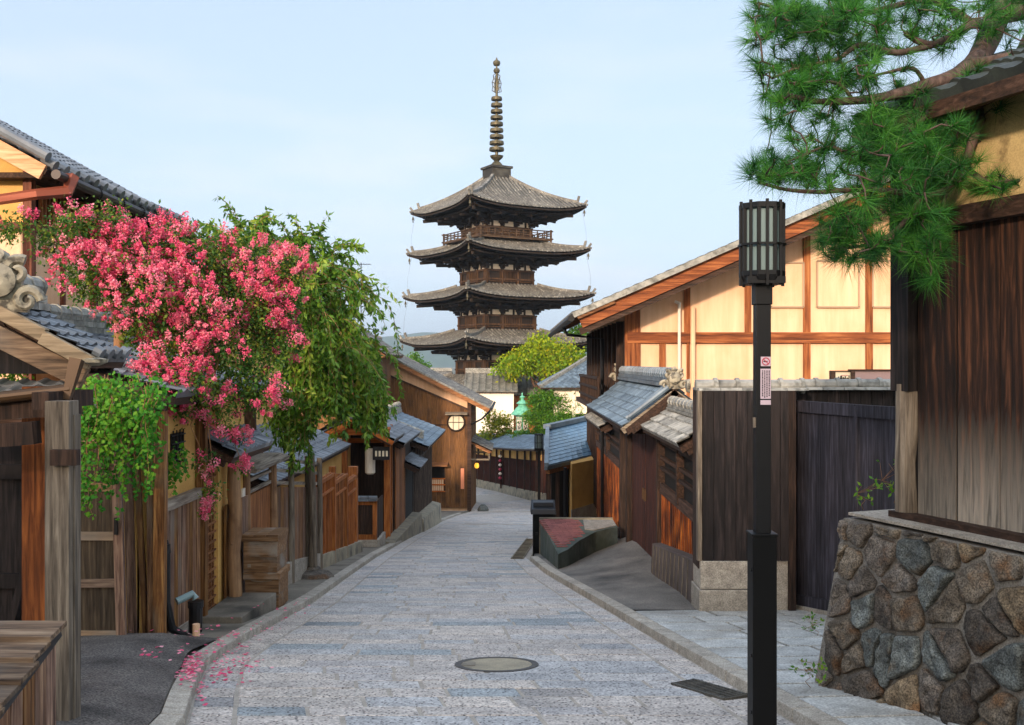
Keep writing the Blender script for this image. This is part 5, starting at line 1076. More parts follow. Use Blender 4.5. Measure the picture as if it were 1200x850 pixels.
# ---------------------------------------------------------------- large brown gable house at the bend (left)
Y = 51.0; X = lambda px, Y=Y: (px - 600) / F * Y; Zp = lambda py, Y=Y: EYE + (425 - py) / F * Y
bg_ = thing('brown_gable_house', 'tall brown boarded gable house with a round window at the bend of the street', 'house', (-5, 53, gz(52)))
xr = X(550); sl_ = (478 - 405) / (572 - 430); rx_ = X(418); rl = lambda x: Zp(478) + (X(572) - x) * sl_
xl = rx_ - (xr - rx_) * .8
q = MB(); q.prism([(xr, Y + .06, gz(Y) - .5), (xr, Y + .06, rl(xr) - .12), (rx_, Y + .06, rl(rx_) - .12), (xl, Y + .06, rl(2 * rx_ - xl) - .12), (xl, Y + .06, gz(Y) - .5)], (0, 8, 0)); q.build('gable_wall', m_cream, bg_)
q = MB(); zt1 = lambda x: Zp(481) + (xr - x) * (481 - 434) / (550 - 441) * 1.0
for a, b in ((xl, rx_), (rx_, xr)): planks(q, (a, Y), (b, Y), (gz(Y) + .15, gz(Y) + .15), ((zt1(2 * rx_ - a) if a < rx_ else zt1(a)), zt1(b)), bw=.24, th=.03, side=1, jit=.01)
q.build('gable_boards', m_house, bg_)
q = MB(); planks(q, (xr + .03, Y), (xr + .03, Y + 8), (gz(Y) - .8, gz(Y) - .9), (rl(xr) - .2, rl(xr) - .2), bw=.24, th=.03, side=1); q.build('side_boards', m_house, bg_)
q = MB(); q.beam((xr, Y - .02, gz(Y) - .1), (xr, Y - .02, rl(xr) - .15), .2, .16, (0, 1, 0)); q.beam((xl, Y - .05, zt1(2 * rx_ - xl) + .02), (rx_, Y - .05, zt1(rx_) + .02), .07, .09); q.beam((rx_, Y - .05, zt1(rx_) + .02), (xr, Y - .05, zt1(xr) + .02), .07, .09); q.beam((xl, Y - .04, Zp(498)), (xr - .1, Y - .04, Zp(498)), .03, .06); q.build('trim', m_darkX, bg_)
roof_plane(bg_, (X(574), Y - .4, rl(X(574))), (X(574), Y + 9, rl(X(574))), (rx_, Y + 9, rl(rx_)), (rx_, Y - .4, rl(rx_)), m_tileW, m_brownX, th=.1)
roof_plane(bg_, (2 * rx_ - X(574), Y + 9, rl(X(574))), (2 * rx_ - X(574), Y - .4, rl(X(574))), (rx_, Y - .4, rl(rx_)), (rx_, Y + 9, rl(rx_)), m_tileW, m_brownX, th=.1)
ridge(bg_, (rx_, Y - .4, rl(rx_)), (rx_, Y + 9, rl(rx_)), w=.35, h=.3)
q = MB(); q.beam((X(574), Y - .42, rl(X(574)) - .1), (rx_, Y - .42, rl(rx_) - .1), .08, .2); q.build('bargeboard', m_brownX, bg_)
q = MB(); q.beam((X(574), Y - .43, rl(X(574)) + .06), (rx_, Y - .43, rl(rx_) + .06), .1, .09); q.build('verge_tiles', m_ridge, bg_)
# round window
c = Vector((X(534.5), Y - .06, Zp(495))); r_ = 10 / F * Y
q = MB(); pts = [(c.x + r_ * math.cos(a * .2618), c.y - .02, c.z + r_ * math.sin(a * .2618)) for a in range(24)]; q.prism([(c.x + r_ * math.cos(a * .2618), c.y, c.z + r_ * math.sin(a * .2618)) for a in range(24)], (0, .05, 0)); rw_ = q.build('round_window', m_paper, bg_)
q = MB(); q.tube(pts + [pts[0]], .05, 6); 
for k in (-.33, .33): q.beam((c.x + k * r_, c.y - .015, c.z - r_ * .94), (c.x + k * r_, c.y - .015, c.z + r_ * .94), .035, .02)
q.beam((c.x - r_, c.y - .015, c.z), (c.x + r_, c.y - .015, c.z), .03, .03); q.build('window_frame', m_dark, rw_)
q = MB(); q.prism([(X(522), Y, Zp(484)), (X(548), Y, Zp(484)), (X(548), Y - .4, Zp(486)), (X(522), Y - .4, Zp(486))], (0, 0, .06)); q.build('window_hood', m_greyX, bg_)
# ground floor window and its hood, orange signboard
q = MB(); q.box(X(504), X(521), Y - .05, Y, Zp(577), Zp(546)); w1 = q.build('window', m_void, bg_); q = MB()
for k in range(8): x = X(504) + (X(520) - X(504)) * k / 7; q.beam((x, Y - .08, Zp(576)), (x, Y - .08, Zp(561)), .04, .03)
for py in (561, 568, 576, 546): q.beam((X(503), Y - .08, Zp(py)), (X(522), Y - .08, Zp(py)), .05, .06)
q.build('window_lattice', m_orangeX, w1); q = MB(); q.box(X(504.5), X(520), Y - .062, Y - .052, Zp(575), Zp(562)); q.build('paper_pane', m_paper, w1)
q = MB(); q.prism([(X(501), Y, Zp(543)), (X(525), Y, Zp(543)), (X(525), Y - .5, Zp(546)), (X(501), Y - .5, Zp(546))], (0, 0, .07)); q.build('window_hood', m_brownX, bg_)
q = MB(); q.box(X(540), X(544), Y - .09, Y - .03, Zp(573), Zp(549)); q.build('name_board', FLAT('salmon_sign', '#dd8a66', .7), bg_)
# street eave brackets, lean-to roof, little lamp
q = MB(); zg_ = rl(X(574)); q.tube([(X(576), Y - .7, zg_), (X(576), Y + 9, zg_ - .05)], .08, 8); q.tube([(X(575), Y - .6, zg_ - .05), (X(565), Y - .5, zg_ - .5), (xr + .1, Y - .2, zg_ - .8)], .05, 6); q.build('gutter', m_steel, bg_)
roof_plane(bg_, (xr + 1.15, Y + .5, Zp(530)), (xr + 1.15, Y + 5, Zp(530)), (xr + .05, Y + 5, Zp(518)), (xr + .05, Y + .5, Zp(518)), m_tileW, m_brownX)
q = MB()
for yy in (Y + .6, Y + 4.8): q.beam((xr, yy, Zp(540)), (xr + 1.0, yy, Zp(540)), .08, .08); q.beam((xr + 1.0, yy, Zp(540)), (xr + 1.0, yy, Zp(531)), .08, .08)
q.build('brackets', m_greyX, bg_)
ln = thing('entrance_lantern', 'small glowing yellow lantern hanging at the corner of the brown gable house', 'lantern', (X(558), Y + .8, Zp(549))); q = MB(); q.lathe((X(558), Y + .8, Zp(552)), [(.06, .05), (.11, .1), (.12, .2), (.09, .3), (.05, .32)], 12); q.build('shade', FLAT('lit_lantern', '#f0b040', .6, emit='#ffb038', es=.9), ln); q = MB(); q.tube([(X(558), Y + .8, Zp(544)), (X(558), Y + .8, Zp(538))], .02, 5); q.build('hanger', m_ink, ln)
rk = thing('boulder', 'dark rounded stone lying at the corner of the brown gable house', 'rock', G(566, 599)); b_ = MB(); p_ = G(566, 599); b_.lathe(p_ + Vector((0, 0, -.05)), [(.25, 0), (.3, .12), (.22, .28), (.1, .38)], 9); b_.build('stone', m_rub, rk)
# ---------------------------------------------------------------- orange lattice house behind the weeping cherry
Y = 44.0; oh = thing('lattice_window_house', 'two storey house with orange lattice window half hidden by the weeping cherry', 'house', (-8, 47, gz(47)))
x0, x1 = X(340, Y), X(438.5, Y)
ztop = Zp(412, Y); q = MB(); q.box(x0, x1, Y, Y + 6, gz(Y) - .4, ztop, .5); q.build('wall', m_house, oh)
q = MB(); q.box(X(425, Y), X(438, Y), Y - .06, Y, Zp(467, Y), Zp(428, Y)); w_ = q.build('window', m_paper, oh); q = MB()
for k in range(5): x = X(425, Y) + (X(438, Y) - X(425, Y)) * k / 4; q.beam((x, Y - .09, Zp(467, Y)), (x, Y - .09, Zp(428, Y)), .07, .05, (0, 1, 0))
for k in range(5): z = Zp(467 - 39 * k / 4, Y); q.beam((X(424, Y), Y - .09, z), (X(439, Y), Y - .09, z), .05, .06)
q.build('lattice', m_orange, w_)
q = MB(); q.box(x0, x1 + .02, Y - .08, Y - .02, Zp(474, Y), Zp(468, Y)); q.box(x1 - .16, x1 + .04, Y - .1, Y, gz(Y), ztop); q.build('trim', m_redX, oh)
roof_plane(oh, (x1 + .6, Y - .7, Zp(416, Y)), (x1 + .6, Y + 6.5, Zp(416, Y)), (X(380, Y), Y + 6.5, Zp(366, Y)), (X(380, Y), Y - .7, Zp(366, Y)), m_tileW, m_brownX, th=.1)
roof_plane(oh, (X(320, Y), Y + 6.5, Zp(416, Y)), (X(320, Y), Y - .7, Zp(416, Y)), (X(380, Y), Y - .7, Zp(366, Y)), (X(380, Y), Y + 6.5, Zp(366, Y)), m_tileW, m_brownX, th=.1)
q = MB(); q.prism([(x0, Y + .05, ztop - .1), (x1, Y + .05, ztop - .1), (X(380, Y), Y + .05, Zp(372, Y))], (0, 5.8, 0)); q.build('gable', m_plaster, oh)
ridge(oh, (X(380, Y), Y - .7, Zp(366, Y)), (X(380, Y), Y + 6.5, Zp(366, Y)), w=.3, h=.25)
an = thing('tv_antenna', 'thin television aerial on the roof behind the weeping cherry', 'antenna', (X(411, Y), Y + 3, Zp(396, Y))); q = MB()
q.tube([(X(411, Y), Y + 3, Zp(400, Y)), (X(411, Y), Y + 3, Zp(300, Y))], .022, 5)
for z, w in ((Zp(302, Y), .45), (Zp(329, Y), .6)):
    q.tube([(X(411, Y) - w, Y + 3, z), (X(411, Y) + w, Y + 3, z)], .014, 4)
    for k in range(7): x = X(411, Y) - w + 2 * w * k / 6; q.tube([(x, Y + 2.75, z), (x, Y + 3.25, z)], .01, 4)
q.build('mast', m_steel, an)
# ---------------------------------------------------------------- left row, from the bend towards the camera
def fence_wall(root, y0, y1, x, h, mat, name='boards', bw=.16, batten=0, drop=0, zt=None):
    q = MB(); za = zt if zt is not None else gz(y0) + h; zb = zt if zt is not None else gz(y1) + h
    planks(q, (x, y0), (x, y1), (gz(y0) + .06, gz(y1) + .06), (za, zb), bw=bw, th=.025, side=1, batten=batten); return q.build(name, mat, root)
dk = thing('dark_board_house', 'dark grey boarded low house with stepped tile roofs just before the brown gable house', 'house', (-3.5, 34, gz(34)))
xw = -3.25
m_dkb = WOOD('aged_dark_boards', ['#2c241f', '#4e4138', '#76665a'], 'Z', var=.25)
fence_wall(dk, 32.4, 39.8, xw, 0, m_dkb, 'street_wall', .2, .05, zt=-1.3); fence_wall(dk, 27.6, 30.0, xw, 0, m_brown, 'street_wall', .2, zt=-.75)
q = MB(); q.box(-8, xw - .03, 27.7, 32, gz(32) - .5, -.7, .5); q.box(-8, xw - .03, 32, 39.9, gz(40) - .5, -1.25, .5); q.build('wall_core', m_dark, dk)
q = MB(); planks(q, (-8, 39.93), (xw, 39.93), (gz(40), gz(40)), (-1.3, -1.3), side=-1, bw=.25); q.build('back_boards', m_dkb, dk)
q = MB(); planks(q, (-6, 27.6), (xw, 27.6), (gz(27.6), gz(27.6)), (-.7, -.7), side=1, bw=.2); q.build('front_boards', m_dark, dk)
q = MB(); q.box(xw - .35, xw + .02, 30.05, 32.3, gz(31.5), -1.55); q.build('door_recess', m_void, dk); q = MB(); planks(q, (xw - .1, 30.1), (xw - .1, 32.2), (gz(30), gz(32)), (-1.6, -1.65), side=1, bw=.3); q.build('door', m_maroon, dk)
q = MB(); q.beam((xw + .01, 32.5, -1.55), (xw + .01, 39.8, -1.55), .04, .34); q.build('plaster_band', m_cream, dk)
q = MB()
for y in np.arange(32.5, 39.9, .92): q.beam((xw + .05, y, -1.75), (xw + .05, y, -1.35), .08, .08)
q.beam((xw + .05, 32.4, -1.76), (xw + .05, 39.8, -1.76), .06, .08); q.build('band_posts', m_dark, dk)
def lean(root, y0, y1, xe, ze, xr_, zr_, mat=m_tile, **kw): return roof_plane(root, (xe, y0, ze), (xe, y1, ze), (xr_, y1, zr_), (xr_, y0, zr_), mat, m_darkY, **kw)
lean(dk, 27.3, 32.0, -2.95, -.75, -4.7, .05); lean(dk, 32.2, 40.3, -2.7, -1.25, -4.6, -.5, m_tileB); lean(dk, 29.8, 32.4, -2.75, -1.68, -3.3, -1.42, pitch=.2, course=.16)
ridge(dk, (-4.7, 27.3, .05), (-4.7, 32, .05), w=.3, h=.35); ridge(dk, (-4.6, 32.2, -.5), (-4.6, 40.3, -.5), w=.3, h=.3); oni(dk, (-4.7, 27.3, .05), (0, -1, 0), 1.1); oni(dk, (-4.6, 32.2, -.5), (0, -1, 0), .9); ridge(dk, (-2.95, 33.2, -1.05), (-4.6, 33.2, -.4), w=.24, h=.2)
roof_plane(dk, (-6.6, 40.3, -1.25), (-6.6, 27.3, -1.25), (-4.7, 27.3, .0), (-4.7, 40.3, -.5), m_tile, m_darkY)
q = MB(); q.hexa([(xw, 32.4, gz(32.4) - .2), (-2.85, 32.4, gz(32.4) - .2), (-2.82, 40, gz(40) - .2), (xw, 40, gz(40) - .2), (xw, 32.4, gz(32.4) + .5), (-2.88, 32.4, gz(32.4) + .4), (-2.86, 40, gz(40) + .75), (xw, 40, gz(40) + .85)])
q.hexa([(xw, 25.2, gz(25.2) - .2), (-2.98, 25.2, gz(25.2) - .2), (-2.9, 32.3, gz(32.3) - .2), (xw, 32.3, gz(32.3) - .2), (xw, 25.2, gz(25.2) + .12), (-2.98, 25.2, gz(25.2) + .08), (-2.92, 32.3, gz(32.3) + .62), (xw, 32.3, gz(32.3) + .66)]); q.build('concrete_step', m_conc, dk, bevel=.01)
# entrance porch in orange timber
po = thing('orange_porch', 'orange timber entrance porch with small tiled roof and hanging lantern', 'porch', (-3.7, 26, gz(26)))
zt_p = -.2; X26 = lambda px, Y: (px - 600) / F * Y
for (x, y, w) in ((-3.28, 26.2, .16), (-4.25, 25.2, .16), (-3.35, 27.3, .14)):
    q = MB(); q.beam((x, y, gz(y)), (x, y, zt_p), w, w); q.build('post', m_orange, po)
q = MB(); q.beam((-4.6, 25.2, zt_p - .05), (-3.1, 25.2, zt_p - .05), .14, .16); q.beam((-4.4, 26.2, zt_p - .35), (-3.2, 26.2, zt_p - .35), .1, .12); q.build('lintel', m_orangeX, po)
q = MB(); planks(q, (-5, 27.4), (-3.3, 27.4), (gz(27), gz(27)), (zt_p, zt_p), bw=.28, side=1); q.build('back_wall', m_dark, po)
lean(po, 24.9, 27.3, -2.95, -.45, -4.0, .1, pitch=.2, course=.2); roof_plane(po, (-5.0, 27.3, -.4), (-5.0, 24.9, -.4), (-4.0, 24.9, .1), (-4.0, 27.3, .1), m_tile, m_orangeX, pitch=.2); ridge(po, (-4, 24.9, .1), (-4, 27.3, .1), w=.2, h=.18)
q = MB(); q.beam((-2.97, 24.88, -.52), (-4.0, 24.88, .03), .06, .1); q.beam((-5.0, 24.88, -.46), (-4.0, 24.88, .03), .06, .1); q.build('bargeboard', m_orangeX, po)
hl = thing('hanging_lantern', 'grey cylindrical lantern hanging in the orange porch', 'lantern', (-3.62, 25.4, -1.2)); q = MB(); q.lathe((-3.62, 25.4, -1.35), [(.08, 0), (.13, .04), (.13, .6), (.08, .66)], 12); q.build('shade', m_pipe, hl); q = MB(); q.tube([(-3.62, 25.4, -.7), (-3.62, 25.4, -.25)], .012, 5); q.build('cord', m_ink, hl)
sb = thing('porch_sign', 'small dark signboard under the eave of the orange porch', 'sign', (-3.3, 25.1, -.7)); q = MB(); q.box(-3.5, -3.08, 25.02, 25.07, -.95, -.62); q.build('board', m_ink, sb); q = MB()
for k in range(4): q.box(-3.44 + k * .09, -3.39 + k * .09, 25.005, 25.018, -.86, -.72)
q.build('lettering', m_paper, sb)
# low box fence with tile coping
bf = thing('low_panel_fence', 'low orange framed panel fence with grey tile coping by the porch', 'fence', (-3.65, 24, gz(24)))
zt_b = -1.85; q = MB(); planks(q, (-4.0, 24), (-3.3, 24), (gz(24) + .25, gz(24) + .25), (zt_b, zt_b), bw=.12, side=1); planks(q, (-3.3, 24), (-3.3, 25.2), (gz(24) + .2, gz(25) + .2), (zt_b, zt_b), bw=.12, side=1); q.build('panel', m_dark, bf)
q = MB()
for x in (-4.0, -3.3): q.beam((x, 23.97, gz(24)), (x, 23.97, zt_b), .1, .1)
q.beam((-4.05, 23.96, zt_b - .03), (-3.25, 23.96, zt_b - .03), .08, .09); q.beam((-4.05, 23.96, gz(24) + .3), (-3.25, 23.96, gz(24) + .3), .08, .12); q.build('frame', m_orange, bf)
q = MB(); 
for k in range(4): q.tube([(-4.08 + k * .21, 24, zt_b + .07), (-4.08 + k * .21 + .2, 24, zt_b + .07)], .07, 10); q.box(-4.08 + k * .21, -4.08 + k * .21 + .2, 23.85, 24.15, zt_b + .02, zt_b + .055)
q.build('coping_tiles', m_tile, bf); q = MB(); q.box(-4.1, -3.22, 23.88, 24.1, gz(24) - .1, gz(24) + .24); q.box(-3.38, -3.2, 24.1, 25.2, gz(25.2) - .1, gz(24) + .22); q.build('granite_foot', m_granite, bf)
# orange fence
of = thing('orange_fence', 'orange stained slatted fence with framed gate posts past the leaning log post', 'fence', (-3.45, 19.5, gz(19.5)))
for k, (y0, y1) in enumerate(((17.4, 18.7), (18.8, 20.1), (20.2, 21.4))):
    h = 1.62; q = MB(); planks(q, (-3.42, y0), (-3.42, y1), (gz(y0) + .3, gz(y1) + .3), (gz(y0) + h, gz(y0) + h), bw=.14, side=1, batten=.03); q.build('slat_panel', m_brown if k % 2 else m_orange, of)
    q = MB(); q.beam((-3.38, y0, gz(y0)), (-3.38, y0, gz(y0) + h + .14), .1, .1, (0, 1, 0)); q.beam((-3.37, y0, gz(y0) + h - .05), (-3.37, y1, gz(y0) + h - .05), .06, .07); q.beam((-3.37, y0, gz(y0) + h - .3), (-3.37, y1, gz(y0) + h - .3), .06, .04); q.build('fence_frame', m_orange, of)
q = MB(); q.hexa([(-3.6, 17.3, gz(17.3) - .1), (-3.33, 17.3, gz(17.3) - .1), (-3.33, 22.2, gz(22.2) - .1), (-3.6, 22.2, gz(22.2) - .1), (-3.6, 17.3, gz(17.3) + .3), (-3.33, 17.3, gz(17.3) + .3), (-3.33, 22.2, gz(22.2) + .3), (-3.6, 22.2, gz(22.2) + .3)]); q.build('footing', m_conc, of)
for (x, y, w, hh) in ((-3.5, 21.9, .2, 1.95), (-3.95, 21.9, .14, 1.95)):
    q = MB(); q.beam((x, y, gz(y) + .2), (x, y, gz(y) + hh), w, w); q.build('gate_post', m_orange, of)
q = MB(); planks(q, (-3.9, 22), (-3.5, 22), (gz(22), gz(22)), (gz(22) + 1.8, gz(22) + 1.8), bw=.13, side=1); q.beam((-4.1, 21.95, gz(22) + 1.75), (-3.4, 21.95, gz(22) + 1.75), .1, .1); q.build('gate_leaf', m_brown, of)
# low tile roofs behind the fences
rb2 = thing('fence_row_house', 'low house with grey tile roof behind the orange fence', 'house', (-5, 20, gz(20)))
q = MB(); q.box(-8, -4.3, 17, 26.5, gz(26) - .5, -.4, .5); q.build('wall', m_plaster, rb2); lean(rb2, 16.5, 24.6, -4.0, -.55, -6, .35)
ridge(rb2, (-6, 16.5, .35), (-6, 26.8, .35), w=.3, h=.3)
# grey plank fence with log posts
gf = thing('grey_plank_fence', 'weathered grey plank fence with stone footing and open rail top behind the stacked boxes', 'fence', (-3.4, 15, gz(15)))
fence_wall(gf, 13.9, 17.2, -3.36, 1.5, m_weath, 'boards', .15)
q = MB(); q.hexa([(-3.55, 12.4, gz(12.4) - .1), (-3.28, 12.4, gz(12.4) - .1), (-3.28, 17.25, gz(17.25) - .1), (-3.55, 17.25, gz(17.25) - .1), (-3.55, 12.4, gz(12.4) + .42), (-3.28, 12.4, gz(12.4) + .42), (-3.28, 17.25, gz(17.25) + .36), (-3.55, 17.25, gz(17.25) + .36)]); q.build('stone_footing', m_granite, gf)
q = MB()
for h in (1.56, 1.74, 1.9): q.beam((-3.36, 13.9, gz(13.9) + h), (-3.36, 17.2, gz(17.2) + h), .05, .05)
q.build('top_rails', m_greyY, gf)
for y in (14.9, 16.1, 17.1):
    q = MB(); q.tube([(-3.31, y, gz(y) + .05), (-3.3, y, gz(y) + 1), (-3.31, y, gz(y) + 2.0)], [.06, .05, .045], 9); q.build('log_post', m_grey, gf)
gd = thing('capped_side_door', 'narrow brown board door under a rounded wooden cap above the stacked boxes', 'door', (-3.4, 13.3, gz(13.3)))
q = MB(); planks(q, (-3.38, 12.45), (-3.38, 13.85), (gz(12.5) + .4, gz(13.8) + .4), (-.2, -.2), bw=.34, side=1); q.build('panel', m_brown, gd)
q = MB()
for y in (12.45, 13.85): q.tube([(-3.32, y, gz(y) + .1), (-3.33, y, .12)], [.065, .055], 10)
q.build('log_posts', m_log, gd); q = MB()
for z in (-.15, .0, .12): q.beam((-3.36, 12.45, z), (-3.36, 13.85, z), .05, .04)
q.build('rails', m_greyY, gd)
q = MB(); q.prism([(-3.62, 12.2, .14), (-3.14, 12.2, .14), (-3.12, 12.2, .19), (-3.25, 12.2, .235), (-3.5, 12.2, .235), (-3.64, 12.2, .19)], (0, 1.8, 0)); q.build('cap', m_greyY, gd, bevel=.008)
st = thing('leaning_log_post', 'grey log post on a flat base stone at the end of the weathered fence', 'post', (-3.12, 15.8, gz(15.8))); q = MB(); q.tube([(-3.2, 16.0, gz(16) + .12), (-3.19, 16.0, gz(16) + .8), (-3.23, 16.0, gz(16) + 2.05)], [.075, .062, .055], 12); q.build('log', m_grey, st); q = MB(); q.lathe((-3.12, 15.75, gz(15.8) + .02), [(.3, 0), (.31, .08), (.24, .14)], 9); q.lathe((-3.2, 16, gz(16)), [(.13, .03), (.13, .2), (.09, .22)], 10); q.build('base_stone', m_rub, st, bevel=.01)
# ochre wall house with lattice door
oc = thing('ochre_wall_house', 'ochre plaster and board frontage with lattice door and log post under the crape myrtle', 'house', (-3.4, 11, gz(11)))
xf = -3.32
q = MB(); q.box(xf - .2, xf - .03, 9.35, 10.55, gz(10.5), 1.2, .5); q.box(xf - .2, xf - .03, 11.35, 12.4, gz(12.4), 1.15, .5); q.build('plaster_wall', m_plaster, oc)
fence_wall(oc, 9.35, 10.5, xf, 0, m_weath, 'boards', .11, .0, zt=.1); fence_wall(oc, 11.45, 12.4, xf, 0, m_weath, 'boards', .14, zt=-.15)
q = MB(); q.beam((xf + .015, 9.3, .13), (xf + .015, 10.55, .13), .07, .1); q.beam((xf + .015, 9.4, gz(10) + .08), (xf + .015, 10.6, gz(10.6) + .1), .06, .16); q.build('sill', m_greyY, oc)
for y in (9.33, 10.56):
    q = MB(); q.beam((xf + .03, y, gz(y)), (xf + .03, y, 1.15), .1, .09, (0, 1, 0)); q.build('post', m_weath, oc)
# small barred opening
q = MB(); q.box(xf - .028, xf - .018, 9.75, 10.1, .5, .8); w_ = q.build('barred_opening', m_void, oc); q = MB()
for k in range(4): q.tube([(xf - .008, 9.78 + k * .1, .47), (xf - .008, 9.78 + k * .1, .83)], .008, 5); q.tube([(xf - .004, 9.72, .54 + k * .08), (xf - .004, 10.13, .54 + k * .08)], .008, 5)
q.build('bars', m_steel, w_)
q = MB(); q.box(xf - .12, xf - .1, 10.6, 11.35, gz(11) + .1, .55); dr = q.build('lattice_door', m_void, oc); q = MB()
for k in range(8): q.beam((xf - .08, 10.62 + k * .1, gz(11) + .1), (xf - .08, 10.62 + k * .1, .55), .022, .022)
for k in range(18): z = gz(11) + .12 + k * .105; q.beam((xf - .06, 10.6, z), (xf - .06, 11.35, z), .02, .02)
q.build('lattice', m_brownY, dr)
lp_ = MB(); pts = [(xf + .1 + .012 * math.sin(k * 1.7), 11.55, gz(11.6) + .05 + k * .235) for k in range(10)]; lp_.tube(pts, [.085, .078, .082, .075, .08, .072, .078, .072, .075, .07], 14)
for k in range(7): a = k * 2.3; z = gz(11.6) + .3 + k * .28; lp_.tube([(xf + .1, 11.55, z), (xf + .1 + math.cos(a) * .088, 11.55 + math.sin(a) * .088, z)], [.025, .014], 6)
lp_.build('log_post', m_log, oc, smooth=True)
q = MB(); q.box(xf + .0, xf + .02, 12.2, 12.32, -.42, -.05); q.build('name_plate', m_pipe, oc)
lean(oc, 10.7, 12.4, -2.98, .5, -3.6, .83, m_tile, pitch=.2, course=.16)
lean(oc, 9.2, 13.2, -3.1, 1.2, -5.2, 1.85, m_tile, pitch=.24, course=.2); 
q = MB(); q.box(-5.4, -3.5, 9.35, 13, gz(13), 1.0, .4); q.build('house_body', m_plaster, oc); ridge(oc, (-5.2, 9.2, 1.85), (-5.2, 13.2, 1.85), w=.24, h=.22)
ds = thing('door_step', 'flat concrete step before the lattice door', 'step', (-3.0, 11, gz(11))); q = MB(); q.hexa([(-3.3, 10.5, gz(10.5)), (-2.85, 10.5, gz(10.5)), (-2.78, 11.75, gz(11.7)), (-3.3, 11.75, gz(11.7)), (-3.3, 10.5, gz(10.5) + .13), (-2.85, 10.5, gz(10.5) + .13), (-2.78, 11.75, gz(10.5) + .1), (-3.3, 11.75, gz(10.5) + .1)]); q.build('slab', m_concd, ds, bevel=.01)
# stacked boxes
m_box = WOOD('box_wood', ['#4a3422', '#7a5a3c', '#98795a'], 'X', var=.25, stain=lin('#8a8074'), stain_s=3)
def hive(z, lab, dx=0, w=.4):
    x0, y0 = -3.17 + dx, 11.82; t = thing('wooden_box', lab, 'box', (x0 + w / 2, y0 + .25, z), 'two weathered wooden boxes stacked on the pavement'); q = MB()
    for k in range(2):
        z0 = z + .0 + k * .185; q.box(x0, x0 + w, y0, y0 + .02, z0, z0 + .18); q.box(x0, x0 + w, y0 + .48, y0 + .5, z0, z0 + .18); 
        q.box(x0, x0 + .02, y0 + .021, y0 + .479, z0, z0 + .18); q.box(x0 + w - .02, x0 + w, y0 + .021, y0 + .479, z0, z0 + .18)
    q.box(x0 + .02, x0 + w - .02, y0 + .02, y0 + .48, z, z + .02); q.build('body', m_box, t, bevel=.003)
    q = MB(); q.box(x0 - .02, x0 + w + .02, y0 - .02, y0 + .52, z + .37, z + .43); 
    for k in range(3): q.box(x0 - .022 + k * .148, x0 - .022 + k * .148 + .144, y0 - .025, y0 + .525, z + .431, z + .447)
    q.build('lid', m_box, t, bevel=.003); q = MB(); q.box(x0 + .05, x0 + .09, y0 - .004, y0 + .002, z + .06, z + .1); q.tube([(x0 + .08, y0 - .025, z + .36), (x0 + .2, y0 - .03, z + .345), (x0 + .32, y0 - .025, z + .36)], .004, 5); q.build('wire_catch', m_greyX, t); return t
zb0_ = gz(12.1) + .07; hive(zb0_, 'lower weathered wooden box of the stack by the ochre wall house'); hive(zb0_ + .45, 'upper lighter wooden box of the stack by the ochre wall house', -.02)
# black drain pipes
dp = thing('drain_pipes', 'black and grey drain pipes at the foot of the boarded frontage', 'pipes', (-3.2, 9.5, gz(9.5))); z = gz(9.6); q = MB()
q.tube([(-3.24, 9.32, -.2), (-3.24, 9.32, z + .45), (-3.2, 9.36, z + .2), (-3.08, 9.5, z + .06)], .042, 10); q.tube([(-3.24, 9.32, -.28), (-3.24, 9.32, -.16)], [.05, .02], 10); q.tube([(-3.06, 9.62, z + .1), (-3.05, 9.6, z + .38)], .065, 12); q.tube([(-3.05, 9.6, z + .34), (-3.05, 9.6, z + .4)], .075, 12); q.build('black_pipe', m_blackp, dp)
q = MB(); q.tube([(-3.2, 9.5, z + .42), (-3.08, 9.6, z + .47), (-3.05, 9.6, z + .42)], .035, 10); q.build('grey_elbow', m_frost, dp); q = MB(); q.tube([(-3.02, 9.52, z - .02), (-3.02, 9.52, z + .2)], .035, 10); q.build('cream_pipe', m_cream, dp)
# ---------------------------------------------------------------- near left: plank shed front with ivy, open door leaf, old roofed gate
ps = thing('plank_shed', 'rough grey plank shed with sagging posts hung with ivy beside the open door', 'shed', (-3.8, 9.2, gz(9.2)))
q = MB(); planks(q, (-5.4, 9.62), (-3.38, 9.45), (gz(9.5), gz(9.5)), (1.0, 1.0), bw=.17, side=1, jit=.03); q.build('boards', m_weath, ps)
q = MB(); q.box(-5.4, -3.5, 9.66, 9.75, gz(9.7), 1.0, .4); q.build('core', m_void, ps)
q = MB()
for (px, tilt_, w) in ((152, .05, .07), (166, .09, .05), (176, .02, .06), (186, 0, .1)):
    x = (px - 600) / F * 9.2; q.beam((x, 9.22 + tilt_, gz(9.2) + .1), (x - tilt_, 9.25, 1.05), w, w * .8, (0, 1, 0))
q.build('lean_post', m_weath, ps); q = MB(); q.beam((-5.3, 9.35, .75), (-3.4, 9.3, .72), .1, .12); q.beam((-5.3, 9.33, .3), (-3.9, 9.3, .3), .08, .1); q.build('rail', m_weathX, ps)
roof_plane(ps, (-5.4, 8.95, 1.02), (-3.35, 8.95, 1.02), (-3.35, 9.75, 1.32), (-5.4, 9.75, 1.32), m_tile, m_darkX, pitch=.2, course=.18)
od = thing('open_door_leaf', 'old rail and panel door leaf standing open in front of the plank shed', 'door', (-3.8, 8.95, gz(8.95)))
xa, xb, yd = -4.1, -3.5, 8.9; zb_d, zt_d = gz(8.9) + .14, .85; q = MB(); planks(q, (xa, yd), (xb, yd), (zb_d, zb_d), (zt_d, zt_d), bw=.2, side=1, jit=.002, gap=.003); q.build('panel', WOOD('mossy_door_wood', ['#1f1913', '#3f3427', '#5c5040'], 'Z', var=.12), od)
q = MB()
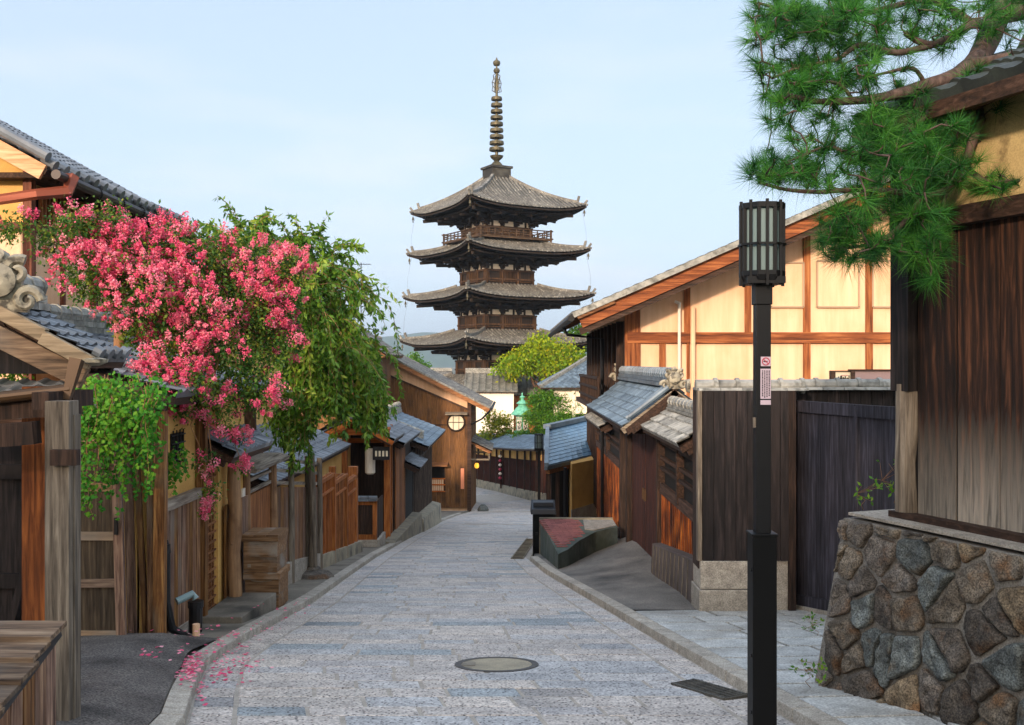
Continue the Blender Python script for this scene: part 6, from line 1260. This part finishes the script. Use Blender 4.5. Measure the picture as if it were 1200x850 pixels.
for z in (zb_d + .05, zb_d + .5, zb_d + .93, zb_d + 1.36, zt_d - .04): q.beam((xa, yd - .035, z), (xb, yd - .035, z + R.uniform(-.01, .02)), .03, .075)
q.build('rails', m_weathX, od); q = MB(); q.beam((xa, yd - .04, zb_d), (xa, yd - .04, zt_d), .07, .04, (0, 1, 0)); q.beam((xb + .03, yd - .05, zb_d), (xb - .02, yd - .05, zt_d), .08, .05, (0, 1, 0)); q.build('stiles', m_weath, od); q = MB(); q.box(xb - .02, xb + .01, yd - .1, yd - .08, zb_d + .95, zb_d + 1.1); q.build('latch', m_steel, od)
og = thing('old_roofed_gate', 'old timber gate with small tiled roof and scrolled ridge tile at the left edge', 'gate', (-3.1, 6.3, gz(6.3)))
q = MB(); q.beam((-2.60, 5.75, gz(5.8)), (-2.60, 5.75, 1.28), .14, .13, (0, 1, 0)); q.beam((-2.525, 5.78, gz(5.8)), (-2.525, 5.78, 1.2), .012, .08, (0, 1, 0)); q.build('grey_post', m_grey, og, bevel=.004)
q = MB(); q.beam((-2.94, 6.25, gz(6)), (-2.94, 6.25, 1.35), .24, .08, (0, 1, 0)); q.build('brown_post', WOOD('warm_post', ['#3a1c0c', '#6f3c1a', '#9c5c2c'], 'Z', var=.1, dist=.5), og, bevel=.004)
q = MB(); q.beam((-3.9, 6.0, 1.18), (-2.62, 6.0, 1.26), .12, .15); q.beam((-3.9, 5.7, 1.0), (-2.72, 5.7, 1.1), .1, .13); q.beam((-2.62, 5.67, .96), (-2.47, 5.67, .96), .05, .09); q.beam((-2.7, 5.7, 1.28), (-2.7, 6.3, 1.28), .1, .1); q.build('cross_beams', m_dark, og)
q = MB(); planks(q, (-4.1, 6.9), (-3.12, 6.9), (gz(6.9), gz(6.9)), (1.0, 1.0), bw=.22, side=1, th=.03); q.beam((-4, 6.85, .75), (-3.15, 6.85, .75), .05, .1); q.beam((-4, 6.85, .0), (-3.15, 6.85, .0), .05, .1); q.beam((-3.5, 6.82, -.6), (-3.2, 6.82, .55), .05, .09, (0, 1, 0)); q.build('inner_door', m_black, og)
xe, zee, xr2, zr2 = -2.56, 1.53, -3.16, 1.84
lean(og, 6.1, 6.62, xe, zee, xr2, zr2, m_tile, pitch=.13, course=.13, th=.04, amp=.022); roof_plane(og, (2 * xr2 - xe, 6.62, zee), (2 * xr2 - xe, 6.1, zee), (xr2, 6.1, zr2), (xr2, 6.62, zr2), m_tile, m_darkY, pitch=.13, course=.13, th=.04, amp=.022)
ridge(og, (xr2, 6.14, zr2), (xr2, 6.62, zr2), w=.18, h=.16, seg=.16); oni(og, (xr2 + .02, 6.12, zr2 + .0), (.25, -1, 0), .8)
q = MB(); q.beam((xe - .0, 6.06, zee - .035), (xe - .3, 6.06, zee + .125), .05, .085); q.beam((xe - .29, 6.075, zee + .135), (xr2 - .2, 6.075, zr2 + .09), .06, .08); q.build('verge_boards', WOOD('pale_verge', ['#5f5240', '#8a7860', '#a8957a'], 'X', var=.1), og, bevel=.004)
q = MB(); q.beam((xe - .06, 6.1, zee - .13), (xr2 - .3, 6.1, zr2 - .02), .06, .13); q.build('bargeboard', m_weathX, og, bevel=.004)
q = MB(); q.prism([(xe - .08, 6.16, zee - .1), (xr2, 6.16, zr2 - .08), (2 * xr2 - xe + .08, 6.16, zee - .1)], (0, .44, 0)); q.build('shade_fill', m_black, og)  # near-black fill added under the gable, standing in for the deep shade there
q = MB()
for k in range(4):
    y = 6.12 + k * .13; q.tube([(xe + .045, y, zee + .02), (xe + .0, y, zee + .045)], [.038, .04], 10)
q.build('eave_end_tiles', m_tile, og)
q = MB(); q.lathe((xe + .02, 6.07, zee - .03), [(.02, -.02), (.07, 0), (.075, .02), (.02, .03)], 16); q.build('corner_tile', m_oni, og)
q = MB(); q.tube([(-4.0, 5.85, 1.18), (-2.62, 5.92, 1.34)], .035, 12); q.tube([(-2.64, 5.9, 1.28), (-2.6, 5.95, 1.52)], [.03, .05], 4); q.build('gutter', m_brass, og)
# wooden bin at the bottom left
wb = thing('plank_lidded_bin', 'weathered wooden bin with sloping plank lid in the bottom left corner', 'bin', (-2.6, 4, gz(4)))
q = MB(); planks(q, (-2.09, 3.3), (-2.09, 4.5), (gz(3.3), gz(4.5)), (-.12, .27), bw=.1, side=1, jit=.006); planks(q, (-2.1, 4.5), (-3.3, 4.5), (gz(4.5), gz(4.5)), (.27, .27), bw=.12, side=1); planks(q, (-3.3, 3.3), (-2.1, 3.3), (gz(3.3), gz(3.3)), (-.12, -.12), bw=.12, side=1); q.build('body', m_weath, wb)
q = MB(); q.box(-3.2, -2.13, 3.36, 4.45, gz(4.4), -.2, .4); q.build('inside', m_void, wb)
q = MB(); n = 9
for k in range(n):
    ya, yb = 3.25 + 1.3 * k / n, 3.25 + 1.3 * (k + 1) / n + .02; za, zb = -.13 + .44 * k / n, -.13 + .44 * (k + 1) / n; xo = -2.045 + R.uniform(-.015, .015)
    q.hexa([(-3.35, ya, za), (xo, ya, za), (xo, yb, zb - .018), (-3.35, yb, zb - .018), (-3.35, ya, za + .026), (xo, ya, za + .026), (xo, yb, zb + .006), (-3.35, yb, zb + .006)])
q.build('lid', WOOD('worn_lid_wood', ['#2e231b', '#64503e', '#94806a'], 'X', var=.3, stain=lin('#5b5148'), stain_s=3), wb, bevel=.003); q = MB(); q.beam((-2.07, 3.24, -.17), (-2.07, 4.54, .27), .03, .04); q.build('lid_edge', m_blackp, wb)
# ---------------------------------------------------------------- two storey house, top left
tl = thing('upper_left_house', 'two storey ochre house with long tiled eave and copper gutter at the top left', 'house', (-6, 13, gz(13)))
xw = -5.62; q = MB(); q.box(-9.5, xw, 11.5, 15.6, gz(15.6), 3.75, .5); q.prism([(-9.5, 11.52, 3.74), (xw, 11.52, 3.74), (xw - 3, 11.52, 5.3)], (0, 4, 0)); q.build('upper_wall', m_plaster, tl)
q = MB(); q.box(-9.5, xw + .05, 11.44, 15.62, gz(15.6), 3.02, .5); q.build('lower_wall', m_cream, tl)
q = MB(); q.beam((xw + .07, 11.4, 3.06), (xw + .07, 15.6, 3.06), .08, .09); q.beam((-9, 11.42, 3.06), (xw + .1, 11.42, 3.06), .08, .09)
for y in (11.47, 13.2, 14.6, 15.55): q.beam((xw + .06, y, gz(12)), (xw + .06, y, 3.7), .1, .11, (0, 1, 0))
for y in (12.3, 13.9): q.beam((xw + .07, y, 0), (xw + .07, y, 3.02), .05, .06, (0, 1, 0))
q.build('frame', WOOD('red_brown_frame', ['#4a2a1c', '#6e4030', '#8a5844'], 'Z', var=.1), tl)
q = MB(); q.box(xw, xw + .02, 11.75, 13.1, 3.15, 3.55); w_ = q.build('lattice_window', m_void, tl); q = MB()
for k in range(15): y = 11.77 + k * .094; q.beam((xw + .05, y, 3.13), (xw + .05, y, 3.57), .04, .035, (0, 1, 0))
q.build('lattice', m_brown, w_)
lean(tl, 11.0, 15.6, -5.12, 3.66, -8.0, 5.25, m_tile, pitch=.27, course=.22, th=.06); ridge(tl, (-8.05, 11, 5.2), (-8.05, 15.6, 5.2), w=.14, h=.06)
q = MB(); q.box(-8, -5.2, 11.3, 15.5, 3.6, 3.66); q.build('soffit', m_darkY, tl)
q = MB(); q.beam((-5.18, 11.0, 3.6), (-8.0, 11.0, 5.16), .05, .17); q.build('bargeboard', WOOD('peach_bargeboard', ['#b07a52', '#d6a27a', '#e3b891'], 'X', var=.05), tl)
q = MB(); q.tube([(-5.1, 10.95, 3.76), (-6.0, 10.95, 4.26), (-8, 10.95, 5.36)], .06, 10)
for k in range(17): y = 11.05 + k * .27; q.tube([(-5.06, y, 3.68), (-5.2, y, 3.76)], [.06, .06], 10)
q.build('verge_tiles', m_tile, tl)
q = MB(); q.tube([(-5.04, 11.0, 3.58), (-5.04, 15.7, 3.5)], .055, 10); q.build('gutter', FLAT('dark_gutter', '#3a3230', .5, .3), tl)
for y in np.arange(11.4, 15.6, .7):
    q = MB(); q.tube([(-5.04 + .065 * math.cos(a), y, 3.55 + .065 * math.sin(a)) for a in np.linspace(0, 6.2, 9)], .01, 5); q.build('gutter_hook', m_steel, tl)
q = MB(); q.tube([(-5.0, 11.3, 3.6), (-5.0, 11.2, 3.42), (-5.25, 11.0, 3.36), (-5.72, 10.95, 3.28), (-5.76, 10.95, 3.15), (-5.76, 10.95, 1.5)], [.09, .075, .06, .06, .06, .06], 6); q.build('downpipe', m_copper, tl)
t2 = thing('second_row_house', 'lower ochre house with light roof edge just behind the top left house', 'house', (-6, 18, gz(18)))
q = MB(); q.box(-9, -5.5, 16.1, 24, gz(24), 3.2, .5); q.build('wall', m_plaster, t2); lean(t2, 15.9, 24.4, -4.95, 3.0, -7.4, 4.1, m_tile, th=.08); ridge(t2, (-7.4, 15.9, 4.1), (-7.4, 24.4, 4.1))
q = MB(); q.beam((-4.97, 15.86, 2.97), (-7.4, 15.86, 4.05), .05, .13); q.build('bargeboard', m_greyX, t2)

hb_ = simple_house('sun_block_house', 'unseen tall house added uphill behind the camera to shade the near street', -19, 5, -33, -25, gz(-28), gz(-28) + 5.6, gz(-28) + 7.6, m_plaster, m_tile, over=.5)  # added out of view to keep the low sun off the near street
# ---------------------------------------------------------------- crape myrtle
cm = thing('crape_myrtle', 'spreading crape myrtle loaded with pink blossom over the ochre wall', 'tree', (-4.3, 10.8, gz(10.8)))
CL = [(92, 268, 30, 9.8), (130, 262, 24, 10), (62, 285, 22, 9.7), (150, 300, 40, 10.2), (205, 285, 30, 10.6), (108, 325, 38, 9.8), (168, 345, 46, 10), (235, 305, 40, 10.6), (285, 305, 40, 11), (335, 318, 26, 11), (232, 365, 46, 10.4), (292, 358, 42, 10.8), (208, 415, 42, 10.2), (270, 412, 46, 10.6), (322, 395, 32, 11), (185, 450, 28, 9.8), (302, 455, 32, 10.6), (250, 468, 26, 10.2), (225, 450, 24, 9.8), (330, 355, 28, 11), (165, 395, 26, 10.2)]
hang = [(238, 540, 14, 10), (250, 575, 10, 10), (285, 545, 10, 10.6), (212, 480, 22, 9.9), (265, 500, 16, 10.2), (8, 268, 14, 9.3), (30, 262, 14, 9.4), (283, 512, 12, 10.6), (240, 600, 7, 10)]
clumps = [pc(a, b, y, r, r, ry=r * y / F * 1.3) for a, b, r, y in CL]
foliage('crown', cm, clumps, 34000, .046, l_myrtle, per=10, sig=.045, aspect=.55, hollow=.35)
foliage('hanging_leaves', cm, [pc(a, b, y, r * 1.15, r * 1.15) for a, b, r, y in hang], 1500, .045, l_myrtle, per=8, sig=.035, hollow=.1)
fork = P(140, 385, 10.4); base = Vector((-4.3, 10.8, gz(10.8))); fork2 = P(132, 350, 10.2)
paths = [(wiggle(base, fork, 6, .04), .07, .055), (wiggle(fork, fork2, 4, .05), .05, .04), ([fork, P(165, 378, 10.4), P(205, 380, 10.4), P(250, 375, 10.5)], .035, .02), (wiggle(P(250, 375, 10.5), P(330, 400, 11), 6, .06), .02, .01), (wiggle(fork, P(190, 340, 10.5), 5, .08), .035, .015)]
for c in clumps: s = fork2 if c[0] < P(200, 0, 10.4).x else P(250, 375, 10.5); paths.append((wiggle(s, c[:3], 6, .12), .018, .005))
for a, b, r, y in hang[:5]: paths.append((wiggle(P(a - 20, 440, y), P(a, b, y), 5, .1), .008, .003))
branch_mesh('trunk', cm, paths, m_bark3)
# panicles of blossom on the outside of the clumps
allc = [(c, 1.0) for c in clumps] + [(pc(a, b, y, r, r), 1.0) for a, b, r, y in hang]
NP = 1500; wts = np.array([c[3] * c[5] for c, _ in allc]); wts[:len(clumps)] *= 1.0; wts /= wts.sum(); idx = NR.choice(len(allc), NP, p=wts); Vs, Qs, As = [], [], []; nb = 0
for i in idx:
    c = np.array(allc[i][0]); d = NR.normal(size=3); d[1] -= .5; d[2] += .35; d /= np.linalg.norm(d); cen = c[:3] + d * c[3:6] * NR.uniform(.85, 1.15)
    if mnoise.noise(Vector(cen) * 1.7) + .7 * mnoise.noise(Vector(cen) * 4.2) < -.13: continue
    n = NR.randint(50, 110); sz = NR.choice([.028, .04, .055, .075, .09]) * NR.uniform(.85, 1.15); ax = unit(np.array([d * .8 + np.array([0, 0, .5])]))[0]
    t = NR.rand(n) ** .8; p = cen + np.outer(t - .4, ax) * sz * 1.7 + unit(NR.normal(size=(n, 3))) * (sz * (1.1 - .7 * t) * NR.rand(n) ** .4)[:, None]
    axs = unit(NR.normal(size=(n, 3))); nm = unit(p - cen + NR.normal(size=(n, 3)) * .02); Ls = NR.uniform(.014, .026, n); V, Q = leaf_quads(p, axs, nm, Ls, Ls * .95)
    Vs.append(V); Qs.append(Q + nb); nb += len(V); As.append(np.clip(NR.rand() * .5 + NR.rand(n) * .5, 0, 1))
np_build('blossom', np.concatenate(Vs), np.concatenate(Qs), np.concatenate(As), l_flower, cm)
# ---------------------------------------------------------------- weeping cherry
wc = thing('weeping_cherry', 'weeping cherry with long drooping green branches behind the crape myrtle', 'tree', (-4.4, 16, gz(16)))
top = P(300, 330, 15.5); base = Vector((-4.4, 16, gz(16))); paths = [(wiggle(base, top, 8, .03), .13, .07)]
ends = []; Vs, Qs, As = [], [], []; nb = 0
arch = [(330, 285, 15), (365, 290, 15.5), (395, 320, 15.5), (410, 345, 15), (290, 290, 15), (340, 340, 14.6), (380, 370, 14.8), (350, 310, 16.5), (320, 360, 14.6), (420, 395, 15.5), (405, 410, 14.8), (265, 280, 15), (300, 262, 15), (370, 330, 14.3)]
mids = []
for a, b, y in arch:
    e = P(a, b, y); m_ = top.lerp(e, .55) + Vector((0, 0, .35)); pts = [top.lerp(m_, t / 3) * (1 - t / 3 * .5) + m_.lerp(e, t / 3) * (t / 3 * .5) if False else (top * (1 - t / 6) ** 2 + m_ * 2 * (t / 6) * (1 - t / 6) + e * (t / 6) ** 2) for t in range(7)]
    paths.append((pts, .035, .012)); mids += pts[2:]
def spray(p0, out, ln, fall, n, size=.105):
    n = int(n * 1.3)
    global nb
    pts = []; v = Vector(out); p = Vector(p0)
    for k in range(14): pts.append(p.copy()); p = p + v * (ln / 13); v = (v + Vector((R.gauss(0, .07), R.gauss(0, .07), -fall + R.gauss(0, .04)))).normalized()
    P_ = np.array([list(q) for q in pts]); t = np.sort(NR.rand(n)) * 12.99; i = t.astype(int); f = (t - i)[:, None]; c = P_[i] * (1 - f) + P_[i + 1] * f; dr = unit(P_[i + 1] - P_[i])
    ax = unit(dr * .5 + NR.normal(size=(n, 3)) * .55 + np.array([0, 0, -.45])); nm = unit(NR.normal(size=(n, 3)) + np.array([0, -.2, .3])); Ls = size * NR.uniform(.65, 1.25, n); V, Q = leaf_quads(c + NR.normal(size=(n, 3)) * .012, ax, nm, Ls, Ls * .38)
    Vs.append(V); Qs.append(Q + nb); nb += len(V); As.append(np.clip(R.random() * .6 + NR.rand(n) * .4, 0, 1)); paths.append((pts, .006, .002))
for k in range(420):
    m_ = R.choice(mids); o = Vector((R.gauss(.12, .5), R.gauss(-.15, .5), R.uniform(-.2, .35))).normalized()
    px = 600 + m_.x / m_.y * F; maxfall = 1.6 if px > 330 else 1.0; o.z = min(o.z, .45)
    spray(m_ + Vector((R.gauss(0, .12), R.gauss(0, .15), R.gauss(0, .08))), o, R.uniform(.5, maxfall), R.uniform(.1, .32), R.randint(34, 60))
for a, b, y, o in ((262, 275, 15, (-.5, 0, .75)), (285, 268, 15, (-.2, 0, 1)), (300, 275, 15, (.1, 0, .9)), (255, 282, 15, (-.9, 0, .35)), (372, 290, 15.4, (.1, 0, 1)), (385, 292, 15.4, (.5, 0, .7)), (392, 300, 15.4, (.6, 0, .7)), (405, 335, 15.2, (.9, 0, .3)), (412, 350, 15, (.9, 0, .25)), (330, 282, 15, (.5, 0, .5)), (350, 285, 15, (-.2, 0, .9)), (408, 392, 15, (1, 0, .05)), (418, 400, 15, (.9, 0, -.2))):
    for j in range(3): spray(P(a + R.uniform(-6, 6), b + R.uniform(-5, 5), y), Vector(o).normalized() + Vector((R.gauss(0, .15), 0, R.gauss(0, .1))), R.uniform(.35, .6), .14, 30)
for a, b, y in ((440, 495, 15.5), (330, 500, 14.8), (345, 520, 14.8), (430, 470, 15.5), (440, 490, 15.5), (420, 490, 15), (400, 470, 14.8), (380, 480, 14.6), (425, 450, 15.5), (360, 470, 14.6), (395, 440, 14.8), (345, 450, 14.5), (370, 430, 14.5)):
    for j in range(15): spray(P(a + R.uniform(-14, 14), b - 45 + R.uniform(-18, 14), y), Vector((R.uniform(-.3, .5), R.uniform(-.3, .3), -.5)).normalized(), R.uniform(.5, .9), .3, 42)
foliage('inner_foliage', wc, [pc(345, 400, 15.8, 42, 60), pc(385, 425, 15.6, 36, 50), pc(350, 470, 15.4, 28, 44), pc(395, 455, 15.6, 20, 34), pc(330, 340, 15.8, 36, 40), pc(385, 360, 15.8, 28, 34)], 6500, .1, l_cherry, per=8, sig=.07, aspect=.33, droop=1.3, hollow=.2)
branch_mesh('trunk', wc, paths[:15], m_bark); branch_mesh('twigs', wc, paths[15:], m_bark3, n=3)
np_build('foliage', np.concatenate(Vs), np.concatenate(Qs), np.concatenate(As), l_cherry, wc)
# ---------------------------------------------------------------- ivy on the shed and the ochre wall
iv = thing('ivy', 'bright green ivy hanging from the plank shed roof and gate', 'ivy', (-3.9, 8.7, 1)); Vs, Qs, As = [], [], []; nb = 0; paths = []
def vine(px, py, Y, ln, w=.12, n=70):
    global nb
    p = P(px, py, Y); pts = [p.copy()]
    for k in range(10): p = p + Vector((R.gauss(0, .02), R.gauss(0, .01), -ln / 10)); pts.append(p.copy())
    P_ = np.array([list(q) for q in pts]); t = NR.rand(n) ** 1.15 * 9.99; i = t.astype(int); f = (t - i)[:, None]; c = P_[i] * (1 - f) + P_[i + 1] * f + NR.normal(size=(n, 3)) * (w * (1.1 - t / 11))[:, None] * np.array([.7, .35, .35])
    ax = unit(NR.normal(size=(n, 3)) * .6 + np.array([0, -.2, -.8])); nm = unit(NR.normal(size=(n, 3)) * .5 + np.array([.1, -.8, .6])); Ls = NR.uniform(.025, .048, n); V, Q = leaf_quads(c, ax, nm, Ls, Ls * .95)
    Vs.append(V); Qs.append(Q + nb); nb += len(V); As.append(np.clip(R.random() * .6 + NR.rand(n) * .4, 0, 1)); paths.append((pts, .004, .002))
for k in range(48): px = R.uniform(80, 186); vine(px, R.uniform(438, 470), R.uniform(8.3, 8.8), R.uniform(.35, .75) + (.3 if 95 < px < 175 and R.random() < .35 else 0), n=int(R.uniform(40, 90)))
for px, Y in ((92, 8.3), (108, 8.3), (122, 8.4), (150, 8.6), (168, 8.8), (182, 9), (84, 8.3), (100, 8.4), (135, 8.5), (142, 8.5), (160, 8.7), (175, 8.8), (115, 8.4)): vine(px, 480, Y, R.uniform(.75, 1.0), .05, 70)
for k in range(14): vine(R.uniform(192, 214), R.uniform(520, 545), 9.6, R.uniform(.1, .3), .04, 20)
branch_mesh('stems', iv, paths, m_bark3, n=3); np_build('leaves', np.concatenate(Vs), np.concatenate(Qs), np.concatenate(As), l_ivy, iv)
# garden green glimpsed through the old gate
tree('garden_shrub', 'small green shrub glimpsed through the old roofed gate', (-5.2, 10.2, gz(10.2)), [pc(25, 500, 9.8, 28, 30), pc(15, 425, 9.8, 16, 14)], 1800, .06, l_green, m_bark, r=.03, sig=.07)
# ---------------------------------------------------------------- black pine over the storehouse
pn = thing('pine_tree', 'old twisted pine reaching over the storehouse roof at the top right', 'tree', (5.4, 11, gz(11)))
PP = lambda a, b, y: P(a, b, y)
main = [Vector((5.4, 11, gz(11))), Vector((5.2, 10.6, 1.5)), Vector((4.9, 9.9, 3.9)), P(1260, -40, 8.4), P(1200, 5, 7.9), P(1172, 15, 7.6), P(1160, 42, 7.4), P(1148, 66, 7.2), P(1138, 78, 7.0)]
def smooth(pts, n=4):
    o = []
    for i in range(len(pts) - 1):
        p0 = pts[max(i - 1, 0)]; p1 = pts[i]; p2 = pts[i + 1]; p3 = pts[min(i + 2, len(pts) - 1)]
        for k in range(n): t = k / n; o.append(.5 * ((2 * p1) + (p2 - p0) * t + (2 * p0 - 5 * p1 + 4 * p2 - p3) * t * t + (3 * p1 - p0 - 3 * p2 + p3) * t ** 3))
    return o + [pts[-1]]
br = [(main, .16, .055)]
for pts, r0, r1 in (
    ([(1138, 78, 7.0), (1112, 92, 6.8), (1085, 100, 6.7), (1060, 108, 6.6), (1035, 114, 6.5), (1000, 118, 6.4), (960, 119, 6.3), (925, 112, 6.2)], .04, .012),
    ([(1138, 78, 7.0), (1160, 74, 6.9), (1190, 66, 6.8), (1230, 60, 6.7)], .045, .02),
    ([(1148, 66, 7.2), (1120, 88, 6.9), (1130, 105, 6.7), (1145, 120, 6.6), (1150, 138, 6.5)], .035, .018),
    ([(1150, 138, 6.5), (1140, 165, 6.5), (1130, 195, 6.5), (1110, 222, 6.4), (1080, 230, 6.3), (1050, 225, 6.2), (1010, 222, 6.2), (960, 225, 6.1), (920, 222, 6.1), (890, 214, 6.1)], .024, .007),
    ([(1130, 195, 6.5), (1160, 215, 6.4), (1195, 212, 6.3), (1230, 205, 6.2)], .016, .008),
    ([(1165, 30, 7.5), (1140, 28, 7.2), (1120, 40, 7.0), (1095, 52, 6.9), (1075, 48, 6.8), (1060, 38, 6.8)], .03, .014),
    ([(1140, 28, 7.2), (1110, 8, 7.1), (1080, 0, 7.0), (1030, 12, 6.9), (980, 22, 6.8), (930, 14, 6.7), (890, 4, 6.6)], .022, .007),
    ([(1095, 52, 6.9), (1050, 62, 6.7), (1010, 52, 6.6), (980, 70, 6.5), (940, 78, 6.4), (905, 92, 6.3)], .018, .006),
    ([(1112, 92, 6.8), (1080, 140, 6.5), (1040, 165, 6.4), (1000, 180, 6.3), (970, 172, 6.3), (935, 185, 6.2)], .018, .006),
    ([(1080, 230, 6.3), (1060, 260, 6.2), (1035, 280, 6.2), (1000, 290, 6.2), (970, 292, 6.2)], .014, .005),
    ([(1110, 222, 6.4), (1100, 260, 6.3), (1085, 300, 6.3)], .012, .005),
    ([(1172, 15, 7.6), (1190, -15, 7.4), (1150, -40, 7.3), (1090, -30, 7.2)], .03, .012),
    ([(1000, 118, 6.4), (985, 100, 6.3), (960, 95, 6.2), (930, 100, 6.2)], .01, .005),
    ([(1085, 100, 6.7), (1070, 80, 6.6), (1040, 85, 6.5), (1010, 92, 6.5)], .012, .005)): br.append((smooth([P(q[0], q[1], q[2] - .15) for q in pts]), r0 * 1.35, r1 * 1.2))
br[0] = (smooth(main), .14, .07)
branch_mesh('trunk', pn, br, m_bark2, n=9)
nodes = [p for b_, _, _ in br for p in b_ if p.z > 2.2 or p.x < 3.6]
nodes = [p for b_, _, _ in br[1:] for p in b_]
reg = [(960, 55, 85, 50, 60, 6.5), (1060, 25, 120, 38, 80, 6.9), (915, 110, 42, 38, 26, 6.3), (1000, 105, 90, 50, 60, 6.5), (1085, 165, 80, 42, 62, 6.4), (1000, 185, 110, 36, 80, 6.3), (908, 198, 34, 12, 16, 6.1), (1035, 262, 80, 34, 60, 6.2), (1000, 288, 45, 18, 22, 6.2), (1140, 212, 50, 20, 16, 6.4), (1085, 290, 24, 42, 22, 6.3), (1185, 205, 40, 12, 7, 6.3), (905, 15, 32, 22, 18, 6.6), (1160, 100, 50, 30, 16, 6.9), (1180, 20, 40, 30, 14, 7.3), (1060, 190, 60, 40, 46, 6.3), (1075, 250, 22, 30, 20, 6.3), (960, 15, 60, 25, 30, 6.7)]
tuf = []
for a, b, rx, ry, n, y in reg:
    for _ in range(int(n * 1.5)):
        t = R.random() * 6.28; r = math.sqrt(R.random()); tuf.append(P(a + rx * r * math.cos(t), b + ry * r * math.sin(t), y + R.gauss(0, .35)))
tuf.sort(key=lambda p: min((p - q).length for q in nodes)); Vs, Qs, As = [], [], []; nb = 0; tw = []; V3 = []
for p in tuf:
    q = min(nodes, key=lambda s: (p - s).length); L0 = (p - q).length
    if L0 > .75: continue
    mid_ = q.lerp(p, .5) + Vector((R.gauss(0, .12), R.gauss(0, .12), R.gauss(-.05, .1))) * L0; pts = [q, q.lerp(mid_, .6), mid_, mid_.lerp(p, .55) + Vector((0, 0, -.02)), p]
    tw.append((pts, .0065, .0035)); nodes += [mid_, p]
    ax = (p - mid_).normalized() * .6 + Vector((R.gauss(0, .25), R.gauss(0, .25), .45)); ax = np.array(ax.normalized()); n = R.randint(60, 100)
    d = unit(NR.normal(size=(n, 3)) * .62 + ax * .75); Ls = R.uniform(.11, .19) * NR.uniform(.75, 1.1, n); st = np.array(p) - np.outer(NR.rand(n) * .06, ax)
    sd_v = unit(np.cross(d, NR.normal(size=(n, 3)))) * .0017; V = np.empty((n, 3, 3)); V[:, 0] = st + sd_v; V[:, 1] = st - sd_v; V[:, 2] = st + d * Ls[:, None] - np.array([0, 0, .012]) * (Ls / .1)[:, None] ** 2
    Vs.append(V.reshape(-1, 3)); Qs.append(np.arange(n * 3).reshape(n, 3) + nb); nb += n * 3; As.append(np.clip(R.random() * .6 + NR.rand(n) * .4, 0, 1))
branch_mesh('twigs', pn, tw, m_bark2, n=4); np_build('needles', np.concatenate(Vs), np.concatenate(Qs), np.concatenate(As), l_pine, pn)
# ---------------------------------------------------------------- weeds and fallen petals
def weed(px, py, h, lab, Y=None, n=16, hgt=0):
    p = G(px, py, .08) if Y is None else P(px, py, Y); t = thing('weed', lab, 'weed', p); pts = [p + Vector((R.gauss(0, .015) * k, R.gauss(0, .01) * k, h * k / 5)) for k in range(6)]; b2 = [(pts, .003, .0015)]
    c = []; 
    for k in range(n): q = pts[R.randint(2, 5)] + Vector((R.gauss(0, h * .22), R.gauss(0, h * .15), R.gauss(0, h * .08))); c.append(list(q)); b2.append(([pts[2], pts[3], q], .0015, .001))
    branch_mesh('stem', t, b2, m_bark3, n=3); c = np.repeat(np.array(c), 3, 0); m = len(c); Ls = NR.uniform(.03, .055, m); V, Q = leaf_quads(c, unit(NR.normal(size=(m, 3)) + [0, 0, .2]), unit(NR.normal(size=(m, 3)) * .6 + [0, -.5, .8]), Ls, Ls * .45); np_build('leaves', V, Q, NR.rand(m), l_green, t)
weed(962, 700, .3, 'leafy weed at the foot of the double wooden gate'); weed(958, 745, .16, 'small weed halfway up the left side of the rubble wall'); weed(950, 806, .2, 'weed by the lower corner of the rubble wall near the lamp post')
weed(1012, 598, .22, 'sprig of leaves growing beside the log post of the storehouse', Y=8.2, n=12); weed(1048, 590, .3, 'upper sprig of leaves against the storehouse corner', Y=7.7, n=10)
n = 420; c = []
for k in range(n):
    if k < 170: p = G(R.gauss(225, 9), R.gauss(785, 12), .085)
    elif k < 300: p = G(R.gauss(262, 25), R.gauss(775, 12), .012)
    elif k < 370: q = R.random(); p = G(255 + 110 * q + R.gauss(0, 5), 765 - 58 * q + R.gauss(0, 4), .012)
    else: p = G(R.gauss(165, 12), R.gauss(757, 6), .2)
    XLk = float(np.interp(p.y, [e[0] for e in LE], [e[1] for e in LE]))
    c.append((p.x, p.y, gz(p.y) + (.012 if p.x > XLk else .092 if p.x > XLk - .17 else .19)))
c = np.array(c); Ls = NR.uniform(.022, .05, n); V, Q = leaf_quads(c, unit(NR.normal(size=(n, 3)) * [1, 1, .1]), unit(NR.normal(size=(n, 3)) * .2 + [0, 0, 1]), Ls, Ls * .8)
o = np_build('fallen_petals', V, Q, NR.rand(n), l_flower, None, loc=(-2.7, 8.7, gz(8.7))); tag(o, 'pink petals scattered over the left kerb and street', 'petals', kind='stuff')
# ---------------------------------------------------------------- air between the camera and the hills
if HAZE:
    q = MB(); q.box(-9500, 9500, -450, 9500, -14, 260); m = bpy.data.materials.new('haze'); m.use_nodes = True; nt = m.node_tree; nt.nodes.clear(); v = nt.nodes.new('ShaderNodeVolumePrincipled'); v.inputs['Color'].default_value = (.74, .88, 1, 1); v.inputs['Density'].default_value = HAZE; v.inputs['Anisotropy'].default_value = .2
    o = nt.nodes.new('ShaderNodeOutputMaterial'); nt.links.new(v.outputs[0], o.inputs['Volume']); h = q.build('haze', m); tag(h, 'thin morning haze over the town and hills', 'haze', kind='stuff')
